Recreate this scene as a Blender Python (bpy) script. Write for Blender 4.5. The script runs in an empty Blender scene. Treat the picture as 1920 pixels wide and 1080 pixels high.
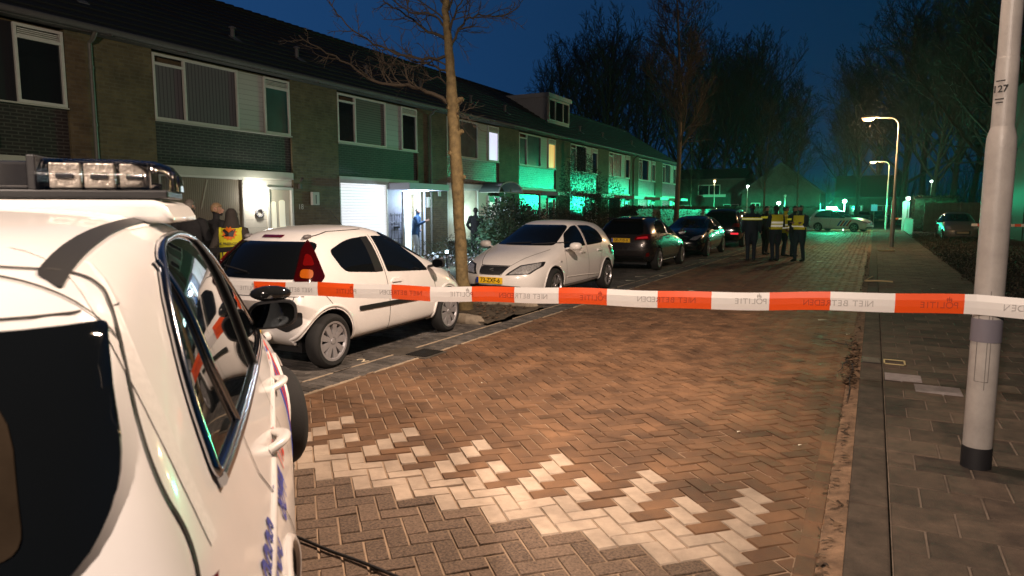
import bpy, bmesh, math, random
from math import radians as rad, sin, cos, pi, sqrt
from mathutils import Vector as V, Matrix, noise
from mathutils.bvhtree import BVHTree

sc = bpy.context.scene
COL = sc.collection
# ------------------------------------------------------------------ camera
FPX = 1280.0
CAMLOC = V((0, 0, 1.65))
PITCH, YAW = rad(6.5514), rad(27.8242)
cd = bpy.data.cameras.new('camera')
cd.sensor_width = 36.0
cd.lens = 36.0 * FPX / 1920.0
cd.clip_start = 0.05
cd.clip_end = 1500
cam = bpy.data.objects.new('camera', cd)
COL.objects.link(cam)
cam.location = CAMLOC
cam.rotation_euler = (pi / 2 - PITCH, 0, YAW)
cd.dof.use_dof = True
cd.dof.focus_distance = 11.0
cd.dof.aperture_fstop = 5.0
sc.camera = cam
CF = V((-sin(YAW) * cos(PITCH), cos(YAW) * cos(PITCH), -sin(PITCH)))
CR = V((cos(YAW), sin(YAW), 0))
CU = CR.cross(CF)


def ray(u, v):
    return CF + CR * ((u - 960) / FPX) - CU * ((v - 540) / FPX)


def gnd(u, v, z=0.0):
    """photo position -> point at height z"""
    d = ray(u, v)
    return CAMLOC + d * ((z - CAMLOC.z) / d.z)


def plx(u, v, x):
    d = ray(u, v)
    return CAMLOC + d * (x / d.x)


def ply(u, v, y):
    d = ray(u, v)
    return CAMLOC + d * (y / d.y)


def pln(u, v, p, n):
    d = ray(u, v)
    n = V(n)
    return CAMLOC + d * ((V(p) - CAMLOC).dot(n) / d.dot(n))


# ------------------------------------------------------------------ world
w = bpy.data.worlds.new("World")
sc.world = w
w.use_nodes = True
nt = w.node_tree
bg = nt.nodes['Background']
# night sky: faint Nishita dusk plus a deep blue gradient, brightest towards the left
sky = nt.nodes.new('ShaderNodeTexSky')
sky.sky_type = 'NISHITA'
sky.sun_disc = False
sky.sun_elevation = rad(-4.0)
sky.sun_rotation = rad(-62)
tcw = nt.nodes.new('ShaderNodeTexCoord')
spw = nt.nodes.new('ShaderNodeSeparateXYZ')
nt.links.new(tcw.outputs['Generated'], spw.inputs[0])


def wramp(src, lo, hi, stops):
    mr = nt.nodes.new('ShaderNodeMapRange')
    mr.inputs['From Min'].default_value = lo
    mr.inputs['From Max'].default_value = hi
    nt.links.new(src, mr.inputs[0])
    rp = nt.nodes.new('ShaderNodeValToRGB')
    nt.links.new(mr.outputs[0], rp.inputs[0])
    e = rp.color_ramp.elements
    e[0].position, e[0].color = stops[0][0], (*stops[0][1], 1)
    e[1].position, e[1].color = stops[-1][0], (*stops[-1][1], 1)
    for p_, c_ in stops[1:-1]:
        n_ = e.new(p_)
        n_.color = (*c_, 1)
    return rp.outputs[0]


def wmix(kind, a_, b_):
    m_ = nt.nodes.new('ShaderNodeMix')
    m_.data_type = 'RGBA'
    m_.blend_type = kind
    m_.inputs['Factor'].default_value = 1
    nt.links.new(a_, m_.inputs['A'])
    nt.links.new(b_, m_.inputs['B'])
    return m_.outputs['Result']


az = wramp(spw.outputs[0], -.75, .10, [(0, (.0105, .050, .150)), (.5, (.0050, .030, .088)), (1, (.0016, .020, .050))])
el = wramp(spw.outputs[2], 0, 1, [(0, (.75, .95, .8)), (.12, (1, 1, 1)), (.42, (.95, .95, .95)), (.75, (.25, .25, .25)), (1, (.2, .2, .2))])
bk = wramp(spw.outputs[1], -.3, .3, [(0, (.22, .22, .22)), (1, (1, 1, 1))])
nt.links.new(wmix('ADD', wmix('MULTIPLY', wmix('MULTIPLY', az, el), bk), sky.outputs[0]) if False else wmix('MULTIPLY', wmix('MULTIPLY', az, el), bk), bg.inputs[0])
bg.inputs[1].default_value = 1.0
vs = sc.view_settings
vs.view_transform = 'Standard'
vs.look = 'None'
vs.exposure = 0.0
vs.gamma = 1.0
cy = sc.cycles
cy.use_denoising = True
cy.max_bounces = 6
cy.diffuse_bounces = 3
cy.glossy_bounces = 4
cy.transmission_bounces = 4
cy.transparent_max_bounces = 6
cy.sample_clamp_indirect = 4.0
cy.caustics_reflective = False
cy.caustics_refractive = False

WARM = (1.0, 0.70, 0.45)
GREEN = (0.0, 1.0, 0.46)


def light(name, kind, loc, power, color=(1, 1, 1), aim=None, size=None, blend=0.3, radius=0.08):
    l = bpy.data.lights.new(name, kind)
    l.energy = power
    l.color = color
    if kind == 'SPOT':
        l.spot_size = size
        l.spot_blend = blend
    l.shadow_soft_size = radius
    o = bpy.data.objects.new(name, l)
    o.location = loc
    if aim is not None:
        o.rotation_euler = (V(aim) - V(loc)).to_track_quat('-Z', 'Y').to_euler()
    COL.objects.link(o)
    return o


# street lamp heads (posts are built further down)
LAMP_H = 5.45
light('lamp_light_behind', 'SPOT', (-0.75, -4.3, LAMP_H - .12), 3500, (1, .79, .65), (-2.6, -.6, 0), rad(140), .45, .10)
light('lamp_light_far', 'POINT', (-0.35, 33.3, LAMP_H - .3), 900, (1, .60, .30), radius=.14)
light('lamp_light_farther', 'POINT', (-0.2, 62.3, LAMP_H - .3), 900, (1, .60, .30), radius=.14)


def luminaire(name, loc, power, color, fx, fz, radius=.1):
    """lamp whose output depends on direction, like a real street luminaire with road optics"""
    o = light(name, 'POINT', loc, power, color, radius=radius)
    o.data.use_nodes = True
    t = o.data.node_tree
    em = t.nodes['Emission']
    tc = t.nodes.new('ShaderNodeTexCoord')
    sp = t.nodes.new('ShaderNodeSeparateXYZ')
    t.links.new(tc.outputs['Normal'], sp.inputs[0])
    outs = []
    for axis, stops in ((0, fx), (2, fz)):
        mr = t.nodes.new('ShaderNodeMapRange')
        mr.inputs['From Min'].default_value = -1
        mr.inputs['From Max'].default_value = 1
        t.links.new(sp.outputs[axis], mr.inputs[0])
        rp = t.nodes.new('ShaderNodeValToRGB')
        t.links.new(mr.outputs[0], rp.inputs[0])
        e = rp.color_ramp.elements
        k = lambda q: .5 + q / 2
        e[0].position, e[0].color = k(stops[0][0]), (stops[0][1],) * 3 + (1,)
        e[1].position, e[1].color = k(stops[-1][0]), (stops[-1][1],) * 3 + (1,)
        for p_, v_ in stops[1:-1]:
            n_ = e.new(k(p_))
            n_.color = (v_, v_, v_, 1)
        outs.append(rp.outputs[0])
    ml = t.nodes.new('ShaderNodeMath')
    ml.operation = 'MULTIPLY'
    t.links.new(outs[0], ml.inputs[0])
    t.links.new(outs[1], ml.inputs[1])
    t.links.new(ml.outputs[0], em.inputs['Strength'])
    return o


luminaire('lamp_light_near', (-.60, 4.95, LAMP_H - .12), 2850, (1, .745, .565),
          [(-.85, .8), (-.55, 1.0), (-.22, 1.0), (-.12, .82), (.0, .42), (.12, .24), (.4, .18)],
          [(-.9, 1.0), (-.36, 1.0), (-.20, .10), (-.10, .0)])

# ------------------------------------------------------------------ helpers
random.seed(7)


def tag(o, label=None, cat=None, group=None, kind=None):
    if label:
        o['label'] = label
    if cat:
        o['category'] = cat
    if group:
        o['group'] = group
    if kind:
        o['kind'] = kind
    return o


def empty(name, loc, rz=0.0, label=None, cat=None, group=None):
    o = bpy.data.objects.new(name, None)
    o.empty_display_size = .2
    o.location = loc
    o.rotation_euler = (0, 0, rz)
    COL.objects.link(o)
    return tag(o, label, cat, group)


class MB:
    def __init__(self):
        self.v = []
        self.f = []
        self.m = []

    def add(self, vs, fs, m=0):
        k = len(self.v)
        self.v.extend([tuple(p) for p in vs])
        for f in fs:
            self.f.append([k + i for i in f])
            self.m.append(m)

    def box(self, x0, x1, y0, y1, z0, z1, m=0):
        self.add([(x0, y0, z0), (x1, y0, z0), (x1, y1, z0), (x0, y1, z0), (x0, y0, z1), (x1, y0, z1), (x1, y1, z1), (x0, y1, z1)],
                 [(0, 3, 2, 1), (4, 5, 6, 7), (0, 1, 5, 4), (1, 2, 6, 5), (2, 3, 7, 6), (3, 0, 4, 7)], m)

    def obox(self, c, ax, ay, az, m=0):
        c, ax, ay, az = V(c), V(ax), V(ay), V(az)
        p = [c + ax * i + ay * j + az * k for k in (-1, 1) for i, j in ((-1, -1), (1, -1), (1, 1), (-1, 1))]
        self.add(p, [(0, 3, 2, 1), (4, 5, 6, 7), (0, 1, 5, 4), (1, 2, 6, 5), (2, 3, 7, 6), (3, 0, 4, 7)], m)

    def tube(self, pts, radii, n=6, m=0, cap=True, flat=None):
        pts = [V(p) for p in pts]
        if not hasattr(radii, '__len__'):
            radii = [radii] * len(pts)
        rings = []
        ref = None
        N = len(pts)
        for i, p in enumerate(pts):
            t = (pts[min(i + 1, N - 1)] - pts[max(i - 1, 0)])
            t = t.normalized() if t.length > 1e-9 else V((0, 0, 1))
            if ref is None:
                ref = V((1, 0, 0)) if abs(t.x) < .9 else V((0, 1, 0))
            a = ref - t * ref.dot(t)
            a = a.normalized() if a.length > 1e-6 else t.orthogonal().normalized()
            b = t.cross(a)
            ref = a
            r = radii[i]
            ra, rb = (r if hasattr(r, '__len__') else (r, r))
            rings.append([p + a * (ra * cos(2 * pi * k / n)) + b * (rb * sin(2 * pi * k / n)) for k in range(n)])
        vs = [q for r in rings for q in r]
        fs = []
        for i in range(N - 1):
            for k in range(n):
                k2 = (k + 1) % n
                fs.append((i * n + k, i * n + k2, (i + 1) * n + k2, (i + 1) * n + k))
        if cap:
            fs.append(tuple(reversed(range(n))))
            fs.append(tuple(range((N - 1) * n, N * n)))
        self.add(vs, fs, m)

    def lathe(self, prof, n=24, o=(0, 0, 0), axis=(0, 0, 1), m=0):
        """prof: (radius, height) along axis"""
        o, ax = V(o), V(axis).normalized()
        a = ax.orthogonal().normalized()
        b = ax.cross(a)
        vs = []
        for r, h in prof:
            for k in range(n):
                t = 2 * pi * k / n
                vs.append(o + ax * h + (a * cos(t) + b * sin(t)) * r)
        fs = []
        for i in range(len(prof) - 1):
            for k in range(n):
                k2 = (k + 1) % n
                fs.append((i * n + k, i * n + k2, (i + 1) * n + k2, (i + 1) * n + k))
        self.add(vs, fs, m)

    def ball(self, c, r, n=12, m=0):
        c = V(c)
        rx, ry, rz = r if hasattr(r, '__len__') else (r, r, r)
        h = max(4, n // 2)
        vs = [c + V((0, 0, -rz))]
        for i in range(1, h):
            t = -pi / 2 + pi * i / h
            for k in range(n):
                p = 2 * pi * k / n
                vs.append(c + V((rx * cos(t) * cos(p), ry * cos(t) * sin(p), rz * sin(t))))
        vs.append(c + V((0, 0, rz)))
        fs = [(0, 1 + (k + 1) % n, 1 + k) for k in range(n)]
        for i in range(h - 2):
            for k in range(n):
                a = 1 + i * n
                fs.append((a + k, a + (k + 1) % n, a + n + (k + 1) % n, a + n + k))
        e = len(vs) - 1
        a = 1 + (h - 2) * n
        fs += [(a + k, a + (k + 1) % n, e) for k in range(n)]
        self.add(vs, fs, m)

    def prism(self, outl, p0, u, v_, depth, m=0):
        """outline (a,b) in plane p0+a*u+b*v extruded by vector depth"""
        p0, u, v_, d = V(p0), V(u), V(v_), V(depth)
        n = len(outl)
        A = [p0 + u * a + v_ * b for a, b in outl]
        B = [p + d for p in A]
        fs = [tuple(range(n)), tuple(reversed(range(n, 2 * n)))]
        fs += [(i, n + i, n + (i + 1) % n, (i + 1) % n) for i in range(n)]
        self.add(A + B, fs, m)

    def build(self, name, mats, parent=None, smooth=None, bevel=0, loc=None, fixn=False):
        me = bpy.data.meshes.new(name)
        me.from_pydata(self.v, [], self.f)
        if not isinstance(mats, (list, tuple)):
            mats = [mats]
        for m in mats:
            me.materials.append(m)
        me.polygons.foreach_set('material_index', self.m)
        if fixn:
            bm = bmesh.new()
            bm.from_mesh(me)
            bmesh.ops.recalc_face_normals(bm, faces=bm.faces)
            bm.to_mesh(me)
            bm.free()
        me.update()
        if smooth is not None:
            me.polygons.foreach_set('use_smooth', [True] * len(me.polygons))
            me.set_sharp_from_angle(angle=rad(smooth))
        o = bpy.data.objects.new(name, me)
        COL.objects.link(o)
        if parent:
            o.parent = parent
        if loc:
            o.location = loc
        if bevel:
            b = o.modifiers.new('bevel', 'BEVEL')
            b.width = bevel
            b.segments = 2
            b.limit_method = 'ANGLE'
        return o


def children(o):
    return [c for c in o.children]


def copy_tree(o, parent=None):
    c = o.copy()
    COL.objects.link(c)
    if parent:
        c.parent = parent
    for ch in list(o.children):
        copy_tree(ch, c)
    return c


def evaluated_mesh(o):
    dg = bpy.context.evaluated_depsgraph_get()
    e = o.evaluated_get(dg)
    return bpy.data.meshes.new_from_object(e)


# ------------------------------------------------------------------ materials
MC = {}


def M(name, col=(.5, .5, .5), rough=.5, metal=0.0, coat=0.0, var=0.0, vscale=8.0, bump=0.0, bscale=60.0, island=0.0,
      emis=None, estr=1.0, spec=.5, col2=None, rvar=0.0, stain=0.0):
    if name in MC:
        return MC[name]
    m = bpy.data.materials.new(name)
    m.use_nodes = True
    t = m.node_tree
    p = t.nodes['Principled BSDF']
    p.inputs['Base Color'].default_value = (*col, 1)
    p.inputs['Roughness'].default_value = rough
    p.inputs['Metallic'].default_value = metal
    p.inputs['Coat Weight'].default_value = coat
    p.inputs['Coat Roughness'].default_value = .06
    p.inputs['Specular IOR Level'].default_value = spec
    tc = t.nodes.new('ShaderNodeTexCoord')
    if var or rvar:
        n = t.nodes.new('ShaderNodeTexNoise')
        n.inputs['Scale'].default_value = vscale
        n.inputs['Detail'].default_value = 6
        n.inputs['Roughness'].default_value = .65
        t.links.new(tc.outputs['Object'], n.inputs['Vector'])
        src = n.outputs['Fac']
        if island:
            g = t.nodes.new('ShaderNodeNewGeometry')
            ma = t.nodes.new('ShaderNodeMath')
            ma.operation = 'MULTIPLY_ADD'
            t.links.new(g.outputs['Random Per Island'], ma.inputs[0])
            ma.inputs[1].default_value = island
            t.links.new(n.outputs['Fac'], ma.inputs[2])
            mb = t.nodes.new('ShaderNodeMath')
            mb.operation = 'SUBTRACT'
            t.links.new(ma.outputs[0], mb.inputs[0])
            mb.inputs[1].default_value = island / 2
            src = mb.outputs[0]
        if var:
            mx = t.nodes.new('ShaderNodeMix')
            mx.data_type = 'RGBA'
            mr = t.nodes.new('ShaderNodeMapRange')
            mr.inputs['From Min'].default_value = .25
            mr.inputs['From Max'].default_value = .75
            t.links.new(src, mr.inputs['Value'])
            t.links.new(mr.outputs[0], mx.inputs['Factor'])
            c2 = col2 or tuple(c * (1 + var) for c in col)
            mx.inputs['A'].default_value = (*[c * (1 - var) for c in col], 1)
            mx.inputs['B'].default_value = (*c2, 1)
            t.links.new(mx.outputs['Result'], p.inputs['Base Color'])
        if rvar:
            mr2 = t.nodes.new('ShaderNodeMapRange')
            mr2.inputs['From Min'].default_value = .3
            mr2.inputs['From Max'].default_value = .7
            mr2.inputs['To Min'].default_value = max(.03, rough - rvar)
            mr2.inputs['To Max'].default_value = min(1, rough + rvar)
            t.links.new(n.outputs['Fac'], mr2.inputs['Value'])
            t.links.new(mr2.outputs[0], p.inputs['Roughness'])
    if stain and p.inputs['Base Color'].is_linked:      # worn and dirty patches
        src_ = p.inputs['Base Color'].links[0].from_socket
        ns = t.nodes.new('ShaderNodeTexNoise')
        ns.inputs['Scale'].default_value = .9
        ns.inputs['Detail'].default_value = 7
        ns.inputs['Roughness'].default_value = .68
        ns.inputs['Distortion'].default_value = .6
        t.links.new(tc.outputs['Object'], ns.inputs['Vector'])
        ms = t.nodes.new('ShaderNodeMapRange')
        ms.inputs['From Min'].default_value = .32
        ms.inputs['From Max'].default_value = .62
        ms.inputs['To Min'].default_value = 1 - stain
        ms.inputs['To Max'].default_value = 1.08
        t.links.new(ns.outputs['Fac'], ms.inputs[0])
        sv = t.nodes.new('ShaderNodeVectorMath')
        sv.operation = 'SCALE'
        t.links.new(src_, sv.inputs[0])
        t.links.new(ms.outputs[0], sv.inputs['Scale'])
        t.links.new(sv.outputs[0], p.inputs['Base Color'])
    if bump:
        n2 = t.nodes.new('ShaderNodeTexNoise')
        n2.inputs['Scale'].default_value = bscale
        n2.inputs['Detail'].default_value = 5
        t.links.new(tc.outputs['Object'], n2.inputs['Vector'])
        b = t.nodes.new('ShaderNodeBump')
        b.inputs['Strength'].default_value = bump
        b.inputs['Distance'].default_value = .01
        t.links.new(n2.outputs['Fac'], b.inputs['Height'])
        t.links.new(b.outputs[0], p.inputs['Normal'])
    if emis:
        p.inputs['Emission Color'].default_value = (*emis, 1)
        p.inputs['Emission Strength'].default_value = estr
    MC[name] = m
    return m


def brickmat(name, c1, c2, mortar, rough=.8, bw=.22, rh=.065, bumpd=.006, msize=.012):
    if name in MC:
        return MC[name]
    m = bpy.data.materials.new(name)
    m.use_nodes = True
    t = m.node_tree
    p = t.nodes['Principled BSDF']
    tc = t.nodes.new('ShaderNodeTexCoord')
    sp = t.nodes.new('ShaderNodeSeparateXYZ')
    t.links.new(tc.outputs['Object'], sp.inputs[0])
    ad = t.nodes.new('ShaderNodeMath')
    ad.operation = 'ADD'
    t.links.new(sp.outputs[0], ad.inputs[0])
    t.links.new(sp.outputs[1], ad.inputs[1])
    cb = t.nodes.new('ShaderNodeCombineXYZ')
    t.links.new(ad.outputs[0], cb.inputs[0])
    t.links.new(sp.outputs[2], cb.inputs[1])
    b = t.nodes.new('ShaderNodeTexBrick')
    b.inputs['Scale'].default_value = 1
    b.inputs['Brick Width'].default_value = bw
    b.inputs['Row Height'].default_value = rh
    b.inputs['Mortar Size'].default_value = msize
    b.inputs['Mortar Smooth'].default_value = .2
    b.inputs['Color1'].default_value = (*c1, 1)
    b.inputs['Color2'].default_value = (*c2, 1)
    b.inputs['Mortar'].default_value = (*mortar, 1)
    t.links.new(cb.outputs[0], b.inputs['Vector'])
    n = t.nodes.new('ShaderNodeTexNoise')
    n.inputs['Scale'].default_value = 2.2
    n.inputs['Detail'].default_value = 8
    n.inputs['Roughness'].default_value = .7
    t.links.new(tc.outputs['Object'], n.inputs['Vector'])
    mr = t.nodes.new('ShaderNodeMapRange')
    mr.inputs['From Min'].default_value = .3
    mr.inputs['From Max'].default_value = .7
    mr.inputs['To Min'].default_value = .65
    mr.inputs['To Max'].default_value = 1.3
    t.links.new(n.outputs['Fac'], mr.inputs[0])
    mx = t.nodes.new('ShaderNodeVectorMath')
    mx.operation = 'SCALE'
    t.links.new(b.outputs['Color'], mx.inputs[0])
    t.links.new(mr.outputs[0], mx.inputs['Scale'])
    t.links.new(mx.outputs[0], p.inputs['Base Color'])
    p.inputs['Roughness'].default_value = rough
    bp = t.nodes.new('ShaderNodeBump')
    bp.inputs['Strength'].default_value = .8
    bp.inputs['Distance'].default_value = bumpd
    bp.invert = True
    n3 = t.nodes.new('ShaderNodeTexNoise')
    n3.inputs['Scale'].default_value = 28
    t.links.new(tc.outputs['Object'], n3.inputs['Vector'])
    a2 = t.nodes.new('ShaderNodeMath')
    a2.operation = 'ADD'
    t.links.new(b.outputs['Fac'], a2.inputs[0])
    t.links.new(n3.outputs['Fac'], a2.inputs[1])
    t.links.new(a2.outputs[0], bp.inputs['Height'])
    t.links.new(bp.outputs[0], p.inputs['Normal'])
    MC[name] = m
    return m


def stripemat(name, ca, cb_, period, axis='Y', rough=.6, duty=.8, emis=0.0):
    if name in MC:
        return MC[name]
    m = bpy.data.materials.new(name)
    m.use_nodes = True
    t = m.node_tree
    p = t.nodes['Principled BSDF']
    tc = t.nodes.new('ShaderNodeTexCoord')
    sp = t.nodes.new('ShaderNodeSeparateXYZ')
    t.links.new(tc.outputs['Object'], sp.inputs[0])
    d = t.nodes.new('ShaderNodeMath')
    d.operation = 'MULTIPLY'
    t.links.new(sp.outputs['XYZ'.index(axis)], d.inputs[0])
    d.inputs[1].default_value = 1 / period
    fr = t.nodes.new('ShaderNodeMath')
    fr.operation = 'FRACT'
    t.links.new(d.outputs[0], fr.inputs[0])
    mr = t.nodes.new('ShaderNodeMapRange')
    mr.inputs['From Min'].default_value = duty
    mr.inputs['From Max'].default_value = min(1, duty + .08)
    t.links.new(fr.outputs[0], mr.inputs[0])
    mx = t.nodes.new('ShaderNodeMix')
    mx.data_type = 'RGBA'
    mx.inputs['A'].default_value = (*ca, 1)
    mx.inputs['B'].default_value = (*cb_, 1)
    t.links.new(mr.outputs[0], mx.inputs['Factor'])
    t.links.new(mx.outputs['Result'], p.inputs['Base Color'])
    p.inputs['Roughness'].default_value = rough
    bp = t.nodes.new('ShaderNodeBump')
    bp.inputs['Distance'].default_value = .01
    bp.inputs['Strength'].default_value = .6
    t.links.new(fr.outputs[0], bp.inputs['Height'])
    t.links.new(bp.outputs[0], p.inputs['Normal'])
    if emis:
        t.links.new(mx.outputs['Result'], p.inputs['Emission Color'])
        p.inputs['Emission Strength'].default_value = emis
    MC[name] = m
    return m


WHITE = M('white_car_paint', (.75, .73, .71), .30, coat=.7, var=.06, vscale=3)
BLKPL = M('black_plastic', (.012, .012, .013), .45)
GLASS = M('dark_window_glass', (.004, .005, .006), .03, spec=.8)
TYRE = M('tyre_rubber', (.012, .012, .012), .85, bump=.3, bscale=120)
ALLOY = M('silver_wheel', (.42, .42, .43), .35, metal=.8)
CHROME = M('chrome_trim', (.6, .61, .64), .16, metal=1)
REDL = M('red_lens', (.11, .002, .002), .12, coat=1)
AMBL = M('amber_lens', (.30, .065, .004), .15, coat=1, emis=(1, .25, .02), estr=.04)
HEADL = M('headlight_lens', (.62, .62, .62), .25, metal=.55, coat=1, var=.55, vscale=26)
PLATEY = M('yellow_plate', (.85, .52, .02), .4)
INK = M('black_ink', (.01, .01, .01), .5)
BLUEEU = M('blue_plate_band', (.01, .05, .4), .4)
SKIN = M('skin', (.42, .24, .17), .55)
FRAME = M('white_window_frame', (.55, .55, .50), .5, var=.08)
CONC = M('concrete', (.22, .2, .18), .9, var=.35, vscale=4, bump=.4, bscale=60)
METAL = M('galvanised_metal', (.35, .36, .36), .4, metal=.5, var=.15)
CLEAR = None


def text_mb(s, size, mat, name, parent, mtx, ext=.001, align='CENTER', bold=0.0, squeeze=1.0):
    c = bpy.data.curves.new(name, 'FONT')
    c.body = s
    c.size = size
    c.extrude = ext
    c.align_x = align
    c.align_y = 'CENTER'
    c.offset = bold
    o = bpy.data.objects.new(name, c)
    COL.objects.link(o)
    me = evaluated_mesh(o)
    bpy.data.objects.remove(o)
    for v in me.vertices:
        v.co.x *= squeeze
    me.transform(mtx)
    me.materials.clear()
    me.materials.append(mat)
    ob = bpy.data.objects.new(name, me)
    COL.objects.link(ob)
    ob.parent = parent
    return ob


def basis(o, u, v_):
    u, v_ = V(u).normalized(), V(v_).normalized()
    n = u.cross(v_)
    m = Matrix.Identity(4)
    for i in range(3):
        m[i][0], m[i][1], m[i][2], m[i][3] = u[i], v_[i], n[i], o[i]
    return m

# ================================================================== SETTING
RX0, RX1 = -4.40, -0.25            # road edges
REDB = M('red_paving_brick', (.155, .082, .040), .72, var=.42, vscale=3.2, island=.30, bump=.5, bscale=160, rvar=.15, stain=.45)
WHTB = M('white_paving_brick', (.42, .33, .25), .75, var=.28, vscale=6, island=.16, bump=.5, bscale=200, stain=.35)
DRKB = M('dark_paving_brick', (.10, .062, .040), .8, var=.75, vscale=70, island=.12, bump=.9, bscale=260, col2=(.30, .205, .14), stain=.35)
SANDJ = M('joint_sand', (.27, .19, .125), .95, var=.45, vscale=3.0, bump=.5, bscale=150)
GREYP = M('grey_paver', (.085, .075, .066), .8, var=.5, vscale=7, island=.4, bump=.6, bscale=140, stain=.45)
SLAB = M('pavement_slab', (.084, .060, .042), .85, var=.65, vscale=7, island=.35, bump=.6, bscale=110, rvar=.1, stain=.5)
KERBM = M('kerb_concrete', (.085, .062, .044), .9, var=.6, vscale=6, bump=.6, bscale=90, stain=.5)
SOIL = M('soil', (.075, .058, .038), .95, var=.6, vscale=9, bump=1.0, bscale=70)
GRASSG = M('dark_grass_ground', (.02, .026, .014), .95, var=.5, vscale=6, bump=1, bscale=50)
ASPH = M('asphalt', (.05, .048, .046), .85, var=.3, vscale=12, bump=.5, bscale=200)

mb = MB()
mb.add([(-300, -120, -.06), (300, -120, -.06), (300, 400, -.06), (-300, 400, -.06)], [(0, 1, 2, 3)])
tag(mb.build('ground', GRASSG), kind='structure')
mb = MB()
mb.add([(RX0 - .1, -12, -.008), (RX1 + .1, -12, -.008), (RX1 + .1, 64, -.008), (RX0 - .1, 64, -.008)], [(0, 1, 2, 3)])
tag(mb.build('road_bed', SANDJ), kind='structure')


def slab_face(mb, pts, z, m, ch=.006, dz=.007, tilt=.0):
    """one paving unit: top face with a chamfer"""
    c = sum((V(p) for p in pts), V((0, 0))) / len(pts)
    top, low = [], []
    tx, ty = random.uniform(-tilt, tilt), random.uniform(-tilt, tilt)
    for p in pts:
        p = V(p)
        d = (c - p)
        q = p + d.normalized() * ch * 1.4
        zz = z + tx * (p.x - c.x) + ty * (p.y - c.y)
        top.append((q.x, q.y, zz))
        low.append((p.x, p.y, z - dz))
    n = len(pts)
    mb.add(top + low, [tuple(range(n))] + [(n + i, n + (i + 1) % n, (i + 1) % n, i) for i in range(n)], m)


# herringbone bricks at 45 degrees, with the white toothed band across the road
mb = MB()
s = .1085
q = sqrt(.5) * s
J = .0045
for a in range(-260, 720):
    for b in range(-260, 720):
        d = (a - b) % 4
        if d not in (0, 3):
            continue
        if d == 0:
            cu, cv = a + 1.0, b + .5
            hu, hv = 1.0 * s - J, .5 * s - J
        else:
            cu, cv = a + .5, b + 1.0
            hu, hv = .5 * s - J, 1.0 * s - J
        x, y = (cu - cv) * q - .108, (cu + cv) * q
        if x < RX0 - .05 or x > RX1 + .05 or y < -7 or y > 62:
            continue
        col = math.floor((a - b) / 4)
        mi = 0
        if y < 3.06 and not (d == 3 and y > 3.0):
            mi = 2
        elif x > -4.2 and x < -.38:
            if y < 3.40:
                mi = 1
            elif d == 3:
                if col % 2 == 0 and y < 4.16:
                    mi = 1
                elif col % 2 == 1 and y < 3.86:
                    mi = 1
        eu, ev = V((.70711, .70711)), V((-.70711, .70711))
        c = V((x, y))
        slab_face(mb, [c + eu * (i * hu) + ev * (j * hv) for i, j in ((-1, -1), (1, -1), (1, 1), (-1, 1))],
                  random.uniform(-.0025, .0025), mi, .004, .008, .03)
tag(mb.build('road', [REDB, WHTB, DRKB]), kind='structure')


def paver_sheet(name, x0, x1, y0, y1, lx, ly, z, mat, joint=.004, stagger=True, along='x', ch=.006, tilt=.01, bed=SANDJ):
    mb = MB()
    ny = int(round((y1 - y0) / ly))
    for j in range(ny):
        off = (lx / 2 if (stagger and j % 2) else 0)
        x = x0 - off
        while x < x1 - 1e-4:
            a, b = max(x, x0), min(x + lx, x1)
            if b - a > .02:
                ya, yb = y0 + j * ly, y0 + (j + 1) * ly
                slab_face(mb, [(a + joint, ya + joint), (b - joint, ya + joint), (b - joint, yb - joint), (a + joint, yb - joint)],
                          z + random.uniform(-.002, .002), 0, ch, .008, tilt)
            x += lx
    mb.add([(x0, y0, z - .007), (x1, y0, z - .007), (x1, y1, z - .007), (x0, y1, z - .007)], [(0, 1, 2, 3)], 1)
    return tag(mb.build(name, [mat, bed]), kind='structure')


SANDD = M('dark_joint_sand', (.16, .125, .095), .95, var=.5, vscale=5, bump=.5, bscale=120)
# kerb-side rows, kerb and pavement on the right
paver_sheet('gutter_row', -.25, -.15, -7, 62, .1, .2, .004, REDB, stagger=False)
mb = MB()
N = 500
for i in range(N):
    y0, y1 = -7 + 69 * i / N, -7 + 69 * (i + 1) / N
    z0 = .012 + .012 * noise.noise(V((0, y0 * 2, 0)))
    z1 = .012 + .012 * noise.noise(V((0, y1 * 2, 0)))
    k = len(mb.v)
    mb.add([(-.152, y0, 0), (-.1, y0, z0), (-.042, y0, z0 + .012), (-.152, y1, 0), (-.1, y1, z1), (-.042, y1, z1 + .012)],
           [(0, 1, 4, 3), (1, 2, 5, 4)])
tag(mb.build('gutter_silt', M('gutter_silt', (.20, .125, .075), .95, var=.7, vscale=9, bump=1, bscale=70), smooth=60), kind='structure')
mb = MB()
y = -7.0
while y < 62:
    mb.box(-.04, .148, y + .004, y + .996, -.05, .078)
    y += 1.0
tag(mb.build('kerb', KERBM, bevel=.012), kind='structure')
paver_sheet('pavement', .155, 1.955, -7, 62, .3, .3, .072, SLAB, .004, bed=SANDD, tilt=.012)
# the side street across the far end
mb = MB()
mb.add([(-60, 62, -.02), (60, 62, -.02), (60, 72, -.02), (-60, 72, -.02)], [(0, 1, 2, 3)])
tag(mb.build('side_street', ASPH), kind='structure')
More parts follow.
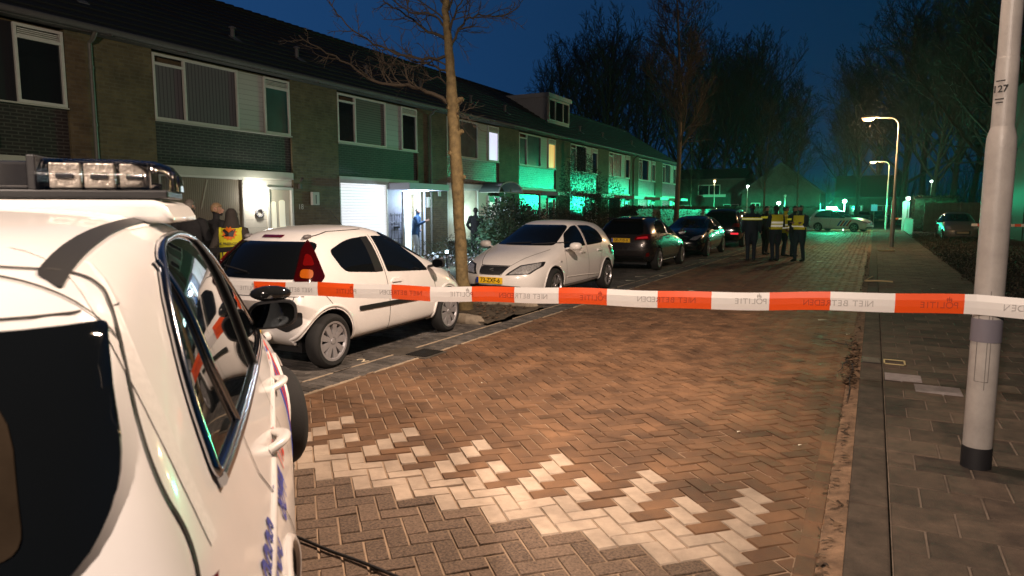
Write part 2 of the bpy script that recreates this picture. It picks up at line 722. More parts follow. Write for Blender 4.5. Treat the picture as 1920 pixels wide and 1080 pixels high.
# band and parking bays on the left
paver_sheet('edge_band', -4.76, -4.44, -7, 62, .2, .1, .006, GREYP, .004)
mb = MB()
for x in (-4.42, -4.77):
    y = -7
    while y < 62:
        l = random.uniform(.4, 1.6)
        mb.box(x - .012, x + .012, y, y + l, -.01, .007 + random.uniform(0, .003))
        y += l + random.uniform(0, .5)
tag(mb.build('band_joint_line', M('pale_joint', (.34, .27, .19), .95, var=.4, vscale=5)), kind='structure')
paver_sheet('parking_bay', -7.0, -4.8, -7, 8.35, .2, .1, .002, GREYP, .003)
paver_sheet('parking_bays_beyond', -7.0, -4.8, 10.3, 62, .2, .1, .002, GREYP, .003)
paver_sheet('footpath', -8.9, -7.05, -7, 62, .3, .3, .05, SLAB, .004, bed=SANDD)
# planting bed with the street tree
mb = MB()
nx, ny = 24, 24
for i in range(nx + 1):
    for j in range(ny + 1):
        x, y = -7.0 + 2.2 * i / nx, 8.35 + 1.95 * j / ny
        mb.v.append((x, y, .03 + .05 * noise.noise(V((x * 2.2, y * 2.2, 0))) + .015 * noise.noise(V((x * 9, y * 9, 3)))))
for i in range(nx):
    for j in range(ny):
        a = i * (ny + 1) + j
        mb.f.append((a, a + ny + 1, a + ny + 2, a + 1))
        mb.m.append(0)
tag(mb.build('planting_bed', SOIL, smooth=60), kind='structure')
mb = MB()
for yk in (8.42, 10.22):
    mb.tube([(-7.0, yk, .04), (-5.15, yk, .04), (-4.98, yk, .03), (-4.9, yk, -.01)], [(.09, .1), (.09, .1), (.08, .09), (.03, .05)], 12)
tag(mb.build('bed_kerb', M('bed_kerb_concrete', (.24, .2, .15), .9, var=.5, vscale=7, bump=.6, bscale=80), smooth=50), kind='structure')
# soil of the front gardens and of the bed on the right
mb = MB()
mb.add([(-13.75, -10, -.02), (-8.95, -10, -.02), (-8.95, 62, -.02), (-13.75, 62, -.02)], [(0, 1, 2, 3)])
tag(mb.build('garden_ground', SOIL), kind='structure')
mb = MB()
mb.add([(1.96, -7, .02), (9, -7, .02), (9, 62, .02), (1.96, 62, .02)], [(0, 1, 2, 3)])
tag(mb.build('bed_ground', M('dark_soil', (.03, .024, .017), .95, var=.6, vscale=8, bump=1, bscale=60)), kind='structure')

# leaf litter in the gutter: nobody could count it
LEAF = M('dead_leaf', (.09, .055, .03), .8, var=.6, vscale=30, island=.8)
mb = MB()
r = random.Random(3)
for i in range(650):
    y = r.uniform(2.5, 30)
    if r.random() < .45:
        y = r.choice((7.3, 7.9, 8.4, 8.9)) + r.gauss(0, .22)
    x = -.12 + r.gauss(0, .035)
    L = r.uniform(.012, .04)
    a = r.uniform(0, 6.3)
    u = V((cos(a), sin(a), r.uniform(-.5, .5))) * L
    v_ = V((-sin(a), cos(a), r.uniform(-.5, .5))) * L * .5
    c = V((x, y, .03 + r.uniform(0, .02)))
    mb.add([c - u, c + v_, c + u, c - v_ + V((0, 0, .005))], [(0, 1, 2, 3)])
for i in range(500):
    c = V((r.uniform(-6.9, -4.9), r.uniform(8.5, 10.1), .06))
    L = r.uniform(.015, .045)
    a = r.uniform(0, 6.3)
    u = V((cos(a), sin(a), r.uniform(-.5, .5))) * L
    v_ = V((-sin(a), cos(a), r.uniform(-.5, .5))) * L * .5
    c.z += .05 * noise.noise(V((c.x * 2.2, c.y * 2.2, 0)))
    mb.add([c - u, c + v_, c + u, c - v_], [(0, 1, 2, 3)])
tag(mb.build('leaf_litter', LEAF), 'dead leaves and dirt lying along the gutter and in the tree bed', 'leaf litter', kind='stuff')

# ================================================================== HOUSES
FX = -13.7
PIERB = brickmat('brown_brick', (.135, .104, .050), (.092, .070, .036), (.12, .10, .06), .85, rh=.072)
BAYB = brickmat('dark_brick', (.020, .013, .011), (.012, .009, .008), (.055, .05, .042), .7, bumpd=.004)
BAYG = brickmat('pale_glazed_brick', (.075, .075, .07), (.035, .038, .036), (.17, .17, .155), .36, bumpd=.010, rh=.085, bw=.25)
LINT = M('pale_lintel', (.42, .42, .36), .6, var=.12, vscale=2)
PANELW = stripemat('white_cladding', (.42, .42, .38), (.22, .22, .2), .12, 'Z', .6, .9)
PANELB = M('black_panel', (.012, .012, .013), .5)
BOARDS = stripemat('white_boards', (.58, .55, .48), (.2, .18, .15), .2, 'Z', .5, .93)
GARAGE = stripemat('ribbed_blind', (.20, .175, .12), (.12, .10, .07), .055, 'Y', .6, .6)
VBLIND = stripemat('grey_vertical_blind', (.115, .11, .115), (.04, .04, .045), .09, 'Y', .7, .78)
HBLIND = stripemat('brown_pleated_blind', (.11, .095, .085), (.05, .042, .038), .07, 'Z', .7, .7)
SHUT = stripemat('white_roller_blind_lit', (.84, .84, .86), (.5, .5, .54), .085, 'Z', .5, .8, emis=.85)
ROOF = M('roof_tile', (.006, .0055, .006), .8, var=.3, vscale=4)
GUTT = M('gutter', (.10, .10, .095), .6, var=.2)
PIPE = M('downpipe_zinc', (.12, .12, .10), .55, var=.2)
LITW = M('lit_window_white', (.8, .8, .85), .4, emis=(.75, .74, 1.0), estr=.95)
LITY = M('lit_window_yellow', (.8, .6, .25), .4, emis=(1, .60, .16), estr=.62)
LITR = M('lit_room', (.5, .45, .36), .5, emis=(.55, .5, .42), estr=.16, var=.4, vscale=1.2)
DOORW = M('white_door', (.58, .53, .42), .4, var=.06)
OBSC = M('obscured_glass_lit', (.75, .72, .55), .3, emis=(1, .95, .72), estr=.38)
DGLASS = M('window_pane_dark', (.012, .016, .018), .04, spec=.8)
CURT = M('dim_curtain', (.06, .062, .062), .25, var=.35, vscale=3)
DTEAL = M('teal_curtain', (.015, .09, .075), .3, var=.3, vscale=2)


def frame_mb(y0, y1, z0, z1, w, x0, x1, mulls=(), transom=None):
    mb = MB()
    mb.box(x0, x1, y0, y0 + w, z0, z1)
    mb.box(x0, x1, y1 - w, y1, z0, z1)
    mb.box(x0, x1, y0 + w, y1 - w, z0, z0 + w)
    mb.box(x0, x1, y0 + w, y1 - w, z1 - w, z1)
    for m in mulls:
        mb.box(x0, x1, m - w / 2, m + w / 2, z0 + w, z1 - w)
    if transom:
        ya, yb, z = transom
        mb.box(x0, x1, ya, yb, z - w / 2, z + w / 2)
    return mb


def window(parent, y0, y1, z0, z1, panes, w=.055, mulls=(), transom=None, name='window', fm=None):
    """frame is the part, each pane a sub-part"""
    f = frame_mb(y0, y1, z0, z1, w, -.03, .035, mulls, transom).build(name, fm or FRAME, parent, bevel=.004)
    for (a, b, c, d, m) in panes:
        p = MB()
        p.box(-.055, -.012, a, b, c, d)
        p.build('pane', m, f)
    return f


def slope(x):
    return 5.12 + .62 * (-x + .25)


RIDGEX = -4.0


def house(k, label, up, ground_fn, bay=None, panel=PANELW, pier=True, hall=False, downpipe=None, dormer=False, vents=()):
    y0 = 9.6 + 5.65 * k
    W = 5.65 if pier else 3.87
    h = empty('terraced_house', (FX, y0, 0), 0, label, 'house', 'terraced houses in the row along the left')
    # brick pier and side, with the wall behind the bay
    m = MB()
    if pier:
        m.box(-.30, .03, 3.88, W, 0, 5.02)
    m.box(-.30, -.12, 0, 2.97, 0, 5.02)
    m.box(-.30, -.12, 2.97, 3.88, 2.28 if hall else 0, 5.02)
    m.box(-8, -.30, 0, .22, 0, 5.0)
    m.add([(-.3, 0, 5.02), (-8, 0, 5.02), (-4, 0, 7.6), (-.3, .2, 5.02), (-8, .2, 5.02), (-4, .2, 7.6)], [(0, 2, 1), (3, 4, 5), (0, 1, 4, 3), (1, 2, 5, 4), (2, 0, 3, 5)])
    m.build('wall', PIERB, h)
    m = MB()
    m.box(-.12, -.02, 0, 3.87, 2.62, 3.56)
    m.build('brick_panel', bay or BAYB, h)
    m = MB()
    m.box(-.10, .05, .0, 3.875, 2.43, 2.615)
    m.build('lintel', LINT, h, bevel=.006)
    # roof
    m = MB()
    n = 13
    for side in (0, 1):
        for i in range(n):
            xa, xb = .25 + (RIDGEX - .25) * i / n, .25 + (RIDGEX - .25) * (i + 1) / n
            za, zb = slope(xa), slope(xb)
            if side:
                xa, xb = 2 * RIDGEX - xa, 2 * RIDGEX - xb
            m.add([(xa, 0, za + .035), (xa, W, za + .035), (xb, W, zb), (xb, 0, zb), (xa, 0, za - .05), (xa, W, za - .05)],
                  [(0, 1, 2, 3), (4, 5, 1, 0)])
    for i in range(int(W / .33)):
        m.tube([(RIDGEX, i * .33, slope(RIDGEX) + .0), (RIDGEX, i * .33 + .34, slope(RIDGEX) + .02)], [.09, .1], 8)
    rf = m.build('roof', ROOF, h)
    m = MB()
    m.box(.02, .26, 0, W, 5.02, 5.05)
    m.tube([(.31, 0, 5.10), (.31, W, 5.10)], .065, 10)
    for i in range(3):
        m.box(.24, .36, .6 + 2 * i, .63 + 2 * i, 5.02, 5.06)
    m.build('gutter', GUTT, h, smooth=40)
    if downpipe:
        m = MB()
        m.tube([(.31, downpipe, 5.05), (.2, downpipe, 4.92), (.085, downpipe, 4.85), (.085, downpipe, .1)], .042, 10)
        for z in (4.4, 3.3, 2.2, 1.1):
            m.tube([(.085, downpipe, z - .03), (.085, downpipe, z + .03)], .052, 10)
        m.build('downpipe', PIPE, h, smooth=40)
    for (vy, vx, hh) in vents:
        m = MB()
        z = slope(vx)
        m.tube([(vx, vy, z - .05), (vx, vy, z + hh)], .055, 12)
        m.tube([(vx, vy, z + hh), (vx, vy, z + hh + .03), (vx, vy, z + hh + .06)], [.095, .095, .05], 12)
        m.obox((vx + .12, vy, slope(vx + .12) + .02), (.14, 0, -.087), (0, .11, 0), (0, 0, .012))
        m.build('roof_vent', M('vent_grey', (.13, .13, .14), .6), rf, smooth=40)
    # upstairs band: casement, wide pane, panel, narrow window
    z0, z1 = 3.57, 4.96
    pa, pb, pc = up
    window(h, .01, 2.22, z0, z1, [(.065, .72, z0 + .05, 4.72, pa), (.83, 2.16, z0 + .05, z1 - .05, pb)], mulls=(.77,), transom=(.065, .74, 4.745))
    m = MB()
    m.box(-.1, -.005, 2.23, 3.0, z0, z1)
    m.build('infill_panel', panel, h)
    window(h, 3.01, 3.86, z0, z1, [(3.07, 3.80, z0 + .05, 4.70, pc)], transom=(3.065, 3.805, 4.73))
    m = MB()
    for i in range(4):
        m.box(-.01, .02, 3.08, 3.79, 4.76 + i * .034, 4.78 + i * .034)
    m.build('vent_grille', FRAME, h)
    m = MB()
    m.box(-.02, .07, .0, 3.87, z0 - .035, z0 - .005)
    m.build('window_sill', LINT, h)
    if dormer:
        m = MB()
        xa, xb = -1.3, -3.4
        m.box(xb, xa, .1, 2.9, slope(xb) - 1.6, 7.35)
        m.build('dormer', M('dormer_cladding', (.45, .45, .45), .6, var=.1), h)
        m = MB()
        m.box(xb - .3, xa + .12, 0, 3.0, 7.35, 7.56)
        m.build('dormer_roof', M('dormer_fascia', (.5, .5, .5), .6), h, bevel=.01)
        f = frame_mb(.2, 2.8, 6.2, 7.3, .07, xa, xa + .05, mulls=(1.0, 2.0)).build('dormer_window', FRAME, h)
        p = MB()
        for a, b in ((.27, .96), (1.04, 1.96), (2.04, 2.73)):
            p.box(xa - .02, xa + .015, a, b, 6.27, 7.23)
        p.build('pane', DGLASS, f)
    ground_fn(h)
    return h


def door(h, y0, y1, z1, mat, panes=(), name='front_door'):
    f = frame_mb(y0, y1, 0.0, z1, .07, -.06, .04).build('door_frame', FRAME, h, bevel=.004)
    m = MB()
    m.box(-.07, -.02, y0 + .075, y1 - .075, .03, z1 - .075)
    d = m.build(name, mat, h)
    for p in panes:
        g = MB()
        g.prism(p[0], (-.025, 0, 0), (0, 1, 0), (0, 0, 1), (.012, 0, 0))
        g.build('door_glass', p[1], d)
    m = MB()
    m.tube([(-.02, y0 + .16, 1.02), (.04, y0 + .16, 1.02), (.04, y0 + .28, 1.02)], .012, 8)
    m.build('door_handle', ALLOY, d)
    return d


def arch_outline(a, b, z0, z1):
    c, r_ = (a + b) / 2, (b - a) / 2
    return [(a, z0), (b, z0)] + [(c + r_ * cos(t * pi / 8), z1 + r_ * .5 * sin(t * pi / 8)) for t in range(9)]


def boards(h, y0, y1, z0=0.0, z1=2.43, mat=BOARDS):
    m = MB()
    m.box(-.1, -.01, y0, y1, z0, z1)
    m.build('cladding', mat, h)


def dwarf_wall(h, y0, y1, z1):
    m = MB()
    m.box(-.12, -.015, y0, y1, 0, z1)
    m.build('sill_wall', BAYB, h)


def mailbox(h, y, z):
    m = MB()
    m.box(.03, .11, y - .13, y + .13, z - .18, z + .18)
    b = m.build('letterbox', M('letterbox_white', (.42, .40, .36), .45), h, bevel=.006)
    m = MB()
    m.box(.108, .114, y - .015, y + .015, z - .14, z + .1)
    m.build('letter_slot', INK, b)


# ground floors -----------------------------------------------------------
def g_first(h):
    dwarf_wall(h, 0, 2.2, .45)
    window(h, 0, 2.22, .45, 2.43, [(.06, 2.16, .5, 2.38, DGLASS)])
    boards(h, 2.23, 3.0)
    door(h, 3.0, 3.86, 2.22, DOORW)
    m = MB()
    m.box(-.02, .02, 3.0, 3.86, 2.23, 2.43)
    m.build('fanlight_panel', FRAME, h)
    m = MB()                       # the small alarm box on the dark panel
    m.box(-.02, .08, 2.35, 2.62, 2.75, 2.98)
    m.build('alarm_box', FRAME, h, bevel=.01)


def g_blinds(h):
    dwarf_wall(h, 0, 2.24, .35)
    window(h, .0, 2.26, .35, 2.43, [(.06, 2.20, .4, 2.37, GARAGE)])
    m = MB()
    m.obox((-.008, 1.15, 2.0), (.003, 0, 0), (0, .02, 0), (0, .10, .34))
    m.build('curtain_fold', M('curtain_pale', (.26, .23, .17), .7), h)
    boards(h, 2.27, 2.98)
    m = MB()
    m.box(-.1, -.008, 2.98, 3.86, 2.24, 2.43)
    m.build('fanlight_panel', BOARDS, h)
    door(h, 2.98, 3.86, 2.23, DOORW, [(arch_outline(3.13, 3.30, .9, 1.82), OBSC), (arch_outline(3.40, 3.60, .9, 1.85), OBSC)])
    m = MB()                       # wall lamp
    m.lathe([(0, .0), (.07, 0), (.075, .03), (.05, .11), (0, .13)], 16, (-.01, 2.62, 1.98), (1, 0, 0))
    m.build('wall_lamp', M('lit_wall_lamp', (1, 1, 1), .4, emis=(1, .95, .85), estr=26), h, smooth=50)
    light('wall_lamp_light', 'POINT', h.location + V((.26, 2.62, 1.98)), 48, (1, .93, .82), radius=.06)
    m = MB()                       # round wreath on the boards
    for i in range(14):
        t = 2 * pi * i / 14
        m.ball((.02, 2.72 + .10 * cos(t), 1.56 + .10 * sin(t)), (.03, .034, .034), 8)
    m.build('door_wreath', M('wreath_grey', (.16, .16, .17), .7, var=.4, vscale=30), h, smooth=60)
    text_mb('18', .2, M('house_number', (.5, .48, .42), .5), 'house_number', h, basis((.034, 4.12, 1.72), (0, 1, 0), (0, 0, 1)))
    mailbox(h, 4.62, 1.95)
    m = MB()                       # security camera high on the pier
    m.box(.03, .1, 4.05, 4.13, 2.2, 2.34)
    m.tube([(.1, 4.09, 2.42), (.2, 4.04, 2.48)], .035, 10)
    m.build('security_camera', M('camera_dark', (.06, .05, .045), .5), h, smooth=40)


def g_lit(h):
    dwarf_wall(h, 0, 2.2, .3)
    window(h, .0, 2.22, .3, 2.47, [(.05, 2.17, .35, 2.43, SHUT)], w=.05)
    boards(h, 2.24, 3.02, mat=M('lilac_cladding', (.24, .24, .30), .6, var=.15))
    m = MB()                       # wrought-iron trellis on the cladding
    for i in range(4):
        m.tube([(.03, 2.36 + .18 * i, .3), (.03, 2.36 + .18 * i, 1.55)], .008, 6)
    for i in range(5):
        m.tube([(.03, 2.32, .45 + .26 * i), (.03, 2.94, .45 + .26 * i)], .008, 6)
    m.box(.02, .05, 2.5, 2.8, 1.05, 1.11)
    m.build('trellis', INK, h)
    # open doorway: lit hall, door leaf swung in
    m = MB()
    m.box(-2.6, -2.55, 2.9, 4.6, 0, 2.4)
    m.box(-2.55, -.31, 2.90, 2.95, 0, 2.4)
    m.box(-2.55, -.31, 4.2, 4.25, 0, 2.4)
    m.box(-.31, -.301, 3.89, 4.25, 0, 2.4)
    m.box(-2.55, -.12, 2.95, 4.2, 2.4, 2.45)
    m.box(-2.55, -.12, 2.95, 4.2, 0, .03)
    m.build('hall_wall', M('hall_paint', (.8, .84, .88), .6), h)
    frame_mb(3.02, 3.86, 0, 2.24, .06, -.1, .04).build('door_frame', FRAME, h)
    m = MB()
    m.box(-.95, -.14, 3.06, 3.11, .03, 2.15)
    m.build('front_door', DOORW, h)
    m = MB()
    m.box(.03, .05, 3.9, 3.98, 0.05, 2.25)
    m.build('door_side_light', M('bluish_post', (.5, .55, .65), .5), h)
    m = MB()
    m.box(-.05, .85, 2.26, 4.5, 2.28, 2.49)
    cn = m.build('door_canopy', M('canopy_lilac', (.42, .42, .50), .5), h, bevel=.01)
    m = MB()
    m.box(.15, .6, 3.1, 3.7, 2.262, 2.279)
    m.build('canopy_lamp', M('canopy_lamp_lit', (1, 1, 1), .5, emis=(.72, .86, 1), estr=7), cn)
    light('doorway_light', 'POINT', h.location + V((.65, 3.4, 1.95)), 120, (.66, .82, 1.0), radius=.12)
    light('hall_light', 'POINT', h.location + V((-.9, 3.4, 2.0)), 220, (.7, .86, 1.0), radius=.12)
    light('blind_glow_light', 'POINT', h.location + V((.55, 1.0, 1.2)), 2, (.9, .92, 1), radius=.4)
    mailbox(h, 4.45, 1.9)
    m = MB()
    m.tube([(.09, 4.12, 2.25), (.09, 4.12, .1)], .04, 10)
    m.build('canopy_pipe', M('white_pipe', (.5, .52, .58), .5), h, smooth=40)
    m = MB()
    m.box(.03, .06, 5.05, 5.2, 2.12, 2.32)
    m.build('house_sign', FRAME, h)


def g_arch(h):
    dwarf_wall(h, 0, 2.2, .5)
    window(h, .0, 2.22, .5, 2.43, [(.06, 2.16, .55, 2.37, LITR)], mulls=())
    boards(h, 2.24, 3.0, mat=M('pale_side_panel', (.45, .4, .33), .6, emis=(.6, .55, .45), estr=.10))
    door(h, 3.0, 3.86, 2.2, M('brown_door', (.09, .045, .03), .45), [([(3.15, 1.2), (3.72, 1.2), (3.72, 1.95), (3.15, 1.95)], M('lit_door_glass', (.8, .8, .8), .3, emis=(.9, .88, .85), estr=.75))])
    m = MB()
    for a in ((2.3, 4.1),):
        n = 14
        for x0, x1 in ((.0, .9),):
            vs, fs = [], []
            for i in range(n + 1):
                t = pi * i / n
                yy, zz = 3.3 - 1.0 * cos(t), 2.32 + .42 * sin(t)
                vs += [(x0, yy, zz), (x1, yy, zz), (x1, yy, zz + .012), (x0, yy, zz + .012)]
            for i in range(n):
                for j in range(4):
                    fs.append((i * 4 + j, i * 4 + (j + 1) % 4, i * 4 + 4 + (j + 1) % 4, i * 4 + 4 + j))
            m.add(vs, fs)
    c = m.build('arched_canopy', M('canopy_acrylic', (.16, .2, .2), .2, spec=.8), h, smooth=40)
    m = MB()
    m.tube([(.9, 3.3 - 1.0 * cos(pi * i / 14), 2.32 + .42 * sin(pi * i / 14)) for i in range(15)], .025, 8)
    m.tube([(.9, 2.3, 2.32), (.9, 4.3, 2.32)], .02, 8)
    m.tube([(.02, 2.3, 2.32), (.9, 2.3, 2.32)], .02, 8)
    m.build('canopy_rim', FRAME, c, smooth=40)
    m = MB()
    light('window_light', 'POINT', h.location + V((.45, 1.3, 1.5)), 60, (.62, 1, .95), radius=.3)
    m.ball((-.2, 1.55, 2.1), .06, 10)
    m.build('room_lamp', M('room_lamp_lit', (1, 1, 1), .5, emis=(1, .97, .9), estr=9), h)


def g_plain(dm, gm, canopy=True):
    def fn(h):
        dwarf_wall(h, 0, 2.2, .5)
        window(h, .0, 2.22, .5, 2.43, [(.06, 2.16, .55, 2.37, gm)])
        boards(h, 2.24, 3.0)
        door(h, 3.0, 3.86, 2.2, dm, [([(3.2, 1.1), (3.65, 1.1), (3.65, 2.0), (3.2, 2.0)], DGLASS)])
        if canopy:
            m = MB()
            m.box(-.05, .85, 2.3, 4.3, 2.30, 2.48)
            m.build('door_canopy', LINT, h, bevel=.01)
    return fn


V1 = lambda *a: a
house(-1, 'nearest terraced house, with a black upper panel beside one tall dark window', (DGLASS, DGLASS, DGLASS), g_first, panel=PANELB, downpipe=4.32, vents=[(4.9, -1.2, .32)])
house(0, 'terraced house numbered 18 with grey upstairs blinds and a lit lamp by its door', (VBLIND, VBLIND, DTEAL), g_blinds, vents=[(3.3, -1.35, .22), (5.3, -1.1, .25)])
house(1, 'terraced house with a bright white roller blind and an open blue-lit front doorway', (DGLASS, HBLIND, DGLASS), g_lit, hall=True, downpipe=4.55, vents=[(2.8, -1.2, .25)], panel=stripemat('shingle_cladding', (.36, .37, .36), (.2, .2, .2), .16, 'Z', .6, .9))
house(2, 'terraced house with an arched glass canopy and one bright white upstairs window', (CURT, CURT, LITW), g_arch, bay=BAYG, vents=[(.3, -1.3, .25), (3.7, -1.2, .25)])
house(3, 'green-lit terraced house with one yellow window glowing upstairs', (CURT, CURT, LITY), g_plain(DOORW, CURT), bay=BAYG, vents=[(1.0, -1.2, .25)])
house(4, 'green-lit terraced house carrying the white dormer on its roof', (CURT, DGLASS, DGLASS), g_plain(M('pale_lit_door', (.7, .75, .7), .5), CURT), bay=BAYG, dormer=True, vents=[(4.2, -1.2, .25)])
house(5, 'green-lit terraced house just past the one with the dormer', (CURT, CURT, DGLASS), g_plain(DOORW, DGLASS), bay=BAYG, downpipe=4.5, vents=[(2.2, -1.2, .25)])
house(6, 'last but one terraced house of the row, green-lit with thin white window frames', (CURT, DGLASS, CURT), g_plain(DOORW, CURT), bay=BAYG, vents=[(2.2, -1.2, .25)])
house(7, 'terraced house at the far end of the row, next to the tall thin tree trunk', (CURT, CURT, CURT), g_plain(DOORW, CURT), bay=BAYG, pier=False)

# ================================================================== CARS
S2 = sqrt(.5)
FR = {'R': ((0, -3, 0), (1, 0, 0), (0, 0, 1), (0, 1, 0)),
      'L': ((0, 3, 0), (1, 0, 0), (0, 0, 1), (0, -1, 0)),
      'B': ((-6, 0, 0), (0, 1, 0), (0, 0, 1), (1, 0, 0)),
      'F': ((8, 0, 0), (0, 1, 0), (0, 0, 1), (-1, 0, 0)),
      'T': ((0, 0, 4), (1, 0, 0), (0, 1, 0), (0, 0, -1)),
      'RB': ((-4 * S2, -4 * S2, 0), (S2, -S2, 0), (0, 0, 1), (S2, S2, 0)),
      'LB': ((-4 * S2, 4 * S2, 0), (S2, S2, 0), (0, 0, 1), (S2, -S2, 0)),
      'RF': ((5.5, -4, 0), (S2, S2, 0), (0, 0, 1), (-S2, S2, 0)),
      'LF': ((5.5, 4, 0), (S2, -S2, 0), (0, 0, 1), (-S2, -S2, 0))}


def rounded(pts, r=.05, n=5):
    """polygon with rounded corners; r may be a list"""
    out = []
    N = len(pts)
    rs = r if hasattr(r, '__len__') else [r] * N
    for i in range(N):
        p, a, b = V(pts[i]), V(pts[i - 1]), V(pts[(i + 1) % N])
        da, db = a - p, b - p
        k = min(rs[i], da.length * .48, db.length * .48)
        if k < 1e-4:
            out.append((p.x, p.y))
            continue
        s_, e_ = p + da.normalized() * k, p + db.normalized() * k
        for j in range(n + 1):
            t = j / n
            q_ = s_ * (1 - t) ** 2 + p * 2 * t * (1 - t) + e_ * t * t
            out.append((q_.x, q_.y))
    return out


class Car:
    def __init__(self, name, label, cat, loc, rz, stations, paint, group=None, bulge=(.0, .0), wheelbase=2.4, track=.70, wr=.30,
                 arch=.335, cap_bulge_rear=.10, cap_bulge_front=.14, crease=()):
        self.root = empty(name, loc, rz, label, cat, group)
        self.paint = paint
        bm = bmesh.new()
        rings = []
        for st in stations:
            # five side points (x,y,z) bottom..roof edge, then roof mid, roof centre
            (p0, p1, p2, p3, p4), (tm, tc) = st
            ring = []
            zb = p0[2]
            ring += [(p0[0], 0, zb), (p0[0], p0[1] * .55, zb)]
            ring += [p0, p1, p2, p3, p4]
            ring += [tm, tc]
            left = [(p[0], -p[1], p[2]) for p in reversed(ring[1:-1])]
            # stored: bottom centre, +y side up to roof centre, then -y side down
            full = [(p[0], p[1], p[2]) for p in ring] + left
            rings.append([bm.verts.new(p) for p in full])
        n = len(rings[0])
        for i in range(len(rings) - 1):
            for k in range(n):
                k2 = (k + 1) % n
                bm.faces.new((rings[i][k], rings[i][k2], rings[i + 1][k2], rings[i + 1][k]))
        # ring order: 0 bottom centre,1 bottom mid,2..6 side,7 roof mid,8 roof centre,9 roof mid R,10..14 side R (top..bottom),15 bottom mid R
        for end, bl in ((0, -cap_bulge_rear), (-1, cap_bulge_front)):
            R = rings[end]
            rows = [[R[2], R[1], R[0], R[15], R[14]]]
            for j in (1, 2, 3):
                a, b = R[2 + j], R[14 - j]
                row = [a]
                for t in (.55, 0, -.55):
                    k = 1 - t * t
                    row.append(bm.verts.new((a.co.x + bl * k, a.co.y * t, a.co.z)))
                row.append(b)
                rows.append(row)
            rows.append([R[6], R[7], R[8], R[9], R[10]])
            for j in range(4):
                for c in range(4):
                    bm.faces.new((rows[j][c], rows[j][c + 1], rows[j + 1][c + 1], rows[j + 1][c]))
        bmesh.ops.recalc_face_normals(bm, faces=bm.faces)
        cl = bm.edges.layers.float.new('crease_edge')
        for (line, val) in crease:
            for rg in rings:
                pass
            for i in range(len(rings) - 1):
                for k in (line, 16 - line):
                    e = bm.edges.get((rings[i][k], rings[i + 1][k]))
                    if e:
                        e[cl] = val
        me = bpy.data.meshes.new('body')
        bm.to_mesh(me)
        bm.free()
        o = bpy.data.objects.new('body', me)
        COL.objects.link(o)
        sub = o.modifiers.new('s', 'SUBSURF')
        sub.levels = sub.render_levels = 3
        smooth = evaluated_mesh(o)
        bmx = bmesh.new()
        bmx.from_mesh(smooth)
        self.bvh = BVHTree.FromBMesh(bmx)
        bmx.free()
        # wheel wells
        o.modifiers.clear()
        o.data = smooth
        smooth.materials.clear()
        smooth.materials.append(paint)
        smooth.materials.append(BLKPL)
        c = MB()
        for x in (0, wheelbase):
            for sgn in (-1, 1):
                c.tube([(x, sgn * 1.1, wr + .005), (x, sgn * (track - .16), wr + .005)], arch, 40, 0)
        co = c.build('cutter', BLKPL, fixn=True)
        b = o.modifiers.new('b', 'BOOLEAN')
        b.operation = 'DIFFERENCE'
        b.object = co
        b.solver = 'EXACT'
        b.material_mode = 'TRANSFER'
        me2 = evaluated_mesh(o)
        o.modifiers.clear()
        o.data = me2
        bpy.data.objects.remove(co)
        if len(me2.materials) < 2:
            me2.materials.append(BLKPL)
        me2.polygons.foreach_set('use_smooth', [True] * len(me2.polygons))
        me2.set_sharp_from_angle(angle=rad(50))
        o.parent = self.root
        self.body = o
        self.wheelbase, self.track, self.wr, self.archr = wheelbase, track, wr, arch

    def hit(self, fr, a, b):
        o, u, v_, d = [V(q_) for q_ in FR[fr]]
        p = o + u * a + v_ * b
        h = self.bvh.ray_cast(p, d)
        if h[0] is None:
            h = self.bvh.find_nearest(p + d * (p.length * .8))
        n = h[1]
        if n.dot(d) > 0:
            n = -n
        return h[0], n

    def patch(self, name, outl, fr, mat, off=.004, parent=None, grid=.05, drop=.012, smooth=True):
        u, v_, d = [V(q_) for q_ in FR[fr][1:]]
        bm = bmesh.new()
        vs = [bm.verts.new((a, b, 0)) for a, b in outl]
        bm.faces.new(vs)
        xs = [p[0] for p in outl]
        ys = [p[1] for p in outl]
        for lo, hi, ax in ((min(xs), max(xs), 0), (min(ys), max(ys), 1)):
            k = max(1, int((hi - lo) / grid))
            for i in range(1, k):
                c = lo + (hi - lo) * i / k
                co = (c, 0, 0) if ax == 0 else (0, c, 0)
                no = (1, 0, 0) if ax == 0 else (0, 1, 0)
                bmesh.ops.bisect_plane(bm, geom=bm.verts[:] + bm.edges[:] + bm.faces[:], dist=1e-6, plane_co=co, plane_no=no)
        for v in bm.verts:
            p, n = self.hit(fr, v.co.x, v.co.y)
            v.co = p + n * off
        bm.normal_update()
        for f in bm.faces:
            if f.normal.dot(d) > 0:
                f.normal_flip()
        if drop:
            be = [e for e in bm.edges if e.is_boundary]
            r_ = bmesh.ops.extrude_edge_only(bm, edges=be)
            for v in [g for g in r_['geom'] if isinstance(g, bmesh.types.BMVert)]:
                v.co += d * drop
        me = bpy.data.meshes.new(name)
        bm.to_mesh(me)
        bm.free()
        me.materials.append(mat)
        if smooth:
            me.polygons.foreach_set('use_smooth', [True] * len(me.polygons))
            me.set_sharp_from_angle(angle=rad(45))
        o = bpy.data.objects.new(name, me)
        COL.objects.link(o)
        o.parent = parent or self.root
        return o

    def both(self, name, outl, mat, frs=('R', 'L'), **k):
        return [self.patch(name, outl, f, mat, **k) for f in frs]

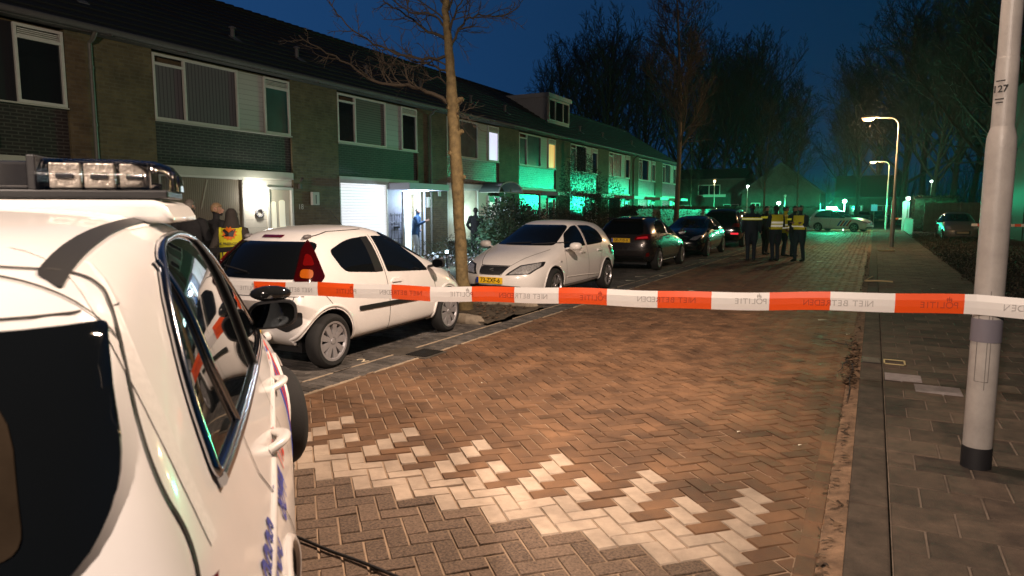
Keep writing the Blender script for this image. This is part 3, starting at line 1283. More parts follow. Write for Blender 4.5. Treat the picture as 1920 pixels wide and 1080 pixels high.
    def line(self, name, pts, fr, wdt, mat, off=.003, n=22, parent=None, mb=None, closed=False):
        """ribbon along a path, laid on the bodywork"""
        P = [V(p) for p in pts]
        if closed:
            P.append(P[0])
        S = []
        for i in range(len(P) - 1):
            for j in range(n):
                S.append(P[i].lerp(P[i + 1], j / n))
        S.append(P[-1])
        m = mb or MB()
        d = V(FR[fr][3])
        vs = []
        for i, p in enumerate(S):
            t = (S[min(i + 1, len(S) - 1)] - S[max(i - 1, 0)]).normalized()
            q_ = V((-t.y, t.x)) * wdt / 2
            for sg in (1, -1):
                h, nn = self.hit(fr, p.x + q_.x * sg, p.y + q_.y * sg)
                vs.append(h + nn * off)
        fs = []
        for i in range(len(S) - 1):
            a = i * 2
            f = (a, a + 1, a + 3, a + 2)
            nrm = (vs[a + 1] - vs[a]).cross(vs[a + 2] - vs[a])
            fs.append(f if nrm.dot(d) < 0 else tuple(reversed(f)))
        m.add(vs, fs)
        if mb is None:
            return m.build(name, mat, parent or self.root, smooth=60)

    def tubeline(self, name, pts, fr, r, mat, off=.003, n=10, parent=None, closed=False, flat=None):
        P = [V(p) for p in pts]
        if closed:
            P.append(P[0])
        S = []
        for i in range(len(P) - 1):
            k = max(1, int(((P[i + 1] - P[i]).length) / .03))
            for j in range(k):
                S.append(P[i].lerp(P[i + 1], j / k))
        S.append(P[-1])
        out = []
        for p in S:
            h, nn = self.hit(fr, p.x, p.y)
            out.append(h + nn * off)
        m = MB()
        m.tube(out, r, 8)
        return m.build(name, mat, parent or self.root, smooth=60)

    def wheels(self, spokes=8, rim=.2, rimmat=None, width=.19, steer=0.0, twin=False, hubcap=False):
        rimmat = rimmat or ALLOY
        R = self.wr
        for x in (0, self.wheelbase):
            for sg in (-1, 1):
                m = MB()
                hw = width / 2
                prof = [(rim, -hw * .9), (rim + .02, -hw), (R - .035, -hw), (R - .012, -hw * .8), (R, -hw * .55), (R, hw * .55), (R - .012, hw * .8), (R - .035, hw), (rim + .02, hw), (rim, hw * .9)]
                m.lathe(prof, 40, (0, 0, 0), (0, 1, 0))
                wl = m.build('wheel', TYRE, self.root, smooth=35)
                wl.location = (x, sg * (self.track - .0), R)
                m = MB()
                o = hw * .82 * sg
                m.lathe([(0, -.01 * sg + o * .6), (rim, -.01 * sg + o * .5)], 32, (0, 0, 0), (0, 1, 0), 1)
                m.lathe([(rim - .028, o * .78), (rim - .018, o * 1.12), (rim + .004, o * 1.14), (rim + .008, o * .9)], 40, (0, 0, 0), (0, 1, 0), 0)
                m.lathe([(0, o * 1.02), (.03, o * 1.01), (.034, o * .9), (.06, o * .88), (.065, o * .6)], 20, (0, 0, 0), (0, 1, 0), 0)
                for k in range(spokes):
                    for tw in ((-.17, .17) if twin else (0,)):
                        t = 2 * pi * k / spokes + tw
                        c, s_ = cos(t), sin(t)
                        cw, sw_ = -s_, c
                        r0, r1 = .04, rim - .015
                        w0, w1 = (.016, .012) if twin else ((.020, rim * .20 * 8 / spokes) if hubcap else (.022, .03))
                        ya, yb, yc = o * .95, o * 1.0, o * .55
                        P = []
                        for rr, ww, yy in ((r0, w0, ya), (r1, w1, yb)):
                            P += [(c * rr + cw * ww, yy, s_ * rr + sw_ * ww), (c * rr - cw * ww, yy, s_ * rr - sw_ * ww)]
                        for rr, ww, yy in ((r0, w0 * 1.2, yc), (r1, w1 * 1.1, yc)):
                            P += [(c * rr + cw * ww, yy, s_ * rr + sw_ * ww), (c * rr - cw * ww, yy, s_ * rr - sw_ * ww)]
                        m.add(P, [(0, 1, 3, 2), (0, 2, 6, 4), (1, 5, 7, 3)], 0)
                m.build('rim', [rimmat, INK], wl, smooth=30, fixn=False)
                if x and steer:
                    wl.rotation_euler = (0, 0, steer)

    def mirror(self, x, y, z, mat, s=1.0, glass=None, shape=(.075, .10, .065)):
        for sg in (-1, 1):
            m = MB()
            m.tube([(x + .02, sg * (y - .02), z - .05), (x, sg * (y + .06), z - .03)], [(.04, .02), (.035, .018)], 8)
            a, b, c = [q_ * s for q_ in shape]
            cx, cyy = x, sg * (y + .05 + b)
            n = 14
            vs = []
            for k, (dx, sc_) in enumerate(((-a * .5, .93), (-a * .35, 1.0), (a * .2, .97), (a * .7, .75), (a, .3))):
                for i in range(n):
                    t = 2 * pi * i / n
                    ct, st = cos(t), sin(t)
                    e = .75
                    vs.append((cx + dx, cyy + b * sc_ * math.copysign(abs(ct) ** e, ct), z + c * sc_ * math.copysign(abs(st) ** e, st)))
            fs = [tuple(range(n)), tuple(reversed(range(4 * n, 5 * n)))]
            for k in range(4):
                for i in range(n):
                    fs.append((k * n + i, (k + 1) * n + i, (k + 1) * n + (i + 1) % n, k * n + (i + 1) % n))
            m.add(vs, fs)
            o = m.build('wing_mirror', mat, self.root, smooth=50, fixn=True)
            m = MB()
            m.add([(cx - a * .5 - .003, cyy + b * .84 * math.copysign(abs(cos(2 * pi * i / n)) ** .75, cos(2 * pi * i / n)), z + c * .84 * math.copysign(abs(sin(2 * pi * i / n)) ** .75, sin(2 * pi * i / n))) for i in range(n)], [tuple(range(n))])
            m.build('mirror_glass', M('mirror_glass', (.5, .5, .5), .03, metal=1), o, fixn=False)

    def plate(self, fr, x, y, z, text, tilt=0.0, wdt=.52, hgt=.11, band=True, align=0.0):
        sg = -1 if fr == 'B' else 1
        m = MB()
        u = V((0, -1, 0)) if fr == 'B' else V((0, 1, 0))
        vv = V((sin(tilt), 0, cos(tilt)))
        nrm = u.cross(vv)
        c = V((x, y, z))
        m.obox(c, u * wdt / 2, vv * hgt / 2, nrm * .006)
        p = m.build('licence_plate', PLATEY, self.root, bevel=.003)
        m = MB()
        if band:
            m.obox(c + nrm * .0065 - u * (wdt / 2 - .024), u * .021, vv * (hgt / 2 - .005), nrm * .001)
            m.build('country_band', BLUEEU, p)
        text_mb(text, hgt * .98, INK, 'plate_lettering', p, basis(c + nrm * .0085 + u * (.02 + align) - vv * .0, u, vv), .0008, bold=.0012, squeeze=.92)
        return p


def st(x, zb, wb, zm, wm, zbelt, wbelt, xt, ze, wt, zt, xb=None, x0=None):
    """station: x of the lower body, xt of the top; half widths"""
    xb = x if xb is None else xb
    x0 = x if x0 is None else x0
    return ((V((x0, wb * .93, zb)), V((x, wb, zb + .10)), V((x, wm, zm)), V((xb, wbelt, zbelt)), V((xt, wt, ze))),
            (V((xt, wt * .55, ze + (zt - ze) * .8)), V((xt, 0, zt))))


def underbody(car, x0, x1, w_, z=.2):
    m = MB()
    m.box(x0, x1, -w_, w_, z, z + .12)
    m.build('underbody', BLKPL, car.root)

# ------------------------------------------------------------------ small white hatchback (rear view)
SEAM = M('panel_gap', (.02, .018, .016), .8)


def small_hatch():
    S = [st(-.38, .27, .66, .60, .72, .93, .66, .02, 1.325, .50, 1.395, xb=-.33, x0=-.30),
         st(-.24, .24, .765, .60, .80, .93, .735, .20, 1.385, .555, 1.44),
         st(.12, .22, .80, .60, .825, .93, .775, .50, 1.42, .58, 1.472),
         st(.70, .22, .805, .60, .825, .92, .785, .85, 1.435, .585, 1.48),
         st(1.30, .22, .805, .58, .825, .90, .785, 1.20, 1.415, .575, 1.465),
         st(1.90, .22, .80, .56, .825, .89, .775, 1.72, 1.21, .575, 1.27),
         st(2.30, .22, .80, .55, .825, .86, .755, 2.25, .95, .62, 1.02),
         st(2.62, .21, .78, .52, .81, .78, .72, 2.58, .85, .55, .91),
         st(2.86, .20, .68, .48, .74, .68, .64, 2.82, .72, .48, .77),
         st(3.0, .20, .52, .42, .58, .58, .52, 2.95, .63, .40, .67, x0=2.92)]
    h = V((-.0441, .99903, 0))
    rw = gnd(630, 690)
    A = math.atan2(h.y, h.x)
    left = V((-h.y, h.x, 0))
    loc = rw + left * .825
    c = Car('parked_car', 'small white three-door hatchback seen from behind beside the police car, with tall red tail lights', 'car', loc, A, S,
            WHITE, 'cars parked along the kerb', wheelbase=2.365, track=.735, wr=.285, arch=.335, cap_bulge_rear=.13)
    c.root.location.z = 0
    underbody(c, -.25, 2.8, .6, .19)
    c.wheels(9, .205, M('grey_hubcap', (.36, .35, .36), .42, metal=.45), width=.17, hubcap=True)
    # glass
    for f in ('R', 'L'):
        g = c.patch('side_window', rounded([(.17, 1.21), (.28, .985), (.84, .94), (.955, .94), (.885, 1.345), (.50, 1.325)], [.07, .10, .02, .02, .02, .18]), f, GLASS)
        g2 = c.patch('side_window', rounded([(1.03, .93), (1.93, .875), (1.80, 1.03), (1.42, 1.27), (1.24, 1.335), (.965, 1.345)], [.03, .05, .1, .12, .08, .03]), f, GLASS)
        c.patch('window_pillar', rounded([(.80, .945), (.955, .942), (.885, 1.342), (.76, 1.34)], .01), f, BLKPL, off=.006, parent=g)
        m = MB()
        c.line('panel_gap', [(.93, 1.36), (.985, .92), (1.0, .5), (.99, .27)], f, .008, SEAM, mb=m)
        c.line('panel_gap', [(.99, .27), (1.9, .26), (2.02, .35), (2.02, .8)], f, .007, SEAM, mb=m)
        c.line('panel_gap', [(-.12, .83), (-.02, .72), (.06, .62)], f, .007, SEAM, mb=m)
        c.line('panel_gap', [(.06, 1.35), (.35, 1.41), (.9, 1.425)], f, .006, SEAM, mb=m)
        m.build('panel_gap', SEAM, c.root)
        c.patch('rub_strip', rounded([(.43, .55), (.43, .60), (2.02, .575), (2.04, .525)], .02), f, BLKPL, off=.014, drop=.02)
        c.patch('door_handle', rounded([(1.07, .80), (1.09, .84), (1.27, .835), (1.27, .795)], .018), f, WHITE, off=.02, drop=.03)
        # flared arch lips
        for x in (0, 2.365):
            pts = [(x + .36 * cos(t), .30 + .36 * sin(t)) for t in [pi * k / 16 for k in range(-1, 18)]]
            c.tubeline('arch_lip', pts, f, .018, WHITE, off=.0)
    c.patch('rear_window', rounded([(-.66, .945), (.66, .945), (.545, 1.31), (-.545, 1.31)], [.06, .06, .08, .08]), 'B', GLASS, off=.006)
    for f in ('RB', 'LB'):
        t = c.patch('taillight', rounded([(.19, .925), (.46, .905), (.50, .96), (.42, 1.20), (.36, 1.335), (.29, 1.24)], .02), f, M('dark_red_lens', (.030, .001, .0015), .08, coat=1), off=.012)
        c.patch('brake_lens', rounded([(.285, 1.07), (.40, 1.07), (.375, 1.17), (.325, 1.19)], .03), f, REDL, off=.018, parent=t)
        c.patch('indicator_lens', rounded([(.25, .955), (.37, .945), (.385, 1.03), (.27, 1.04)], .035), f, AMBL, off=.018, parent=t)
    c.patch('high_brake_light', rounded([(-.14, 1.347), (.14, 1.347), (.14, 1.372), (-.14, 1.372)], .008), 'B', REDL, off=.012)
    # bumper: dark reflector pods and plate
    for sg in (1, -1):
        b = c.patch('bumper_pod', rounded([(sg * .42, .48), (sg * .50, .60), (sg * .70, .63), (sg * .70, .50), (sg * .55, .42)], .03), 'B', BLKPL, off=.006)
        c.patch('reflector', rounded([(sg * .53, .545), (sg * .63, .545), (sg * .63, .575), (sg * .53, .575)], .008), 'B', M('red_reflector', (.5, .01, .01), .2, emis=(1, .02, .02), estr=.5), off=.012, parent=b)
    c.patch('bumper_top_trim', rounded([(-.66, .80), (.66, .80), (.62, .84), (-.62, .84)], .01), 'B', BLKPL, off=.004)
    m = MB()
    c.line('seam', [(-.7, .78), (.7, .78)], 'B', .008, SEAM, mb=m)
    c.line('seam', [(-.62, .78), (-.6, .66), (-.35, .60), (.35, .60), (.6, .66), (.62, .78)], 'B', .007, SEAM, mb=m)
    m.build('tailgate_gap', SEAM, c.root)
    m = MB()
    p, n = c.hit('B', 0, 1.0)
    m.tube([p + n * .02, p + n * .035 + V((0, .3, .05))], .009, 8)
    m.build('rear_wiper', BLKPL, c.root)
    c.mirror(1.93, .78, .97, BLKPL, .9)
    c.plate('B', c.hit('B', 0, .40)[0].x - .012, -.02, .385, 'KDF-5', align=.07)
    m = MB()
    m.ball((c.hit('B', -.33, .37)[0].x - .03, -.335, .37), (.05, .05, .05), 12)
    m.build('tow_ball_cover', WHITE, c.root, smooth=60)
    # hinges and aerial at the rear roof edge, front lamp
    for sg in (1, -1):
        m = MB()
        a = c.hit('T', .12, sg * .42)[0]
        m.ball((a.x - .03, a.y, a.z - .01), (.07, .035, .03), 10)
        m.build('tailgate_hinge', M('grey_hinge', (.12, .11, .11), .5), c.root, smooth=60)
    a = c.hit('T', 1.2, 0)[0]
    m = MB()
    m.tube([a, a + V((-.25, 0, .20))], [.006, .003], 6)
    m.build('aerial', INK, c.root)
    for f in ('R', 'L'):
        c.patch('headlight', rounded([(2.45, .74), (2.78, .60), (2.84, .66), (2.70, .76), (2.52, .80)], .04), f, HEADL, off=.006)
    c.patch('windscreen', rounded([(-.66, .99), (.66, .99), (.54, 1.38), (-.54, 1.38)], .08), 'F', GLASS, off=.006)
    return c


hatch = small_hatch()


# ------------------------------------------------------------------ white five-door hatchback (front view)
def five_door():
    S = [st(-.68, .30, .68, .62, .76, .93, .70, -.45, 1.30, .50, 1.36, xb=-.62, x0=-.6),
         st(-.45, .24, .80, .62, .83, .95, .76, -.15, 1.37, .55, 1.41),
         st(.0, .22, .83, .62, .855, .95, .79, .35, 1.40, .575, 1.445),
         st(.8, .20, .83, .60, .85, .93, .80, .9, 1.41, .58, 1.455),
         st(1.3, .20, .83, .60, .85, .91, .80, 1.2, 1.38, .575, 1.43),
         st(1.85, .20, .83, .60, .85, .90, .79, 1.65, 1.18, .58, 1.24),
         st(2.3, .20, .835, .60, .86, .89, .77, 2.15, .95, .63, 1.00),
         st(2.7, .19, .82, .58, .84, .80, .74, 2.65, .85, .57, .91),
         st(3.05, .18, .75, .50, .79, .70, .68, 3.0, .74, .50, .79),
         st(3.22, .17, .62, .42, .66, .58, .60, 3.18, .63, .44, .67, x0=3.15)]
    loc = V((-5.72, 13.55, 0))
    c = Car('parked_car', 'white five-door hatchback facing the viewer with a dark grille, behind the tree bed', 'car', loc, rad(-91.5), S, WHITE,
            'cars parked along the kerb', wheelbase=2.47, track=.765, wr=.305, arch=.345, cap_bulge_front=.17)
    underbody(c, -.4, 2.9, .62, .17)
    c.wheels(5, .215, ALLOY, width=.19, twin=True)
    for f in ('R', 'L'):
        c.patch('side_window', rounded([(1.02, .955), (1.93, .935), (1.58, 1.19), (1.20, 1.33), (1.03, 1.345)], [.02, .06, .1, .1, .03]), f, GLASS)
        c.patch('side_window', rounded([(.02, 1.03), (.16, .975), (.93, .955), (.95, 1.345), (.45, 1.335), (.13, 1.22)], [.06, .06, .02, .03, .12, .1]), f, GLASS)
        m = MB()
        c.line('g', [(.97, 1.37), (.98, .93), (.99, .30)], f, .007, SEAM, mb=m)
        c.line('g', [(.25, .96), (.30, .75), (.42, .55), (.45, .30)], f, .006, SEAM, mb=m)
        c.line('g', [(1.95, .9), (2.0, .75), (2.05, .34)], f, .007, SEAM, mb=m)
        c.line('g', [(.45, .30), (2.05, .28)], f, .006, SEAM, mb=m)
        m.build('panel_gap', SEAM, c.root)
        for x in (.28, 1.12):
            c.patch('door_handle', rounded([(x, .825), (x, .86), (x + .2, .855), (x + .2, .82)], .016), f, WHITE, off=.025, drop=.03)
        c.patch('side_indicator', rounded([(2.18, .70), (2.18, .73), (2.25, .725), (2.25, .70)], .01), f, HEADL, off=.008)
        c.tubeline('sill_crease', [(.4, .36), (1.2, .40), (2.0, .42)], f, .012, WHITE, off=-.004)
        for x in (0, 2.47):
            pts = [(x + .36 * cos(t), .31 + .36 * sin(t)) for t in [pi * k / 16 for k in range(-1, 18)]]
            c.tubeline('arch_lip', pts, f, .014, WHITE, off=.0)
    c.patch('windscreen', rounded([(-.60, .99), (.60, .99), (.50, 1.35), (-.50, 1.35)], [.05, .05, .09, .09]), 'F', GLASS, off=.007)
    m = MB()
    for sg, yy in ((1, -.35), (1, .2)):
        P = [c.hit('F', yy + .5 * k / 8, 1.0 + .03 * k / 8) for k in range(9)]
        m.tube([p + n * .02 for p, n in P], .009, 6)
    m.build('windscreen_wiper', BLKPL, c.root)
    c.patch('rear_window', rounded([(-.52, .99), (.52, .99), (.46, 1.27), (-.46, 1.27)], .08), 'B', GLASS, off=.006)
    # lamps, grille
    for sg in (1, -1):
        hl = c.patch('headlight', rounded([(sg * .28, .53), (sg * .66, .55), (sg * .755, .67), (sg * .74, .745), (sg * .45, .69)], .02), 'F', BLKPL, off=.006, grid=.03)
        c.patch('lamp_lens', rounded([(sg * .34, .545), (sg * .64, .565), (sg * .73, .67), (sg * .715, .725), (sg * .48, .675)], .02), 'F', HEADL, off=.010, parent=hl, grid=.03)
    gr = c.patch('grille', rounded([(-.27, .665), (.27, .665), (.21, .545), (-.21, .545)], .025), 'F', M('grille_mesh', (.015, .015, .016), .5, bump=1, bscale=160), off=.005, grid=.03)
    p, n = c.hit('F', 0, .605)
    for k in (-1, 1):
        m = MB()
        m.obox(p + n * .012 + V((0, 0, .018 * k)), V((.004, 0, 0)), V((0, .035, .012)), V((0, 0, .010)))
        m.build('badge_bar', ALLOY, gr)
    c.tubeline('grille_rim', [(-.28, .672), (.28, .672), (.215, .537), (-.215, .537)], 'F', .006, CHROME, off=.006, closed=True, parent=gr)
    c.patch('lower_intake', rounded([(-.62, .235), (.62, .235), (.55, .345), (.25, .36), (-.25, .36), (-.55, .345)], .04), 'F', BLKPL, off=.004)
    m = MB()
    c.line('g', [(-.29, .68), (-.42, .80), (-.62, .93)], 'F', .008, SEAM, mb=m)
    c.line('g', [(.29, .68), (.42, .80), (.62, .93)], 'F', .008, SEAM, mb=m)
    c.line('g', [(-.29, .68), (.29, .68)], 'F', .008, SEAM, mb=m)
    m.build('bonnet_gap', SEAM, c.root)
    c.plate('F', c.hit('F', 0, .435)[0].x + .014, 0, .44, '73-ZXF-6', tilt=-.05)
    c.mirror(1.93, .80, .98, WHITE, 1.15)
    for f in ('RB', 'LB'):
        c.patch('taillight', rounded([(.22, .72), (.40, .72), (.42, .9), (.26, .92)], .03), f, REDL, off=.008)
    return c


ibiza = five_door()


# ------------------------------------------------------------------ dark hatchback (rear view)
def dark_hatch():
    paint = M('dark_grey_paint', (.030, .025, .026), .25, metal=.4, coat=1)
    S = [st(-.72, .30, .68, .62, .78, .95, .73, -.42, 1.34, .50, 1.41, xb=-.68, x0=-.6),
         st(-.50, .24, .80, .62, .84, .97, .78, -.15, 1.39, .55, 1.45),
         st(.0, .22, .84, .62, .865, .97, .80, .35, 1.42, .575, 1.475),
         st(.8, .20, .84, .60, .86, .95, .81, .9, 1.43, .58, 1.48),
         st(1.3, .20, .84, .60, .86, .93, .81, 1.2, 1.40, .575, 1.455),
         st(1.9, .20, .84, .60, .86, .92, .80, 1.65, 1.2, .58, 1.26),
         st(2.3, .20, .84, .60, .865, .90, .78, 2.2, .97, .63, 1.02),
         st(2.75, .19, .82, .58, .84, .82, .74, 2.65, .87, .57, .93),
         st(3.05, .18, .75, .50, .79, .72, .68, 3.0, .76, .50, .80),
         st(3.25, .17, .62, .42, .66, .58, .60, 3.2, .63, .44, .67, x0=3.15)]
    c = Car('parked_car', 'dark grey hatchback seen from behind with red tail lights and a yellow plate', 'car', V((-5.98, 18.35, 0)), rad(90), S, paint,
            'cars parked along the kerb', wheelbase=2.49, track=.775, wr=.31, arch=.35)
    underbody(c, -.4, 2.9, .62, .17)
    c.wheels(7, .22, ALLOY, width=.2, twin=True)
    gl = M('side_glass_reflecting', (.02, .018, .012), .05, spec=.9)
    for f in ('R', 'L'):
        for o_ in (rounded([(1.0, .98), (2.05, .95), (1.62, 1.22), (1.22, 1.355), (1.02, 1.365)], [.02, .06, .1, .1, .03]),
                   rounded([(-.02, 1.07), (.12, 1.0), (.92, .98), (.94, 1.365), (.45, 1.355), (.12, 1.26)], [.06, .06, .02, .03, .12, .1])):
            g = c.patch('side_window', o_, f, gl)
            c.tubeline('window_trim', o_, f, .007, CHROME, off=.004, closed=True, parent=g)
        for x in (.28, 1.12):
            c.patch('door_handle', rounded([(x, .845), (x, .88), (x + .2, .875), (x + .2, .84)], .016), f, paint, off=.025, drop=.03)
        m = MB()
        c.line('g', [(.97, 1.37), (.98, .93), (.99, .30)], f, .007, INK, mb=m)
        c.line('g', [(1.95, .9), (2.0, .75), (2.05, .34), (.45, .3), (.3, .8)], f, .007, INK, mb=m)
        m.build('panel_gap', INK, c.root)
        c.tubeline('sill_trim', [(.42, .25), (2.05, .25)], f, .012, CHROME, off=.0)
    c.patch('rear_window', rounded([(-.58, .99), (.58, .99), (.50, 1.33), (-.50, 1.33)], [.1, .1, .1, .1]), 'B', GLASS, off=.006)
    m = MB()
    a, n = c.hit('B', 0, 1.36)
    m.box(a.x - .1, a.x + .15, -.50, .50, 1.385, 1.42)
    m.build('roof_spoiler', paint, c.root, bevel=.015)
    for sg in (1, -1):
        t = c.patch('taillight', rounded([(sg * .36, .84), (sg * .78, .86), (sg * .78, 1.0), (sg * .60, .99), (sg * .38, .93)], .03), 'B', REDL, off=.008)
        c.patch('lit_lens', rounded([(sg * .42, .87), (sg * .70, .885), (sg * .68, .945), (sg * .44, .915)], .02), 'B', M('tail_lens_glint', (.5, .02, .03), .15, emis=(1, .03, .05), estr=.12), off=.013, parent=t)  # faint glow put into the lens as a glint
        c.patch('reflector', rounded([(sg * .66, .40), (sg * .74, .42), (sg * .74, .52), (sg * .68, .50)], .01), 'B', REDL, off=.008)
    c.plate('B', c.hit('B', 0, .84)[0].x - .010, 0, .835, 'SK-710-X')
    m = MB()
    c.line('g', [(-.72, .62), (-.4, .58), (.4, .58), (.72, .62)], 'B', .010, INK, mb=m)
    c.line('g', [(-.70, .76), (.70, .76)], 'B', .008, INK, mb=m)
    m.build('tailgate_gap', INK, c.root)
    c.patch('bumper_insert', rounded([(-.62, .30), (.62, .30), (.56, .42), (-.56, .42)], .04), 'B', BLKPL, off=.004)
    c.mirror(1.95, .81, 1.0, paint, 1.1)
    c.patch('windscreen', rounded([(-.70, 1.0), (.70, 1.0), (.55, 1.37), (-.55, 1.37)], .08), 'F', GLASS, off=.006)
    for f in ('RF', 'LF'):
        pass
    a = c.hit('T', -.1, 0)[0]
    m = MB()
    m.prism([(0, 0), (.14, 0), (.02, .06), (0, .06)], (a.x, -.006, a.z - .01), (1, 0, 0), (0, 0, 1), (0, .012, 0))
    m.build('roof_aerial', paint, c.root)
    return c


fiesta = dark_hatch()


# ------------------------------------------------------------------ black saloon facing the viewer
def black_car():
    paint = M('black_paint', (.010, .010, .013), .2, metal=.3, coat=1)
    S = [st(-.78, .32, .68, .62, .76, .95, .70, -.60, 1.02, .56, 1.05, xb=-.75, x0=-.7),
         st(-.5, .24, .82, .62, .87, .97, .79, -.25, 1.22, .56, 1.27),
         st(.0, .22, .86, .62, .89, .97, .82, .35, 1.37, .58, 1.41),
         st(.9, .20, .86, .60, .885, .95, .82, .95, 1.39, .59, 1.435),
         st(1.5, .20, .86, .60, .885, .93, .82, 1.4, 1.36, .58, 1.41),
         st(2.1, .20, .86, .60, .885, .92, .81, 1.9, 1.17, .59, 1.23),
         st(2.5, .20, .86, .60, .89, .90, .79, 2.4, .97, .66, 1.02),
         st(3.0, .19, .84, .58, .86, .82, .76, 2.9, .88, .60, .94),
         st(3.35, .18, .77, .50, .81, .72, .70, 3.3, .77, .52, .82),
         st(3.52, .17, .64, .42, .68, .60, .62, 3.48, .66, .46, .70, x0=3.45)]
    c = Car('parked_car', 'black car facing the viewer with chrome window trim, parked behind the dark grey hatchback', 'car', V((-6.02, 27.35, 0)), rad(-90), S, paint,
            'cars parked along the kerb', wheelbase=2.70, track=.80, wr=.32, arch=.36)
    underbody(c, -.4, 3.1, .62, .17)
    c.wheels(5, .23, ALLOY, width=.2, twin=True)
    for f in ('R', 'L'):
        for o_ in (rounded([(1.15, .98), (2.22, .95), (1.82, 1.2), (1.42, 1.32), (1.17, 1.335)], [.02, .06, .1, .1, .03]),
                   rounded([(-.05, 1.03), (.12, 1.0), (1.06, .98), (1.08, 1.335), (.55, 1.325), (.15, 1.2)], [.06, .06, .02, .03, .12, .1])):
            g = c.patch('side_window', o_, f, M('side_glass_reflecting', (.02, .018, .012), .05))
            c.tubeline('window_trim', o_, f, .008, CHROME, off=.004, closed=True, parent=g)
        c.tubeline('sill_trim', [(.42, .24), (2.25, .24)], f, .014, CHROME, off=.0)
        for x in (.35, 1.3):
            c.patch('door_handle', rounded([(x, .83), (x, .865), (x + .2, .86), (x + .2, .825)], .016), f, CHROME, off=.02, drop=.03)
    c.patch('windscreen', rounded([(-.72, 1.0), (.72, 1.0), (.57, 1.34), (-.57, 1.34)], .08), 'F', GLASS, off=.007)
    for sg in (1, -1):
        c.patch('headlight', rounded([(sg * .40, .60), (sg * .62, .60), (sg * .76, .76), (sg * .70, .77), (sg * .5, .70)], .03), 'F', HEADL, off=.008)
    gr = c.patch('grille', rounded([(-.34, .72), (.34, .72), (.27, .52), (-.27, .52)], .05), 'F', BLKPL, off=.005)
    c.tubeline('grille_rim', rounded([(-.35, .725), (.35, .725), (.275, .515), (-.275, .515)], .05), 'F', .009, CHROME, off=.006, closed=True, parent=gr)
    p, n = c.hit('F', 0, .62)
    m = MB()
    m.lathe([(.075, .0), (.085, .01), (.095, 0)], 24, p + n * .012, n)
    m.box(p.x + .012, p.x + .02, -.2, .2, .612, .628)
    m.build('grille_star', CHROME, gr)
    c.patch('lower_intake', rounded([(-.66, .24), (.66, .24), (.6, .36), (-.6, .36)], .04), 'F', INK, off=.004)
    m = MB()
    c.line('g', [(-.60, .285), (.60, .285)], 'F', .02, CHROME, off=.012, mb=m)
    m.build('intake_trim', CHROME, c.root)
    c.mirror(2.1, .83, 1.0, paint, 1.1)
    return c


merc = black_car()


# ------------------------------------------------------------------ dark tall car beyond (rear view), a police car facing away
def dark_suv():
    paint = M('black_paint', (.010, .010, .013), .2)
    S = [st(-.90, .36, .76, .68, .84, 1.05, .80, -.66, 1.56, .60, 1.62, xb=-.86, x0=-.8),
         st(-.60, .28, .86, .68, .90, 1.08, .84, -.30, 1.63, .66, 1.68),
         st(.0, .26, .88, .68, .92, 1.08, .86, .35, 1.65, .68, 1.70),
         st(.9, .26, .88, .66, .915, 1.06, .86, .95, 1.65, .68, 1.70),
         st(1.5, .26, .88, .66, .915, 1.05, .86, 1.45, 1.60, .67, 1.66),
         st(2.1, .26, .88, .66, .915, 1.04, .85, 1.95, 1.34, .66, 1.40),
         st(2.6, .26, .88, .66, .92, 1.02, .83, 2.45, 1.08, .70, 1.14),
         st(3.1, .25, .86, .64, .89, .94, .80, 3.0, 1.0, .64, 1.05),
         st(3.5, .25, .74, .56, .80, .80, .70, 3.45, .85, .54, .90, x0=3.4)]
    c = Car('parked_car', 'tall black estate car seen from behind with one red light, nearest the officers', 'car', V((-5.95, 31.6, 0)), rad(90), S, paint,
            'cars parked along the kerb', wheelbase=2.72, track=.82, wr=.34, arch=.38)
    underbody(c, -.4, 3.1, .62, .2)
    c.wheels(5, .24, ALLOY, width=.21, twin=True)
    for f in ('R', 'L'):
        for o_ in (rounded([(1.15, 1.12), (2.22, 1.08), (1.82, 1.42), (1.42, 1.56), (1.17, 1.575)], [.02, .06, .1, .1, .03]),
                   rounded([(-.45, 1.2), (-.3, 1.14), (1.06, 1.12), (1.08, 1.575), (.2, 1.57), (-.3, 1.48)], [.06, .06, .02, .03, .12, .1])):
            g = c.patch('side_window', o_, f, M('side_glass_reflecting', (.02, .018, .012), .05))
            c.tubeline('window_trim', o_, f, .012, CHROME, off=.006, closed=True, parent=g)
        m = MB()
        P = [c.hit('T', x, (-.62 if f == 'R' else .62))[0] + V((0, 0, .05)) for x in (-.3, .2, .8, 1.4)]
        m.tube(P, .018, 8)
        m.build('roof_rail', CHROME, c.root, smooth=50)
    c.patch('rear_window', rounded([(-.68, 1.10), (.68, 1.10), (.60, 1.53), (-.60, 1.53)], .1), 'B', GLASS, off=.006)
    for sg in (1, -1):
        c.patch('taillight', rounded([(sg * .5, .90), (sg * .82, .90), (sg * .80, 1.06), (sg * .6, 1.06)], .03), 'B', REDL, off=.008)
    c.patch('fog_light', rounded([(-.78, .58), (-.48, .58), (-.48, .65), (-.78, .65)], .02), 'B', M('lit_fog_light', (.5, .01, .01), .3, emis=(1, .03, .05), estr=1.1), off=.012)
    c.patch('bumper_insert', rounded([(-.62, .40), (.62, .40), (.56, .52), (-.56, .52)], .04), 'B', INK, off=.004)
    m = MB()
    c.line('g', [(-.75, .76), (.75, .76)], 'B', .02, CHROME, off=.008, mb=m)
    m.build('tailgate_trim', CHROME, c.root)
    c.plate('B', c.hit('B', 0, .86)[0].x - .01, 0, .86, '', band=True) if False else None
    c.mirror(2.15, .87, 1.16, paint, 1.2)
    return c


suv = dark_suv()


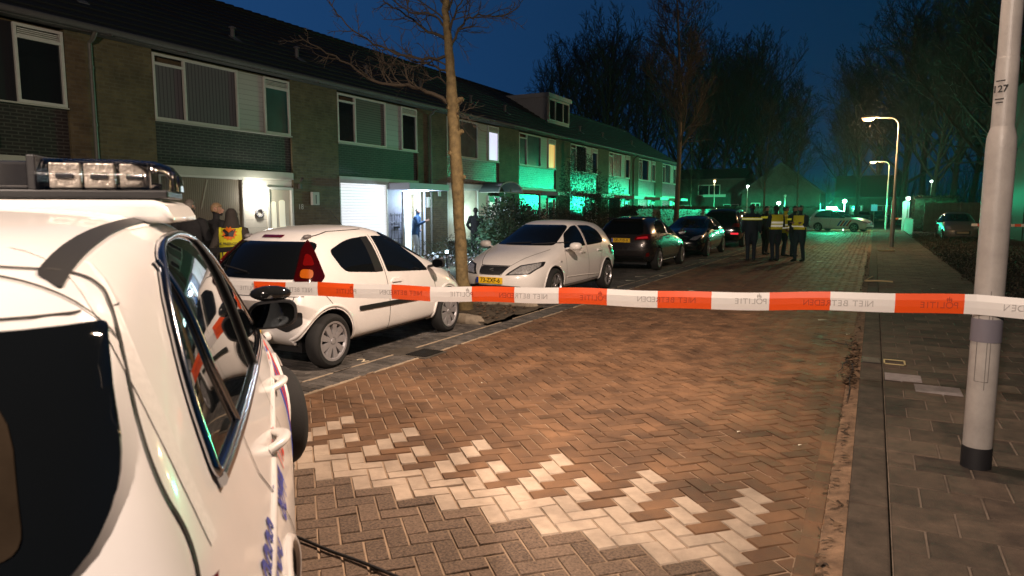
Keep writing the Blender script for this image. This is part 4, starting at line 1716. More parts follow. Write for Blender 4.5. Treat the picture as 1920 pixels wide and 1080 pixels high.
# ------------------------------------------------------------------ silver car on the right, facing the viewer
def silver_car():
    paint = M('silver_paint', (.16, .155, .15), .4, metal=.25, coat=.6)
    S = [st(-.68, .30, .68, .62, .76, .95, .70, -.45, 1.38, .52, 1.44, xb=-.64, x0=-.6),
         st(-.45, .24, .80, .62, .83, .97, .77, -.15, 1.45, .57, 1.50),
         st(.0, .22, .83, .62, .855, .97, .80, .35, 1.48, .59, 1.535),
         st(.8, .20, .83, .60, .85, .95, .80, .9, 1.48, .59, 1.54),
         st(1.3, .20, .83, .60, .85, .94, .80, 1.2, 1.43, .58, 1.49),
         st(1.85, .20, .83, .60, .85, .93, .79, 1.7, 1.2, .58, 1.27),
         st(2.2, .20, .835, .60, .86, .91, .78, 2.15, 1.0, .63, 1.06),
         st(2.6, .19, .82, .58, .84, .84, .74, 2.6, .90, .57, .96),
         st(2.95, .18, .75, .50, .79, .74, .68, 2.9, .78, .50, .84),
         st(3.1, .17, .62, .42, .66, .60, .60, 3.05, .67, .44, .71, x0=3.05)]
    c = Car('parked_car', 'silver hatchback facing the viewer in the driveway beside the picket fence', 'car', V((3.95, 45.6, 0)), rad(-87), S, paint,
            'cars parked on the far right', wheelbase=2.45, track=.765, wr=.305, arch=.345)
    underbody(c, -.4, 2.8, .62, .17)
    c.wheels(5, .215, ALLOY, width=.19)
    c.patch('windscreen', rounded([(-.70, 1.03), (.70, 1.03), (.56, 1.42), (-.56, 1.42)], .08), 'F', GLASS, off=.007)
    for f in ('R', 'L'):
        c.patch('side_window', rounded([(.1, 1.02), (1.98, .97), (1.62, 1.25), (1.2, 1.41), (.3, 1.42)], .08), f, GLASS)
    for sg in (1, -1):
        c.patch('headlight', rounded([(sg * .46, .62), (sg * .68, .64), (sg * .72, .80), (sg * .56, .80)], .04), 'F', HEADL, off=.008)
    gr = c.patch('grille', rounded([(-.36, .54), (.36, .54), (.34, .36), (-.34, .36)], .06), 'F', INK, off=.005)
    c.tubeline('grille_rim', rounded([(-.37, .55), (.37, .55), (.35, .35), (-.35, .35)], .06), 'F', .008, CHROME, off=.006, closed=True, parent=gr)
    p, n = c.hit('F', 0, .46)
    m = MB()
    m.box(p.x + .005, p.x + .02, -.26, .26, .405, .515)
    m.build('licence_plate', M('plain_plate', (.25, .22, .14), .5), c.root)
    c.mirror(1.92, .80, 1.03, BLKPL, 1.1)
    return c


silver = silver_car()


# ------------------------------------------------------------------ the near police car (rear right three-quarter)
def clear_mat():
    m = bpy.data.materials.new('clear_plastic')
    m.use_nodes = True
    t = m.node_tree
    t.nodes.remove(t.nodes['Principled BSDF'])
    out = t.nodes['Material Output']
    tr = t.nodes.new('ShaderNodeBsdfTransparent')
    tr.inputs[0].default_value = (.93, .92, .93, 1)
    gl = t.nodes.new('ShaderNodeBsdfGlossy')
    gl.inputs['Roughness'].default_value = .08
    fr = t.nodes.new('ShaderNodeFresnel')
    fr.inputs['IOR'].default_value = 1.6
    wv = t.nodes.new('ShaderNodeTexWave')
    wv.inputs['Scale'].default_value = 28
    wv.bands_direction = 'Y'
    tc = t.nodes.new('ShaderNodeTexCoord')
    t.links.new(tc.outputs['Object'], wv.inputs['Vector'])
    bp = t.nodes.new('ShaderNodeBump')
    bp.inputs['Strength'].default_value = .35
    bp.inputs['Distance'].default_value = .01
    t.links.new(wv.outputs['Fac'], bp.inputs['Height'])
    t.links.new(bp.outputs[0], gl.inputs['Normal'])
    ad = t.nodes.new('ShaderNodeMath')
    ad.operation = 'ADD'
    ad.inputs[1].default_value = .12
    t.links.new(fr.outputs[0], ad.inputs[0])
    mx = t.nodes.new('ShaderNodeMixShader')
    t.links.new(ad.outputs[0], mx.inputs[0])
    t.links.new(tr.outputs[0], mx.inputs[1])
    t.links.new(gl.outputs[0], mx.inputs[2])
    t.links.new(mx.outputs[0], out.inputs[0])
    return m


CLEAR = clear_mat()
def rounded_path(pts, n=4):
    """open path smoothed by Chaikin cutting"""
    P = [V(p) for p in pts]
    for _ in range(n):
        Q = [P[0]]
        for a, b in zip(P, P[1:]):
            Q += [a.lerp(b, .25), a.lerp(b, .75)]
        P = Q + [P[-1]]
    return [(p.x, p.y) for p in P]


BLUEP = M('police_blue', (.02, .05, .32), .35)
REDP = M('police_red', (.55, .03, .02), .35)
RETRO = M('retro_stripe', (.70, .67, .65), .55, var=.10, vscale=60)


def police_car(name, label, loc, rz, steer=0.0, near=True):
    S = [st(-.80, .28, .74, .66, .87, 1.02, .715, -.53, 1.50, .56, 1.56, xb=-.78, x0=-.70),
         st(-.58, .24, .86, .68, .91, 1.05, .735, -.22, 1.585, .615, 1.63),
         st(.0, .22, .89, .68, .925, 1.055, .74, .25, 1.62, .645, 1.665),
         st(.8, .20, .89, .66, .92, 1.04, .75, .8, 1.61, .635, 1.665),
         st(1.6, .20, .885, .64, .915, 1.01, .76, 1.3, 1.51, .61, 1.60),
         st(2.2, .20, .87, .58, .895, .95, .725, 1.75, 1.24, .64, 1.36),
         st(2.6, .20, .87, .56, .885, .92, .715, 2.35, 1.05, .65, 1.16),
         st(2.95, .20, .86, .55, .875, .87, .70, 2.85, .95, .60, 1.03),
         st(3.3, .19, .80, .54, .84, .80, .72, 3.25, .86, .54, .93),
         st(3.52, .18, .64, .44, .70, .64, .62, 3.48, .70, .46, .76, x0=3.45)]
    c = Car(name, label, 'police car', loc, rz, S, WHITE, wheelbase=2.70, track=.80, wr=.32, arch=.365, cap_bulge_rear=.09)
    underbody(c, -.5, 3.1, .64, .19)
    c.wheels(5, .225, ALLOY, width=.205, twin=True, steer=steer)
    dlo = rounded([(-.36, 1.085), (.1, 1.075), (1.0, 1.055), (1.90, 1.025), (1.72, 1.17), (1.42, 1.355), (1.05, 1.50), (.55, 1.575), (.10, 1.555), (-.16, 1.44), (-.31, 1.27)],
                  [.03, .02, .02, .03, .1, .15, .25, .25, .2, .16, .14], 8)
    for f in ('R', 'L'):
        g = c.patch('side_window', dlo, f, GLASS, off=.006, grid=.025)
        c.tubeline('window_trim', dlo, f, .013, CHROME, off=.008, closed=True, parent=g)
        # broad bright belt strip and pillar bars
        c.tubeline('belt_trim', [(-.35, 1.075), (.1, 1.062), (1.0, 1.043), (1.9, 1.02)], f, .020, CHROME, off=.006, parent=g)
        c.tubeline('pillar_trim', [(.06, 1.07), (-.02, 1.25), (-.03, 1.52)], f, .011, CHROME, off=.009, parent=g)
        c.tubeline('pillar_trim', [(.87, 1.06), (.84, 1.3), (.80, 1.53)], f, .016, BLKPL, off=.008, parent=g)
        m = MB()
        c.line('g', [(.90, 1.60), (.93, 1.04), (.94, .5), (.93, .3)], f, .007, SEAM, mb=m)
        c.line('g', [(.10, 1.06), (.08, .92), (.20, .78), (.36, .6), (.42, .3)], f, .007, SEAM, mb=m)
        c.line('g', [(1.86, 1.0), (1.95, .8), (2.0, .35)], f, .007, SEAM, mb=m)
        c.line('g', [(.42, .30), (2.0, .28)], f, .007, SEAM, mb=m)
        m.build('panel_gap', SEAM, c.root)
        sg = -1 if f == 'R' else 1
        for x in (.42, 1.24):
            P = []
            for k in range(9):
                t = k / 8
                h, n = c.hit(f, x + .22 * t, .865 - .01 * t)
                P.append(h + n * (.055 * sin(pi * t) ** .5 - .008))
            m = MB()
            m.tube(P, [(.018, .016)] * 2 + [(.024, .016)] * 5 + [(.018, .016)] * 2, 10)
            m.build('door_handle', WHITE, c.root, smooth=60)
        c.tubeline('swage_line', [(-.3, .80), (.4, .83), (1.2, .86), (2.2, .84)], f, .016, WHITE, off=-.006)
        for x in (0, 2.7):
            pts = [(x + .385 * cos(t), .33 + .385 * sin(t)) for t in [pi * k / 16 for k in range(-1, 18)]]
            c.tubeline('arch_lip', pts, f, .016, WHITE, off=.0)
        # livery: diagonal stripes on the front door and wing
        for i, mt in enumerate((BLUEP, REDP, BLUEP, REDP)):
            x = 1.45 + .22 * i
            c.patch('livery_stripe', [(x, .42), (x + .13, .42), (x + .38, .86), (x + .25, .86)], f, mt, off=.003, drop=.004)
        c.line('retro_band', rounded_path([(-.52, 1.02), (-.50, 1.24), (-.44, 1.42), (-.30, 1.56)]), f, .05, RETRO, off=.002, n=2)
        c.line('retro_band', [(.10, 1.612), (.8, 1.63), (1.4, 1.61)], f, .03, RETRO, off=.002)
    c.patch('windscreen', rounded([(-.72, 1.06), (.72, 1.06), (.60, 1.53), (-.60, 1.53)], .08), 'F', GLASS, off=.007)
    # tailgate
    rwn = c.patch('rear_window', rounded([(-.635, 1.20), (-.575, 1.44), (.575, 1.44), (.635, 1.20), (.585, 1.08), (-.585, 1.08)], [.12, .015, .015, .12, .13, .13]), 'B', GLASS, off=.010, grid=.025)
    c.patch('rear_window_field', rounded([(-.52, 1.13), (-.47, 1.37), (.47, 1.37), (.52, 1.13)], [.04, .10, .10, .04]), 'B', M('rear_window_tint', (.028, .020, .013), .12, spec=.4, var=.35, vscale=9), off=.0125, parent=rwn, drop=.004)
    m = MB()
    c.line('g', rounded_path([(-.40, 1.545), (-.53, 1.53), (-.59, 1.45), (-.665, 1.2), (-.735, 1.05), (-.76, .9)]), 'B', .0026, SEAM, mb=m, n=2)
    c.line('g', rounded_path([(.40, 1.545), (.53, 1.53), (.59, 1.45), (.665, 1.2), (.735, 1.05), (.76, .9)]), 'B', .0026, SEAM, mb=m, n=2)
    c.line('g', [(-.585, 1.462), (.585, 1.462)], 'B', .004, SEAM, mb=m)
    c.line('g', [(-.78, .70), (.78, .70)], 'B', .008, SEAM, mb=m)
    m.build('tailgate_gap', SEAM, c.root)
    m = MB()
    c.line('g', [(-.44, -.60), (-.42, -.3), (-.41, 0), (-.42, .3), (-.44, .60)], 'T', .005, SEAM, mb=m)
    m.build('spoiler_gap', SEAM, c.root)
    for sg in (1, -1):
        c.patch('taillight', rounded([(sg * .52, .80), (sg * .88, .82), (sg * .86, .99), (sg * .62, .98)], .04), 'B', REDL, off=.008)
        c.patch('roof_rail_strip', rounded([(-.40, sg * .462), (-.42, sg * .505), (.1, sg * .512), (.7, sg * .515), (1.3, sg * .51), (1.3, sg * .48), (.7, sg * .49), (.1, sg * .482)], .01), 'T', INK, off=.004)
        c.patch('headlight', rounded([(sg * .42, .60), (sg * .64, .62), (sg * .76, .78), (sg * .5, .74)], .04), 'F', HEADL, off=.008)
    c.patch('grille', rounded([(-.36, .74), (.36, .74), (.28, .52), (-.28, .52)], .05), 'F', BLKPL, off=.006)
    c.patch('lower_intake', rounded([(-.66, .24), (.66, .24), (.6, .38), (-.6, .38)], .04), 'F', BLKPL, off=.004)
    # light bar on its white base
    m = MB()
    m.prism([(-.60, 1.61), (-.575, 1.655), (-.55, 1.678), (.55, 1.678), (.575, 1.655), (.60, 1.61)], (.36, 0, 0), (0, 1, 0), (0, 0, 1), (.55, 0, 0))
    m.build('light_bar_base', WHITE, c.root, bevel=.02, smooth=40)
    m = MB()
    m.box(.44, .74, -.57, .57, 1.683, 1.709)
    bar = m.build('light_bar', BLKPL, c.root, bevel=.006)
    m = MB()
    for sg in (1, -1):
        n = 12
        rings = []
        for k, (yy, sc_) in enumerate(((.22, 1), (.34, 1), (.46, 1), (.52, .96), (.56, .82), (.585, .5), (.59, .2))):
            ring = []
            for i in range(n + 1):
                t = pi * i / n
                ring.append((.59 + .15 * sc_ * math.copysign(abs(cos(t)) ** .55, cos(t)), sg * yy, 1.707 + .098 * sc_ * sin(t) ** .6))
            rings.append(ring)
        vs = [p for r_ in rings for p in r_]
        fs = []
        for a in range(len(rings) - 1):
            for i in range(n):
                q_ = (a * (n + 1) + i, a * (n + 1) + i + 1, (a + 1) * (n + 1) + i + 1, (a + 1) * (n + 1) + i)
                fs.append(q_ if sg < 0 else tuple(reversed(q_)))
        fs.append(tuple(reversed(range((len(rings) - 1) * (n + 1), len(rings) * (n + 1)))))
        m.add(vs, fs)
    m.build('light_bar_lens', CLEAR, bar, smooth=40)
    m = MB()
    m.box(.45, .73, -.21, .21, 1.709, 1.79)
    m.build('light_bar_middle', M('smoked_plastic', (.02, .02, .022), .15, coat=1), bar, bevel=.01)
    for sg in (1, -1):
        m = MB()
        m.box(.445, .735, sg * .215 - .012, sg * .215 + .012, 1.707, 1.808)
        m.build('light_bar_divider', BLKPL, bar, bevel=.004)
        for k, yy in enumerate((.29, .38, .475)):
            m = MB()
            m.box(.475, .50, sg * yy - .041, sg * yy + .041, 1.713, 1.788)
            m.build('light_module', M('light_reflector', (.88, .80, .68), .3, metal=.6, bump=.4, bscale=60), bar, bevel=.004)
            m = MB()
            m.box(.468, .476, sg * yy - .022, sg * yy + .022, 1.742, 1.758)
            m.build('light_module_slot', INK, bar)
        m = MB()
        m.tube([(.52, sg * .22, 1.719), (.52, sg * .54, 1.719)], .012, 8)
        m.build('light_bar_reflector', CHROME, bar, smooth=50)
    # mirrors
    for sg in (1, -1):
        m = MB()
        m.tube([(1.92, sg * .70, 1.04), (1.88, sg * .79, 1.06)], [(.05, .03), (.04, .025)], 10)
        n = 20
        vs = []
        for dx, s_ in ((-.012, .97), (.0, 1.0), (.05, .98), (.10, .8), (.125, .45)):
            for i in range(n):
                t = 2 * pi * i / n
                ct, sn = cos(t), sin(t)
                vs.append((1.86 + dx, sg * (.822 + .125 * s_ * math.copysign(abs(ct) ** .6, ct)), 1.105 + .075 * s_ * math.copysign(abs(sn) ** .7, sn) + .012 * ct))
        fs = [tuple(range(n)), tuple(range(4 * n, 5 * n))]
        for a in range(4):
            for i in range(n):
                fs.append((a * n + i, (a + 1) * n + i, (a + 1) * n + (i + 1) % n, a * n + (i + 1) % n))
        m.add(vs, fs)
        mm = m.build('wing_mirror', BLKPL, c.root, smooth=50, fixn=True)
        m = MB()
        m.add([(1.86 - .016, sg * (.822 + .108 * math.copysign(abs(cos(2 * pi * i / n)) ** .6, cos(2 * pi * i / n))), 1.105 + .063 * math.copysign(abs(sin(2 * pi * i / n)) ** .7, sin(2 * pi * i / n)) + .012 * cos(2 * pi * i / n)) for i in range(n)], [tuple(range(n))])
        m.build('mirror_glass', M('dark_mirror_glass', (.05, .06, .07), .03, metal=1), mm)
        m = MB()
        m.ball((1.90, sg * .815, 1.212), (.06, .105, .042), 16)
        m.build('extra_mirror', M('gloss_black', (.01, .01, .01), .06, coat=1), mm, smooth=60)
        m = MB()
        m.tube([(1.90, sg * .82, 1.17), (1.90, sg * .82, 1.19)], .02, 8)
        m.build('extra_mirror_stem', BLKPL, mm)
    if near:
        # telephone numbers on the rear wing
        for s_, x, z_, mt in (('0900', -.20, .80, BLUEP), ('8844', .30, .775, BLUEP), ('112', .62, .80, REDP)):
            o = text_mb(s_, .15, mt, 'livery_lettering', c.root, Matrix.Identity(4), 0, bold=.002)
            me = o.data
            bm = bmesh.new()
            bm.from_mesh(me)
            bmesh.ops.subdivide_edges(bm, edges=[e for e in bm.edges if e.calc_length() > .03], cuts=2)
            for v in bm.verts:
                h, n = c.hit('R', x + v.co.x, z_ + v.co.y)
                v.co = h + n * .004
            bm.to_mesh(me)
            bm.free()
        c.plate('B', c.hit('B', 0, .60)[0].x - .01, 0, .60, '', band=True) if False else None
    return c


PA = rad(136.0)
PH = V((cos(PA), sin(PA), 0))
PLF = V((-PH.y, PH.x, 0))
police = police_car('police_car', 'white police car close to the viewer with a clear light bar on its roof', PH * 1.88 + PLF * .91, PA, steer=rad(20))
police2 = police_car('police_car', 'distant white police car standing across the road with its green light flashing', V((ply(1543, 430, 58.5).x, 58.5, 0)), rad(-22), near=False)
# flashing beacons of the distant car: LED modules that throw a flat fan of light
m = MB()
m.box(.43, .75, -.52, .52, 1.70, 1.83)
m.build('flashing_lamp', M('green_flash', (.6, 1, .8), .4, emis=(.40, 1.0, .75), estr=260), police2.root, bevel=.01)
m = MB()
m.tube([(-.3, .0, 1.6), (-.3, .0, 2.1)], .02, 8)
m.build('beacon_mast', BLKPL, police2.root)
m = MB()
m.ball((1.35, 1.9, 2.30), .16, 12)
m.tube([(1.35, 1.9, 0), (1.35, 1.9, 2.25)], .03, 8)
tag(m.build('beacon_pole', M('green_flash_small', (.6, 1, .8), .4, emis=(.3, 1.0, .65), estr=18)), 'small green warning light on a pole behind the distant police car', 'warning light').location = police2.root.location


def fan_light(name, loc, power, color, zlo=-.03, zhi=.10, soft=.12, radius=.12):
    """beacon whose output is confined to a flat fan, like a real light bar"""
    o = light(name, 'POINT', loc, power, color, radius=radius)
    l = o.data
    l.use_nodes = True
    t = l.node_tree
    em = t.nodes['Emission']
    tc = t.nodes.new('ShaderNodeTexCoord')
    sp = t.nodes.new('ShaderNodeSeparateXYZ')
    t.links.new(tc.outputs['Normal'], sp.inputs[0])
    rp = t.nodes.new('ShaderNodeValToRGB')
    mr = t.nodes.new('ShaderNodeMapRange')
    mr.inputs['From Min'].default_value = -.5
    mr.inputs['From Max'].default_value = .5
    t.links.new(sp.outputs[2], mr.inputs[0])
    t.links.new(mr.outputs[0], rp.inputs[0])
    e = rp.color_ramp.elements
    k = lambda s_: .5 + s_
    e[0].position = k(-.10)
    e[0].color = (.004, .004, .004, 1)
    e[1].position = k(-.04)
    e[1].color = (.12, .12, .12, 1)
    for pos, v in ((.01, 1), (.04, .9), (.07, .25), (.10, .06), (.2, .025)):
        n = e.new(k(pos))
        n.color = (v, v, v, 1)
    # azimuth: the modules on this side throw towards the house fronts
    rz_ = t.nodes.new('ShaderNodeValToRGB')
    mr2 = t.nodes.new('ShaderNodeMapRange')
    mr2.inputs['From Min'].default_value = -.5
    mr2.inputs['From Max'].default_value = .5
    t.links.new(sp.outputs[0], mr2.inputs[0])
    t.links.new(mr2.outputs[0], rz_.inputs[0])
    e2 = rz_.color_ramp.elements
    e2[0].position = k(-.30)
    e2[0].color = (1, 1, 1, 1)
    e2[1].position = k(-.14)
    e2[1].color = (.22, .22, .22, 1)
    for pos, v in ((.03, .22), (.12, .6)):
        n_ = e2.new(k(pos))
        n_.color = (v, v, v, 1)
    ml = t.nodes.new('ShaderNodeMath')
    ml.operation = 'MULTIPLY'
    t.links.new(rp.outputs[0], ml.inputs[0])
    t.links.new(rz_.outputs[0], ml.inputs[1])
    t.links.new(ml.outputs[0], em.inputs['Strength'])
    return o


GP = police2.root.location + V((.55, -.2, 1.95))
light('beacon_glow_light', 'POINT', GP + V((0, 0, .25)), 2600, (.015, 1.0, .44), radius=.15)
fan_light('beacon_light', GP, 26000, (.015, 1.0, .44))

# ================================================================== PEOPLE
HAIRD = M('dark_hair', (.02, .015, .012), .6, var=.4, vscale=40)
HAIRG = M('grey_hair', (.16, .14, .12), .6, var=.4, vscale=40)
HAIRB = M('blond_hair', (.30, .20, .11), .6, var=.4, vscale=40)
CLO_BLK = M('black_cloth', (.014, .014, .016), .85, bump=.5, bscale=25)
CLO_NAVY = M('navy_cloth', (.012, .017, .032), .8, bump=.5, bscale=25)
CLO_BRN = M('dark_brown_cloth', (.04, .033, .028), .85, bump=.5, bscale=25)
CLO_BLUE = M('dark_blue_cloth', (.01, .05, .13), .8, bump=.5, bscale=25)
CLO_PALE = M('pale_trousers', (.40, .44, .50), .8)
SHOE = M('black_shoe', (.01, .01, .01), .5)
RETROW = M('retroreflective_tape', (.75, .73, .62), .3, emis=(.9, .85, .65), estr=.22)  # faint emission imitates lamplight thrown back by the tape
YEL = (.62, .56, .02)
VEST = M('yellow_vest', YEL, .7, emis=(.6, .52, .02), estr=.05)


def person(label, loc, face, h=1.8, jacket=CLO_BLK, trousers=CLO_NAVY, hair=HAIRD, lean=0.0, arms='side', stride=0.10, hairlen=.0, group=None,
           bulk=1.0, headturn=0.0, hood=False, hipbend=0.0, cap=False):
    """face: angle of the facing direction in the ground plane; returns root, body, helper"""
    root = empty('person', loc, face - pi / 2, label, 'person', group)
    k = h / 1.80
    mb = MB()
    zones = []

    def seg(pts, radii, zone, n=10):
        pts = [V(p) * k for p in pts]
        rr = [(r[0] * k, r[1] * k) if hasattr(r, '__len__') else (r * k, r * k) for r in radii]
        mb.tube(pts, rr, n)
        for i in range(len(pts) - 1):
            ra = max(rr[i])
            rb = max(rr[i + 1])
            zones.append((pts[i], pts[i + 1], (ra + rb) / 2, zone))
    b = bulk
    ly = lean
    # trunk; tube's first radius is along x here
    seg([(0, 0, .86), (0, 0, .95), (0, ly * .2, 1.08), (0, ly * .5, 1.22), (0, ly * .8, 1.36), (0, ly, 1.45), (0, ly * 1.05, 1.50)],
        [(.155 * b, .105 * b), (.168 * b, .118 * b), (.160 * b, .112 * b), (.175 * b, .120 * b), (.190 * b, .122 * b), (.165 * b, .10), (.07, .07)], 'jacket', 16)
    seg([(0, ly * 1.05, 1.47), (0, ly * 1.1 + .01, 1.58)], [.058, .056], 'skin')
    hc = V((0, ly * 1.15 + .025, 1.67))
    seg([hc + V((0, -.0, -.095)), hc + V((0, .0, -.06)), hc + V((0, -.004, .0)), hc + V((0, -.01, .06)), hc + V((0, -.012, .105))],
        [(.040, .055), (.062, .080), (.076, .098), (.068, .088), (.03, .04)], 'head', 14)
    ht = Matrix.Rotation(headturn, 3, 'Z')
    nz = lambda p: hc + ht @ V(p)
    seg([nz((0, .085, .01)), nz((0, .112, -.025))], [.010, .017], 'skin', 6)
    seg([nz((0, .06, -.085)), nz((0, .085, -.08))], [.03, .02], 'skin', 6)
    for s_ in (-1, 1):
        seg([nz((s_ * .072, -.005, -.02)), nz((s_ * .086, -.015, .02))], [.016, .02], 'skin', 6)
        seg([nz((s_ * .018, .085, -.052)), nz((0, .092, -.052))], [.009, .01], 'skin', 6)
    for s_ in (-1, 1):
        fx = s_ * .095
        fy = stride * s_ * .5
        seg([(s_ * .085, 0, .92), (s_ * .095, fy * .2 + .01, .70), (fx, fy * .6 + .025, .48), (fx, fy * .9 - .005, .26), (fx, fy - .02, .07)],
            [(.098 * b, .105 * b), (.088 * b, .092 * b), (.066, .07), (.06, .064), (.052, .055)], 'trousers', 12)
        seg([(fx, fy - .07, .045), (fx, fy + .02, .05), (fx * 1.08, fy + .13, .035), (fx * 1.1, fy + .18, .03)], [(.042, .04), (.05, .052), (.05, .035), (.03, .025)], 'shoe', 10)
        a = arms if isinstance(arms, str) else arms[0 if s_ < 0 else 1]
        sh = V((s_ * .185, ly, 1.41))
        if a == 'side':
            el, wr_ = V((s_ * .255, ly - .03, 1.14)), V((s_ * .262, ly + .05, .91))
        elif a == 'pocket':
            el, wr_ = V((s_ * .295, ly - .07, 1.15)), V((s_ * .19, ly + .09, .98))
        elif a == 'front':
            el, wr_ = V((s_ * .26, ly + .03, 1.13)), V((s_ * .07, ly + .22, 1.16))
        elif a == 'fold':
            el, wr_ = V((s_ * .25, ly + .06, 1.15)), V((-s_ * .06, ly + .18, 1.22))
        elif a == 'hip':
            el, wr_ = V((s_ * .36, ly - .10, 1.17)), V((s_ * .18, ly + .02, 1.03))
        else:
            el, wr_ = V((s_ * .25, ly + .12, 1.2)), V((s_ * .20, ly + .33, 1.30))
        seg([V((s_ * .12, ly, 1.43)), sh, (sh + el) / 2, el, (el + wr_) / 2, wr_], [.07 * b, .078 * b, .062 * b, .054 * b, .048 * b, .040], 'jacket', 10)
        d = (wr_ - el).normalized()
        side = d.cross(V((0, 1, 0))) if abs(d.y) < .8 else d.cross(V((0, 0, 1)))
        side.normalize()
        thick = d.cross(side)
        hd = wr_ + d * .09
        seg([wr_ - d * .01, wr_ + d * .04, hd], [(.024, .03), (.022, .042), (.02, .04)], 'skin', 8)
        inward = V((-s_ * .3, .5, 0))
        for q_ in range(4):
            o = thick * ((q_ - 1.5) * .021)
            L = (.068, .078, .074, .056)[q_]
            p0 = hd + o
            p1 = p0 + d * L * .55 + inward * .012
            p2 = p0 + d * L + inward * .04
            seg([p0 - d * .02, p1, p2], [.0095, .009, .0075], 'skin', 6)
        t0 = wr_ + d * .03 + V((0, .03, 0))
        seg([t0, t0 + d * .035 + V((0, .025, 0)), t0 + d * .065 + V((0, .025, 0))], [.012, .0105, .009], 'skin', 6)
    if hood:
        seg([hc + V((0, -.02, -.12)), hc + V((0, -.02, -.03)), hc + V((0, -.03, .06)), hc + V((0, -.03, .12))], [(.12, .12), (.098, .115), (.088, .105), (.04, .05)], 'jacket', 14)
        seg([(0, ly - .02, 1.40), (0, ly - .02, 1.50), (0, ly - .01, 1.56)], [(.17, .12), (.135, .125), (.11, .11)], 'jacket', 14)
    me = bpy.data.meshes.new('body')
    me.from_pydata(mb.v, [], mb.f)
    o = bpy.data.objects.new('body', me)
    COL.objects.link(o)
    r_ = o.modifiers.new('r', 'REMESH')
    r_.mode = 'VOXEL'
    r_.voxel_size = .0125
    s_ = o.modifiers.new('s', 'SMOOTH')
    s_.factor = .5
    s_.iterations = 2
    me2 = evaluated_mesh(o)
    o.modifiers.clear()
    o.data = me2
    me2.name = 'body'
    me2.materials.clear()
    for m_ in (jacket, trousers, SKIN, SHOE):
        me2.materials.append(m_)
    idx = []
    zn = []
    for p in me2.polygons:
        c = p.center
        best, bz = 9, 'jacket'
        for (a, b_, rr, z_) in zones:
            ab = b_ - a
            t = max(0, min(1, (c - a).dot(ab) / max(ab.length_squared, 1e-9)))
            d = (c - (a + ab * t)).length - rr
            if d < best:
                best, bz = d, z_
        if bz == 'trousers' and c.z > .84 * k:
            bz = 'jacket'
        zn.append(bz)
        idx.append({'jacket': 0, 'trousers': 1, 'skin': 2, 'head': 2, 'shoe': 3}[bz])
    me2.polygons.foreach_set('material_index', idx)
    me2.polygons.foreach_set('use_smooth', [True] * len(me2.polygons))
    o.parent = root
    hck = hc * k

    def shell(name, cond, mat, push):
        bm = bmesh.new()
        bm.from_mesh(me2)
        bm.faces.ensure_lookup_table()
        kill = [f for i, f in enumerate(bm.faces) if not cond(f.calc_center_median(), zn[i])]
        bmesh.ops.delete(bm, geom=kill, context='FACES')
        bm.normal_update()
        for v in bm.verts:
            v.co = v.co + v.normal * push
        me3 = bpy.data.meshes.new(name)
        for f in bm.faces:
            f.material_index = 0
        bm.to_mesh(me3)
        bm.free()
        me3.materials.clear()
        mats = mat if isinstance(mat, (list, tuple)) else [mat]
        for q_ in mats:
            me3.materials.append(q_)
        ob = bpy.data.objects.new(name, me3)
        COL.objects.link(ob)
        ob.parent = root
        sol = ob.modifiers.new('t', 'SOLIDIFY')
        sol.thickness = .008
        sol.offset = -1
        return ob
    inv = Matrix.Rotation(-headturn, 3, 'Z')
    if not hood:
        def hairc(c, z_):
            if z_ not in ('head', 'skin') or c.z < hck.z - .11 * k:
                return False
            q_ = inv @ (c - hck)
            return q_.z > (.045 if q_.y > .02 else -.05 - hairlen) * k and abs(q_.x) < .083 * k
        shell('cap' if cap else 'hair', hairc, CLO_BLK if cap else hair, .010 * k + (.004 if cap else 0))
    return root, o, shell, k


def hv_shell(sh, k, mat, lo=.98, hi=1.50, arms_=False, push=.014, name='safety_vest'):
    return sh(name, lambda c, z_: z_ == 'jacket' and lo * k < c.z < hi * k and (arms_ or abs(c.x) < .185 * k), mat, push)


def band(sh, k, z0, z1, push=.02, mat=RETROW, name='reflective_band', wide=.6, xlim=None):
    return sh(name, lambda c, z_: z_ == 'jacket' and z0 * k < c.z < z1 * k and abs(c.x) < wide and (xlim is None or xlim(c)), mat, push)


FWD = math.atan2(CF.y, CF.x)          # direction away from the viewer
# three people by the house front
p = gnd(372, 500)
root, o, sh, k = person('grey-haired person in a black coat seen from behind, by the ribbed window blind', V((-9.75, 7.35, .0)), FWD + .12, 1.83, CLO_BLK, CLO_BLK, HAIRG, arms='pocket', bulk=1.18, headturn=-.5, group='bystanders by the house front')
root, o, sh, k = person('fair-haired person in a dark coat turning their head to the side, by the ribbed blind', V((-9.75, 7.85, 0)), FWD - .55, 1.78, CLO_BLK, CLO_BLK, HAIRB, arms='pocket', bulk=1.12, headturn=-.7, group='bystanders by the house front')
root, o, sh, k = person('person in a hooded jacket and yellow vest with an orange emblem on the back', V((-8.72, 7.30, 0)), FWD + .1, 1.68, CLO_BRN, CLO_BLK, HAIRD, arms='pocket', bulk=1.15, hood=True, group='bystanders by the house front')
v_ = hv_shell(sh, k, VEST, .86, 1.47, push=.016)
# emblem printed on the back: orange burst, dark aeroplane, lettering
bv = BVHTree.FromObject(v_, bpy.context.evaluated_depsgraph_get())


def on_back(a, b):
    h = bv.ray_cast(V((a, -2, b)), V((0, 1, 0)))
    if h[0] is None:
        return V((a, -.16, b))
    return h[0] + V((0, -.006, 0))


def back_print(name, outl, mat, dy=0.0):
    c = sum((V(q_) for q_ in outl), V((0, 0))) / len(outl)
    vs = [on_back(*c)] + [on_back(*q_) for q_ in outl]
    vs = [q_ + V((0, -dy, 0)) for q_ in vs]
    n = len(outl)
    fs = [(0, 1 + (i + 1) % n, 1 + i) for i in range(n)]
    mm = MB()
    mm.add(vs, fs)
    return mm.build(name, mat, v_, fixn=False)


